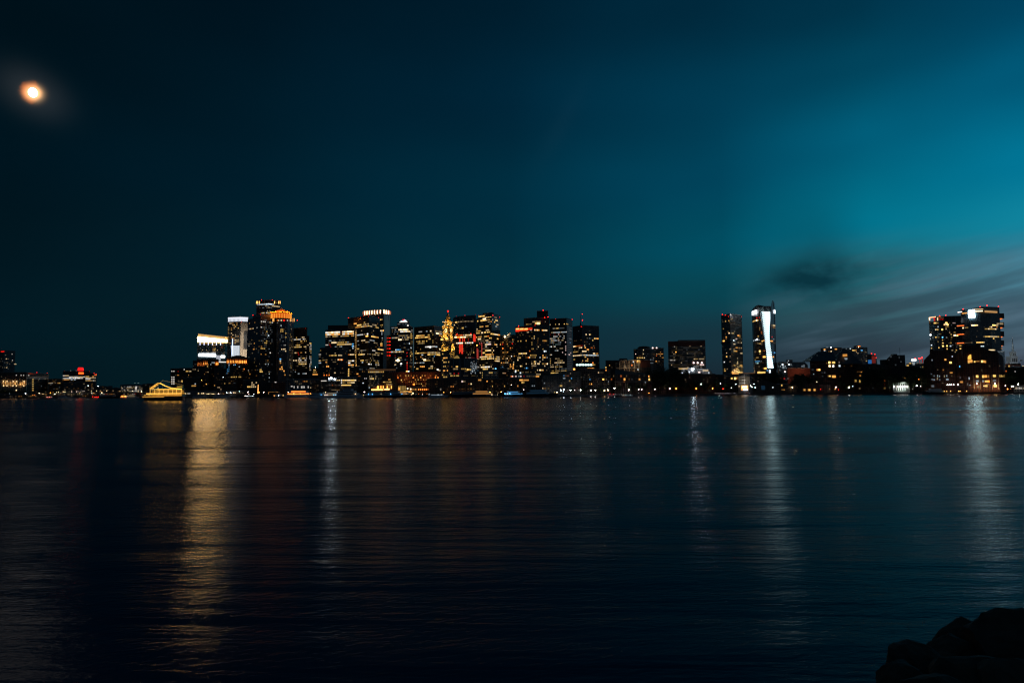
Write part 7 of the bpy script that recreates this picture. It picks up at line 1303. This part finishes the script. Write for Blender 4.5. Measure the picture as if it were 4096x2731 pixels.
# floodlight masts behind the quay, one more added to widen their reflection
zone_(4); LAMPS.append((pxy(278, 1118)[0], at(278, 1118, 18), 'k9')); LAMPS.append((pxy(302, 1112)[0], at(302, 1112, 18), 'k9')); LAMPS.append((pxy(350, 1122)[0], at(350, 1122, 18), 'k9'))
lamps(5, [(480, 1332, 'o5'), (535, 1332, 'o5'), (598, 1332, 'o5'), (638, 1332, 'k4'), (445, 1365, 'k5'), (532, 1365, 'k5'), (628, 1365, 'k5'), (838, 1312, 'a6'), (795, 1287, 'w4')])
lamps(6, [(130, 1300, 'o5'), (232, 1297, 'a7'), (383, 1297, 'a7'), (530, 1297, 'w7'), (675, 1297, 'a7'), (820, 1297, 'a7'), (990, 1293, 'a7'), (1140, 1193, 'w6'), (318, 1313, 'w5'), (345, 1322, 'w4'), (940, 1304, 'w4')])
lamps(7, [(280, 1262, 'p6'), (420, 1290, 'a5'), (638, 1298, 'w5'), (740, 1298, 'y5'), (776, 1301, 'w7'), (832, 1274, 'k8'), (876, 1263, 'k8'), (978, 1271, 'k8'), (1040, 1266, 'p6'), (1130, 1272, 'c8'), (1282, 1270, 'c8'), (1350, 1270, 'c8'), (1485, 1270, 'w7'), (1538, 1266, 'w8'), (870, 1290, 'k6')])
lamps(8, [(10, 1088, 'w7'), (170, 1090, 'w7'), (237, 1086, 'c8'), (350, 1052, 'c8'), (610, 1082, 'p8'), (790, 1065, 'p7'), (846, 1068, 'p7'), (1083, 1063, 'p7'), (1348, 1060, 'p8'), (1470, 1054, 'o8'), (1830, 1052, 'o8'), (2125, 1050, 'o8'), (975, 1134, 'o7'), (1915, 978, 'k7'), (790, 1142, 'k4')])
lamps(9, [(143, 1205, 'k7'), (350, 1215, 'k7'), (597, 1213, 'k7'), (553, 1237, 'p7'), (572, 1252, 'k7'), (616, 1260, 'k7'), (857, 1260, 'c6'), (1122, 1257, 'w8'), (397, 1243, 'w6'), (290, 1262, 'c6')])
lamps(10, [(740, 1120, 'c8'), (968, 1125, 'c8'), (985, 1122, 'w7'), (1045, 1105, 'k6'), (1795, 1105, 'c8'), (2198, 1098, 'c8'), (2240, 980, 'o6'), (2272, 1105, 'p6'), (395, 1028, 'w6'), (340, 886, 'k5'), (725, 1155, 'a6'), (625, 1158, 'a5')])
lamps(11, [(495, 1203, 'c7'), (525, 1203, 'c7'), (553, 1205, 'c7'), (583, 1205, 'c7'), (645, 1200, 'c8'), (55, 1220, 'c7'), (915, 1194, 'w8'), (1172, 1190, 'w8'), (1017, 1222, 'w6'), (1322, 1212, 'p7'), (1353, 1266, 'o7'), (1410, 1223, 'c7'), (1433, 1222, 'c7'), (1505, 1192, 'c8'), (912, 1078, 'y6'), (1395, 1266, 'o5'),
           (418, 1300, 'a6'), (450, 1300, 'a6'), (485, 1300, 'a6'), (542, 1300, 'a6'), (655, 1303, 'a6'), (676, 1300, 'a6'), (770, 1302, 'a6')], 1)
_lm = {}
def lamp_meshes(h, code, r_):
    hk = round(h)
    if ('p', hk) not in _lm:
        b = MB().tube((0, 0, 0), (0, 0, hk), .16, .09, 6).tube((0, 0, 0), (0, 0, .6), .32, .28, 8).tube((0, 0, hk), (0, -.45, hk + .15), .07, .06, 5)
        me = bpy.data.meshes.new('post'); me.from_pydata(b.v, [], b.f); me.materials.append(P['darkm']); _lm[('p', hk)] = me
    if (code, r_) not in _lm:
        b = MB().ball((0, -.45, -.1), r_, 10, 7, .8)
        me = bpy.data.meshes.new('lamp_head'); me.from_pydata(b.v, [], b.f); me.materials.append(E(code)); _lm[(code, r_)] = me
        b = MB().tube((0, -.45, r_ * .7), (0, -.45, r_ * .7 + .3), r_ * 1.1, .1, 10)
        me = bpy.data.meshes.new('lamp_hood'); me.from_pydata(b.v, [], b.f); me.materials.append(P['darkm']); _lm[('hood', r_)] = me
    return _lm[('p', hk)], _lm[(code, r_)], _lm[('hood', r_)], hk
LAMPS.sort(key=lambda l: l[0])
cnt = {}
for px, w, c in LAMPS: cnt.setdefault((land_of(px), c[0]), []).append(px)
for px, w, c in LAMPS:
    lst_ = cnt[(land_of(px), c[0])]; k = lst_.index(px); n_ = len(lst_)
    h = max(2, w.z - GZ); r_ = {'4': .34, '5': .36, '6': .42, '7': .46, '8': .52, '9': .6}[c[1]]
    hi = h > 14
    pm, hm, hd, hk = lamp_meshes(h, c, r_)
    o = empty('floodlight_mast' if hi else 'street_lamp', (w.x, w.y, GZ))
    place = ('%s of %d' % (ORD[k], n_) if k == 0 else '%s from left of %d' % (ORD[k], n_)) if n_ > 1 else 'the only'
    kind_ = 'lamps' if n_ > 1 else 'lamp'
    tag(o, '%s %s quay %s by %s' % (place, CNM[c[0]], kind_, land_of(px)), 'floodlight' if hi else 'street lamp', 'lamps along the far quay')
    for nm, me, z in (('post', pm, 0), ('lamp_head', hm, hk), ('lamp_hood', hd, hk)):
        q_ = bpy.data.objects.new(nm, me); COL.objects.link(q_); q_.parent = o; q_.location = (0, 0, z)
    if c[1] == '9': MB().box(-2.6, 2.6, .5, .75, hk - 3.2, hk + 1.6).build('added_light_shield', P['darkm'], o)  # plate added to keep the mast light off the building behind

# traffic light, pergola spar etc. (zone 9)
zone_(9)
p = at(178, 1280, 6); o = empty('traffic_light', (p.x, p.y, GZ)); tag(o, 'red traffic light on the quay road beside the parked cars', 'traffic light')
hh = p.z - GZ; MB().tube((0, 0, 0), (0, 0, hh), .12).build('post', P['darkm'], o); MB().box(-.35, .35, -.1, .35, hh - 1.1, hh + .6).build('signal_box', P['darkm'], o); MB().ball((0, -.35, hh + .1), .5).build('red_lamp', E('r7'), o)
zone_(10)
for x, y, lab in ((463, 1160, 'red lamp on a short post by the gabled sheds'), (785, 1168, 'red lamp on a short post beside the brightest lamp of the hipped-roof block')):
    p = at(x, y, 3); o = empty('signal_lamp', (p.x, p.y, GZ)); tag(o, lab, 'signal lamp', 'red signal lamps on the quay'); hh = p.z - GZ
    MB().tube((0, 0, 0), (0, 0, hh), .1).build('post', P['darkm'], o); MB().ball((0, -.2, hh), .45).build('lamp_head', E('r6'), o)

# ================================================================== boats
def label_side(o, lab, cat, grp): tag(o, lab, cat, grp)
def yacht_mesh(L, hmat, lit=None, decks=2, name='motor_yacht', lab='', zx=(0, 0), D=-14, rz=0.0, glow=None, grp='boats moored along the far quay'):
    p = at(zx[0], zx[1], D); o = empty(name, (p.x, p.y, 0), rz); tag(o, lab, 'boat', grp)
    W = L * .24 / 2; Hh = L * .075 + .4; n_ = 10; v = []; f = []
    for i in range(n_ + 1):
        t = i / n_; x = -L / 2 + L * t; w = W * min(1, max(.03, (1 - t) / .4) ** .65) * (1 if t > .1 else .9); top = Hh * (1 + .45 * t * t)
        xx = x + (.06 * L if t > .9 else 0)
        v += [(xx, -w, top), (x, -w * .8, -.4), (x, w * .8, -.4), (xx, w, top)]
    for i in range(n_):
        a = i * 4; f += [(a, a + 4, a + 5, a + 1), (a + 1, a + 5, a + 6, a + 2), (a + 2, a + 6, a + 7, a + 3), (a + 3, a + 7, a + 4, a)]
    f += [(0, 1, 2, 3), (n_ * 4 + 3, n_ * 4 + 2, n_ * 4 + 1, n_ * 4)]
    mesh_obj('hull', v, f, hmat, o)
    z = Hh; x0, x1 = -L * .42, L * .26
    for d_ in range(decks):
        hgt = L * .055 + .6; b = MB(); w = W * (.82 - .12 * d_)
        b.prism([(x0, -w), (x1, -w), (x1 + L * .05, 0), (x1, w), (x0, w)], z, z + hgt); b.build('cabin', P['hullw'], o)
        wm_ = (E(glow) if glow else P['darkm'])
        MB().box(x0 + L * .03, x1 - L * .02, -w - .08, -w + .05, z + hgt * .4, z + hgt * .78).build('cabin_window', wm_, o)
        MB().box(x0 - L * .03, x1 + L * .02, -w - .3, w + .3, z + hgt + .002, z + hgt + .15).build('cabin_roof', P['hullw'], o)
        z += hgt + .15; x0 += L * .10; x1 -= L * .10
    MB().tube((x0 + (x1 - x0) * .3, 0, z), (x0 + (x1 - x0) * .2, 0, z + L * .10 + .8), .10, .05).box(x0 + (x1 - x0) * .2 - .5, x0 + (x1 - x0) * .2 + .5, -.5, .5, z + L * .05, z + L * .05 + .15).build('mast', P['steel'], o)
    MB().tube((L * .30, -W * .6, Hh * 1.2), (L * .30, -W * .6, Hh * 1.2 + .9), .04).tube((L * .44, -W * .25, Hh * 1.35), (L * .44, -W * .25, Hh * 1.35 + .9), .04).tube((L * .30, -W * .6, Hh * 1.2 + .9), (L * .44, -W * .25, Hh * 1.35 + .9), .04).build('bow_rail', P['steel'], o)
    if lit:
        for (lx, c) in lit: MB().ball((lx * L, -W - .2, Hh * 1.3 + 1), .32).build('deck_lamp', E(c), o)
    return o
def sailboat(L, lab, zx, D=-14, rz=0.0, mast=1.3, lamp=None):
    p = at(zx[0], zx[1], D); o = empty('sailing_boat', (p.x, p.y, 0), rz); tag(o, lab, 'sailing boat', 'sailing boats moored along the far quay')
    W = L * .15; v = []; f = []; n_ = 8
    for i in range(n_ + 1):
        t = i / n_; w = W * math.sin(math.pi * min(.98, .12 + .86 * t)) ** .7; x = -L / 2 + L * t
        v += [(x, -w, 1.0 + .3 * t), (x, 0, -.6), (x, w, 1.0 + .3 * t)]
    for i in range(n_): a = i * 3; f += [(a, a + 3, a + 4, a + 1), (a + 1, a + 4, a + 5, a + 2), (a + 2, a + 5, a + 3, a)]
    f += [(0, 1, 2), (n_ * 3 + 2, n_ * 3 + 1, n_ * 3)]
    mesh_obj('hull', v, f, P['hullw'], o)
    MB().box(-L * .2, L * .15, -W * .5, W * .5, 1.2, 1.8).build('cabin', P['hullw'], o)
    MB().tube((L * .05, 0, 1.2), (L * .05, 0, L * mast), .09, .06).build('mast', P['steel'], o); MB().tube((L * .05, 0, 2.4), (-L * .38, 0, 2.3), .14).build('boom', P['canvas'], o)
    MB().tube((L * .05, 0, L * mast * .98), (L * .49, 0, 1.4), .02, n=4).tube((L * .05, 0, L * mast * .98), (-L * .49, 0, 1.2), .02, n=4).build('rigging', P['steel'], o)
    if lamp: MB().ball((0, -W, 2.0), .3).build('deck_lamp', E(lamp), o)
    return o
zone_(1)
yacht_mesh(22, P['hullw'], lab='grey motor yacht moored below the blocks left of the red roof sign', zx=(1000, 1150), D=-30, rz=.05)
yacht_mesh(16, P['hull'], lab='red-striped low launch at the quay below the lit columns building', zx=(780, 1150), D=-12, glow='r4', decks=1, lit=[(-.3, 'p6'), (.0, 'w6'), (.35, 'k5')])
yacht_mesh(18, P['hull'], lab='small dark workboat near the far left edge', zx=(160, 1152), D=-40, decks=1)
yacht_mesh(38, P['hull'], lab='long dark low barge out from the quay, left of the white-windowed flats', zx=(1715, 1158), D=-120, decks=1, rz=-.04)
yacht_mesh(14, P['hullw'], lab='small yacht with four red lamps beside the annex', zx=(1525, 1150), D=-14, decks=1, lit=[(-.6, 'r7'), (-.3, 'r7'), (-.1, 'r7'), (.2, 'r7')])
yacht_mesh(20, P['hullw'], lab='orange lit boat moored below the white-windowed flats', zx=(1955, 1148), D=-14, glow='o5', decks=2, lit=[(-.2, 'a7'), (.1, 'y7'), (.3, 'w6')])
yacht_mesh(24, P['hullw'], lab='pale boat moored right of the orange lit boat', zx=(2080, 1148), D=-14, glow='w2', decks=2)
for i, (x, l_) in enumerate([(440, 9), (1140, 11), (1290, 10), (1620, 11), (1830, 12)]):
    sailboat(l_ * 1.3, ['slim sailing boat below the long lit-columns building', 'sailing boat left of the two closest sailing masts under the red sign block', 'sailing boat below the right half of the red sign block', 'sailing boat just right of the annex', 'sailing boat left of the orange lit boat'][i], (x, 1150), D=-10, mast=1.5)
zone_(2)
yacht_mesh(28, P['hullw'], lab='grey motor yacht moored left of the two under the arch-topped hotels', zx=(1050, 1362), D=-16, decks=1)
yacht_mesh(40, P['hullw'], lab='long grey motor yacht moored right of the two under the arch-topped hotels', zx=(1480, 1362), D=-16, decks=1)
zone_(3)
yacht_mesh(20, P['hullw'], lab='white lit tour boat under the row of amber windows', zx=(150, 1392), D=-8, glow='k4', decks=1, lit=[(-.3, 'p7'), (-.45, 'p7'), (.2, 'k6')])
yacht_mesh(52, P['hullw'], lab='big motor yacht with glowing orange decks right of the pyramid roof tower', zx=(840, 1398), D=-14, glow='o5', decks=2, lit=[(-.2, 'a7'), (.0, 'a6'), (.3, 'o7')])
yacht_mesh(34, P['hullw'], lab='unlit white motor yacht just right of the orange-decked yacht', zx=(1085, 1398), D=-12, decks=2, lit=[(.1, 'b6'), (.3, 'w5')])
yacht_mesh(24, P['hull'], lab='dark ferry with small orange lamps beside the domed pavilion', zx=(555, 1402), D=-8, decks=2, lit=[(-.4, 'a6'), (-.1, 'k7'), (.2, 'y6')])
# tall ship
p = at(245, 1395, -6); o = empty('tall_ship', (p.x, p.y, 0)); tag(o, 'tall ship with one lit mast and a crossing yard, under the grey slab tower', 'ship')
s3_ = ppm(245, 0); MB().prism([(-26, -3.5), (20, -4), (30, 0), (20, 4), (-26, 3.5)], -.5, 2.8).build('hull', P['hull'], o)
MB().tube((0, 0, 2), (0, 0, 275 / s3_), .45, .2).build('mast', P['wood'], o); MB().tube((-9.5, 0, 243 / s3_), (9.5, 0, 243 / s3_), .22).build('yard', P['wood'], o); MB().tube((-7, 0, 160 / s3_), (7, 0, 160 / s3_), .22).build('yard', P['wood'], o)
MB().tube((0, -.6, 60 / s3_), (0, -.6, 180 / s3_), .5, .25).build('mast_light', emit((1, .45, .12), 3.5), o); MB().tube((0, 0, 270 / s3_), (26, 0, 3), .05, n=4).tube((0, 0, 270 / s3_), (-25, 0, 3), .05, n=4).build('rigging', P['darkm'], o)
MB().tube((-14, 0, 2), (-14, 0, 200 / s3_), .35, .15).build('mast', P['wood'], o)
zone_(4)
yacht_mesh(32, P['hullw'], lab='pale yacht with a line of tiny blue and white lamps, below the white floodlights', zx=(345, 1392), D=-12, decks=2, glow='w2', lit=[(-.4, 'p6'), (-.3, 'p6'), (.0, 'b6'), (.1, 'b6'), (.2, 'b6')])
yacht_mesh(44, P['hullw'], lab='large unlit grey yacht below the three bright stepped floors', zx=(570, 1392), D=-12, decks=3, lit=[(.2, 'w6')])
yacht_mesh(26, P['hullw'], lab='small yacht with an orange lit stern left of the market hall', zx=(770, 1392), D=-10, decks=1, glow='o4', lit=[(0, 'a6')])
yacht_mesh(36, P['hull'], lab='dark boat with three blue lamps below the market hall', zx=(950, 1392), D=-10, decks=2, lit=[(-.3, 'b6'), (-.15, 'b6'), (.2, 'w5')])
yacht_mesh(22, P['hullw'], lab='unlit pale boat at the left of the yachts under the floodlights', zx=(90, 1392), D=-12, decks=2, lit=[(.4, 'b6')])
zone_(5)
yacht_mesh(40, P['hull'], lab='long dark party boat with blue lamps in front of the golden terrace', zx=(130, 1390), D=-12, decks=2, lit=[(-.1, 'b6'), (.3, 'b6'), (.45, 'w5')])
yacht_mesh(36, P['hull'], lab='harbour boat with amber cabin windows below the small gabled hall', zx=(260, 1390), D=-8, decks=2, glow='a3')
yacht_mesh(26, P['hullw'], lab='white boat with a silvery lit bow right of the wide brick wharf', zx=(760, 1388), D=-12, decks=1, glow='k2', lit=[(0, 'k5'), (.2, 'k4')])
zone_(6)
yacht_mesh(54, P['hull'], lab='long dark motor yacht below the glass-gabled block', zx=(500, 1375), D=-12, decks=1)
yacht_mesh(40, P['hull'], lab='dark boat with square amber windows below the black glass tower', zx=(730, 1376), D=-10, decks=2, glow='a3')
yacht_mesh(34, P['hull'], lab='boat lit bright blue, moored below the widest dark tower', zx=(1190, 1374), D=-10, decks=2, glow='b3', lit=[(-.4, 'b7'), (-.2, 'b7'), (-.3, 'k6'), (.3, 'b5')])
yacht_mesh(20, P['hull'], lab='small dark boat with amber specks between the amber-windowed and blue boats', zx=(850, 1380), D=-12, decks=1, lit=[(0, 'w6'), (.4, 'w5')])
zone_(7)
yacht_mesh(44, P['hull'], lab='dark ferry faintly blue-white inside, left of the brightest white quay lamps', zx=(520, 1368), D=-10, decks=2, glow='b0')
yacht_mesh(14, P['hull'], lab='small dark open boat below the brightest white quay lamps', zx=(880, 1372), D=-24, decks=1)
sailboat(12, 'sailing boat with a tall mast left of the blue-lit boat', (160, 1370), -10, mast=2.4); sailboat(12, 'sailing boat moored beside the dark blue-white ferry', (310, 1370), -10, mast=2.0); sailboat(12, 'sailing boat right of the dark blue-white ferry', (455, 1370), -10, mast=2.2)
zone_(8)
for i, x in enumerate((430, 470, 510, 550, 590, 630)):
    sailboat(9 + (i % 3) * 1.5, ['leftmost', 'second', 'third', 'fourth', 'fifth', 'rightmost'][i] + (' from left' if 0 < i < 5 else '') + ' of six white sailing boats in the marina below the framed bays', (x, 1182), -8, rz=.5 * (i % 2), mast=1.25, lamp=['y5', 'k5', 'w5', 'k5', None, 'k5'][i])
yacht_mesh(15, P['hullw'], lab='white motor boat with red lamps at the left end of the marina', zx=(300, 1180), D=-6, decks=1, lit=[(-.2, 'r6'), (.2, 'r6'), (.4, 'k4')])
yacht_mesh(14, P['hull'], lab='small dark boat afloat just out from the marina', zx=(400, 1200), D=-34, decks=1)
zone_(11)
yacht_mesh(34, P['hull'], lab='sleek dark motor yacht left of the low amber dock lamps', zx=(300, 1322), D=-10, decks=2, rz=math.pi)
# floating docks
def dock(zn, x0, x1, lab, D=-5, w=3.0):
    zone_(zn); a, b = at(x0, 1400, D), at(x1, 1400, D); o = empty('floating_dock', ((a.x + b.x) / 2, (a.y + b.y) / 2, 0), math.atan2(b.y - a.y, b.x - a.x)); tag(o, lab, 'dock', 'floating docks along the far quay')
    L = math.hypot(b.x - a.x, b.y - a.y); MB().box(-L / 2, L / 2, -w / 2, w / 2, -.2, .55).build('deck', P['wood'], o)
    for i in range(int(L / 16) + 1): MB().tube((-L / 2 + i * 16, w / 2 + .2, -1), (-L / 2 + i * 16, w / 2 + .2, 3.2), .22).build('pile', P['wood'], o)
dock(1, -60, 900, 'floating dock along the quay at the far left'); dock(2, 760, 1880, 'floating dock below the arch-topped hotels'); dock(3, 560, 1180, 'floating dock behind the orange-decked yacht'); dock(4, 100, 1180, 'floating dock behind the yachts under the floodlights')
dock(6, -100, 900, 'floating dock below the clock tower'); dock(8, 330, 700, 'floating dock of the marina with six sailing boats', D=-4); dock(11, 380, 830, 'floating dock carrying the low amber lamps', D=-3)
# ================================================================== parked cars
def make_car():
    o = empty('parked_car', (0, 0, 0)); b = MB()
    b.prism([(-2.2, -.85), (2.2, -.85), (2.2, .85), (-2.2, .85)], .35, .85); b.build('body', P['hullw'], o)
    c = MB(); k = 0; c.v += [(-1.7, -.75, .85), (1.2, -.75, .85), (1.2, .75, .85), (-1.7, .75, .85), (-1.2, -.65, 1.45), (.5, -.65, 1.45), (.5, .65, 1.45), (-1.2, .65, 1.45)]
    c.f += [(0, 1, 5, 4), (1, 2, 6, 5), (2, 3, 7, 6), (3, 0, 4, 7), (4, 5, 6, 7), (3, 2, 1, 0)]; c.build('cabin', P['darkm'], o)
    for x in (-1.4, 1.4):
        for y in (-.8, .8): MB().tube((x, y - .1, .33), (x, y + .1, .33), .33, .33, 10).build('wheel', P['darkm'], o)
    for y in (-.6, .6): MB().box(2.2, 2.26, y - .15, y + .15, .55, .72).build('headlight', E('k5'), o); MB().box(-2.26, -2.2, y - .15, y + .15, .6, .72).build('tail_light', E('r5'), o)
    return o
zone_(9); car = make_car(); CARL = [(68, -1.2), (100, -1.0), (135, -1.3), (170, -1.4), (210, -1.2), (245, -1.5), (275, -1.0), (325, -1.2), (465, -1.4), (500, 1.6), (530, -1.5)]
for i, (x, rz) in enumerate(CARL):
    c = car if i == 0 else car.copy()
    if i: 
        COL.objects.link(c)
        for ch in car.children: d_ = ch.copy(); COL.objects.link(d_); d_.parent = c
    p = at(x, 1320, 5); c.location = (p.x, p.y, GZ); c.rotation_euler.z = rz
    pos = ('%s of the eight cars' % ORD[i] if i == 0 else '%s from left of the eight cars' % ORD[i]) + ' left of the gold shopfront' if i < 8 else ['left', 'middle', 'right'][i - 8] + ' one of three cars in front of the gold shopfront'
    tag(c, 'parked car, ' + pos, 'car', 'cars parked on the far quay')

# ================================================================== trees
def crown_mesh(seed, n=1500):
    r = random.Random(seed); lobes = [(Vector((r.gauss(0, .42), r.gauss(0, .42), r.uniform(-.35, .6))), r.uniform(.3, .55)) for _ in range(11)]
    v = []; f = []
    for _ in range(n):
        c, rr2 = r.choice(lobes); d = Vector((r.gauss(0, 1), r.gauss(0, 1), r.gauss(0, 1))).normalized() * rr2 * r.uniform(.55, 1.05); p = c + d
        a = Vector((r.gauss(0, 1), r.gauss(0, 1), r.gauss(0, 1))).normalized(); b = a.orthogonal().normalized(); s_ = r.uniform(.035, .075); k = len(v)
        v += [p - a * s_, p + b * s_ * .7, p + a * s_, p - b * s_ * .7]; f.append((k, k + 1, k + 2, k + 3))
    me = bpy.data.meshes.new('crown'); me.from_pydata([tuple(x) for x in v], [], f); me.materials.append(P['leaf']); return me
def trunk_mesh(seed):
    r = random.Random(seed); b = MB().tube((0, 0, 0), (0, 0, .95), .05, .03, 7)
    for _ in range(5): a = r.uniform(0, 6.28); z = r.uniform(.55, .9); b.tube((0, 0, z), (.45 * math.cos(a), .45 * math.sin(a), z + .45), .025, .008, 5)
    me = bpy.data.meshes.new('trunk'); me.from_pydata(b.v, [], b.f); me.materials.append(P['bark']); return me
CR = [crown_mesh(i + 1) for i in range(5)]; TR = [trunk_mesh(i + 1) for i in range(3)]
TREES = []
def trees(zn, lst, D=14):
    zone_(zn)
    for i, (x, y, w) in enumerate(lst): Dd = D + (i % 3) * 5; p = at(x, y, Dd); TREES.append((pxy(x, y)[0], p, w / ppm(x, Dd)))
trees(8, [(1060, 700, 110), (1140, 672, 140), (1240, 665, 150), (1340, 670, 150), (1430, 672, 140), (1510, 700, 110), (1180, 780, 150), (1290, 800, 140), (1080, 830, 120), (1010, 950, 90), (1400, 800, 100), (1230, 900, 160), (1120, 940, 130)], 18)
trees(8, [(1590, 920, 90), (1680, 905, 100), (1760, 890, 120), (1850, 900, 110), (1640, 960, 100), (1800, 975, 110), (1980, 960, 100), (2060, 940, 110), (2200, 880, 110), (1450, 930, 110), (640, 960, 80), (430, 980, 80), (760, 960, 80), (890, 960, 80)], 10)
trees(9, [(60, 1180, 70), (230, 1190, 70), (300, 1200, 60), (690, 1100, 80), (760, 1050, 70), (830, 1030, 80), (880, 1025, 80), (1190, 1075, 90), (1260, 1055, 110), (1330, 1070, 90), (960, 1120, 70)], 14)
trees(10, [(90, 880, 150), (200, 870, 140), (880, 1010, 100), (1010, 1000, 90), (560, 1040, 90), (1290, 740, 150), (1430, 720, 140), (1330, 830, 150), (1500, 780, 130), (1240, 880, 130), (2080, 800, 120), (2190, 810, 130), (2290, 800, 120), (2130, 930, 120), (1700, 900, 120), (1830, 870, 120), (1540, 960, 120)], 12)
trees(11, [(1350, 960, 80), (1430, 975, 80), (1510, 960, 90), (1580, 955, 80), (1370, 1060, 80), (1460, 1070, 80), (1545, 1060, 80), (60, 950, 80), (120, 920, 90), (620, 1100, 60), (1620, 960, 90)], 30)
trees(1, [(30, 1000, 90), (110, 990, 100), (185, 1010, 90), (850, 1000, 60), (930, 1010, 60)], 20)
trees(7, [(1180, 1215, 60), (1000, 1220, 55), (1420, 1210, 60)], 8)
TREES.sort(key=lambda l: l[0]); cnt = {}
for t_x in TREES: cnt.setdefault(land_of(t_x[0]), []).append(t_x)
for i, (px, p, w) in enumerate(TREES):
    ls = cnt[land_of(px)]; k = [id(a) for a in ls].index(id(TREES[i])); n_ = len(ls); h = max(4, p.z - GZ); cw = max(w * .8, h * .5)
    o = empty('leafy_tree', (p.x, p.y, GZ), i * 1.7)
    tag(o, 'dark leafy tree, %s of %d, before %s' % (ORD[k] + ('' if k == 0 else ' from left'), n_, land_of(px)) if n_ > 1 else 'dark leafy tree, the only one before ' + land_of(px), 'tree', 'dark trees along the far quay')
    ch = h * .88
    c = bpy.data.objects.new('crown', CR[i % 5]); COL.objects.link(c); c.parent = o; c.location = (0, 0, h - ch * .5); c.scale = (cw * .62, cw * .62, ch * .52)
    t = bpy.data.objects.new('trunk', TR[i % 3]); COL.objects.link(t); t.parent = o; t.scale = (max(3, cw * .8), max(3, cw * .8), h * .62)
for x, pw in ((300, 500), (1830, 0)):
    if pw: zone_(9); p = at(x, 1280, 8); l_ = [o for o in COL.objects if o.name.startswith('leafy_tree')]; b_t = min(l_, key=lambda o: (o.location - p).length); place_light(b_t, Vector((p.x, p.y - 4, p.z)) - b_t.location, (.75, 1, .7), pw, .5)

# ================================================================== past a hundred lit windows on one thing, the smallest become one part
for root in [o for o in COL.objects if o.parent is None and o.type == 'EMPTY']:
    ws = [c for c in root.children if c.type == 'MESH' and c.name.split('.')[0] == 'window']
    if len(ws) > 100:
        ws.sort(key=lambda c: -c.scale.x * c.scale.z)
        rest = ws[100:]; vs = []; fs = []; mats = []; mi = []
        for c in rest:
            M4 = Matrix.Translation(c.location) @ c.rotation_euler.to_matrix().to_4x4() @ Matrix.Diagonal((*c.scale, 1)); b = len(vs)
            vs += [tuple(M4 @ v_.co) for v_ in c.data.vertices]; mt = c.data.materials[0]
            if mt not in mats: mats.append(mt)
            for p_ in c.data.polygons: fs.append(tuple(b + k for k in p_.vertices)); mi.append(mats.index(mt))
        for c in rest: bpy.data.objects.remove(c)
        wo_ = mesh_obj('lit_window_pattern', vs, fs, mats, root)
        for p_, k in zip(wo_.data.polygons, mi): p_.material_index = k
        wo_['kind'] = 'stuff'
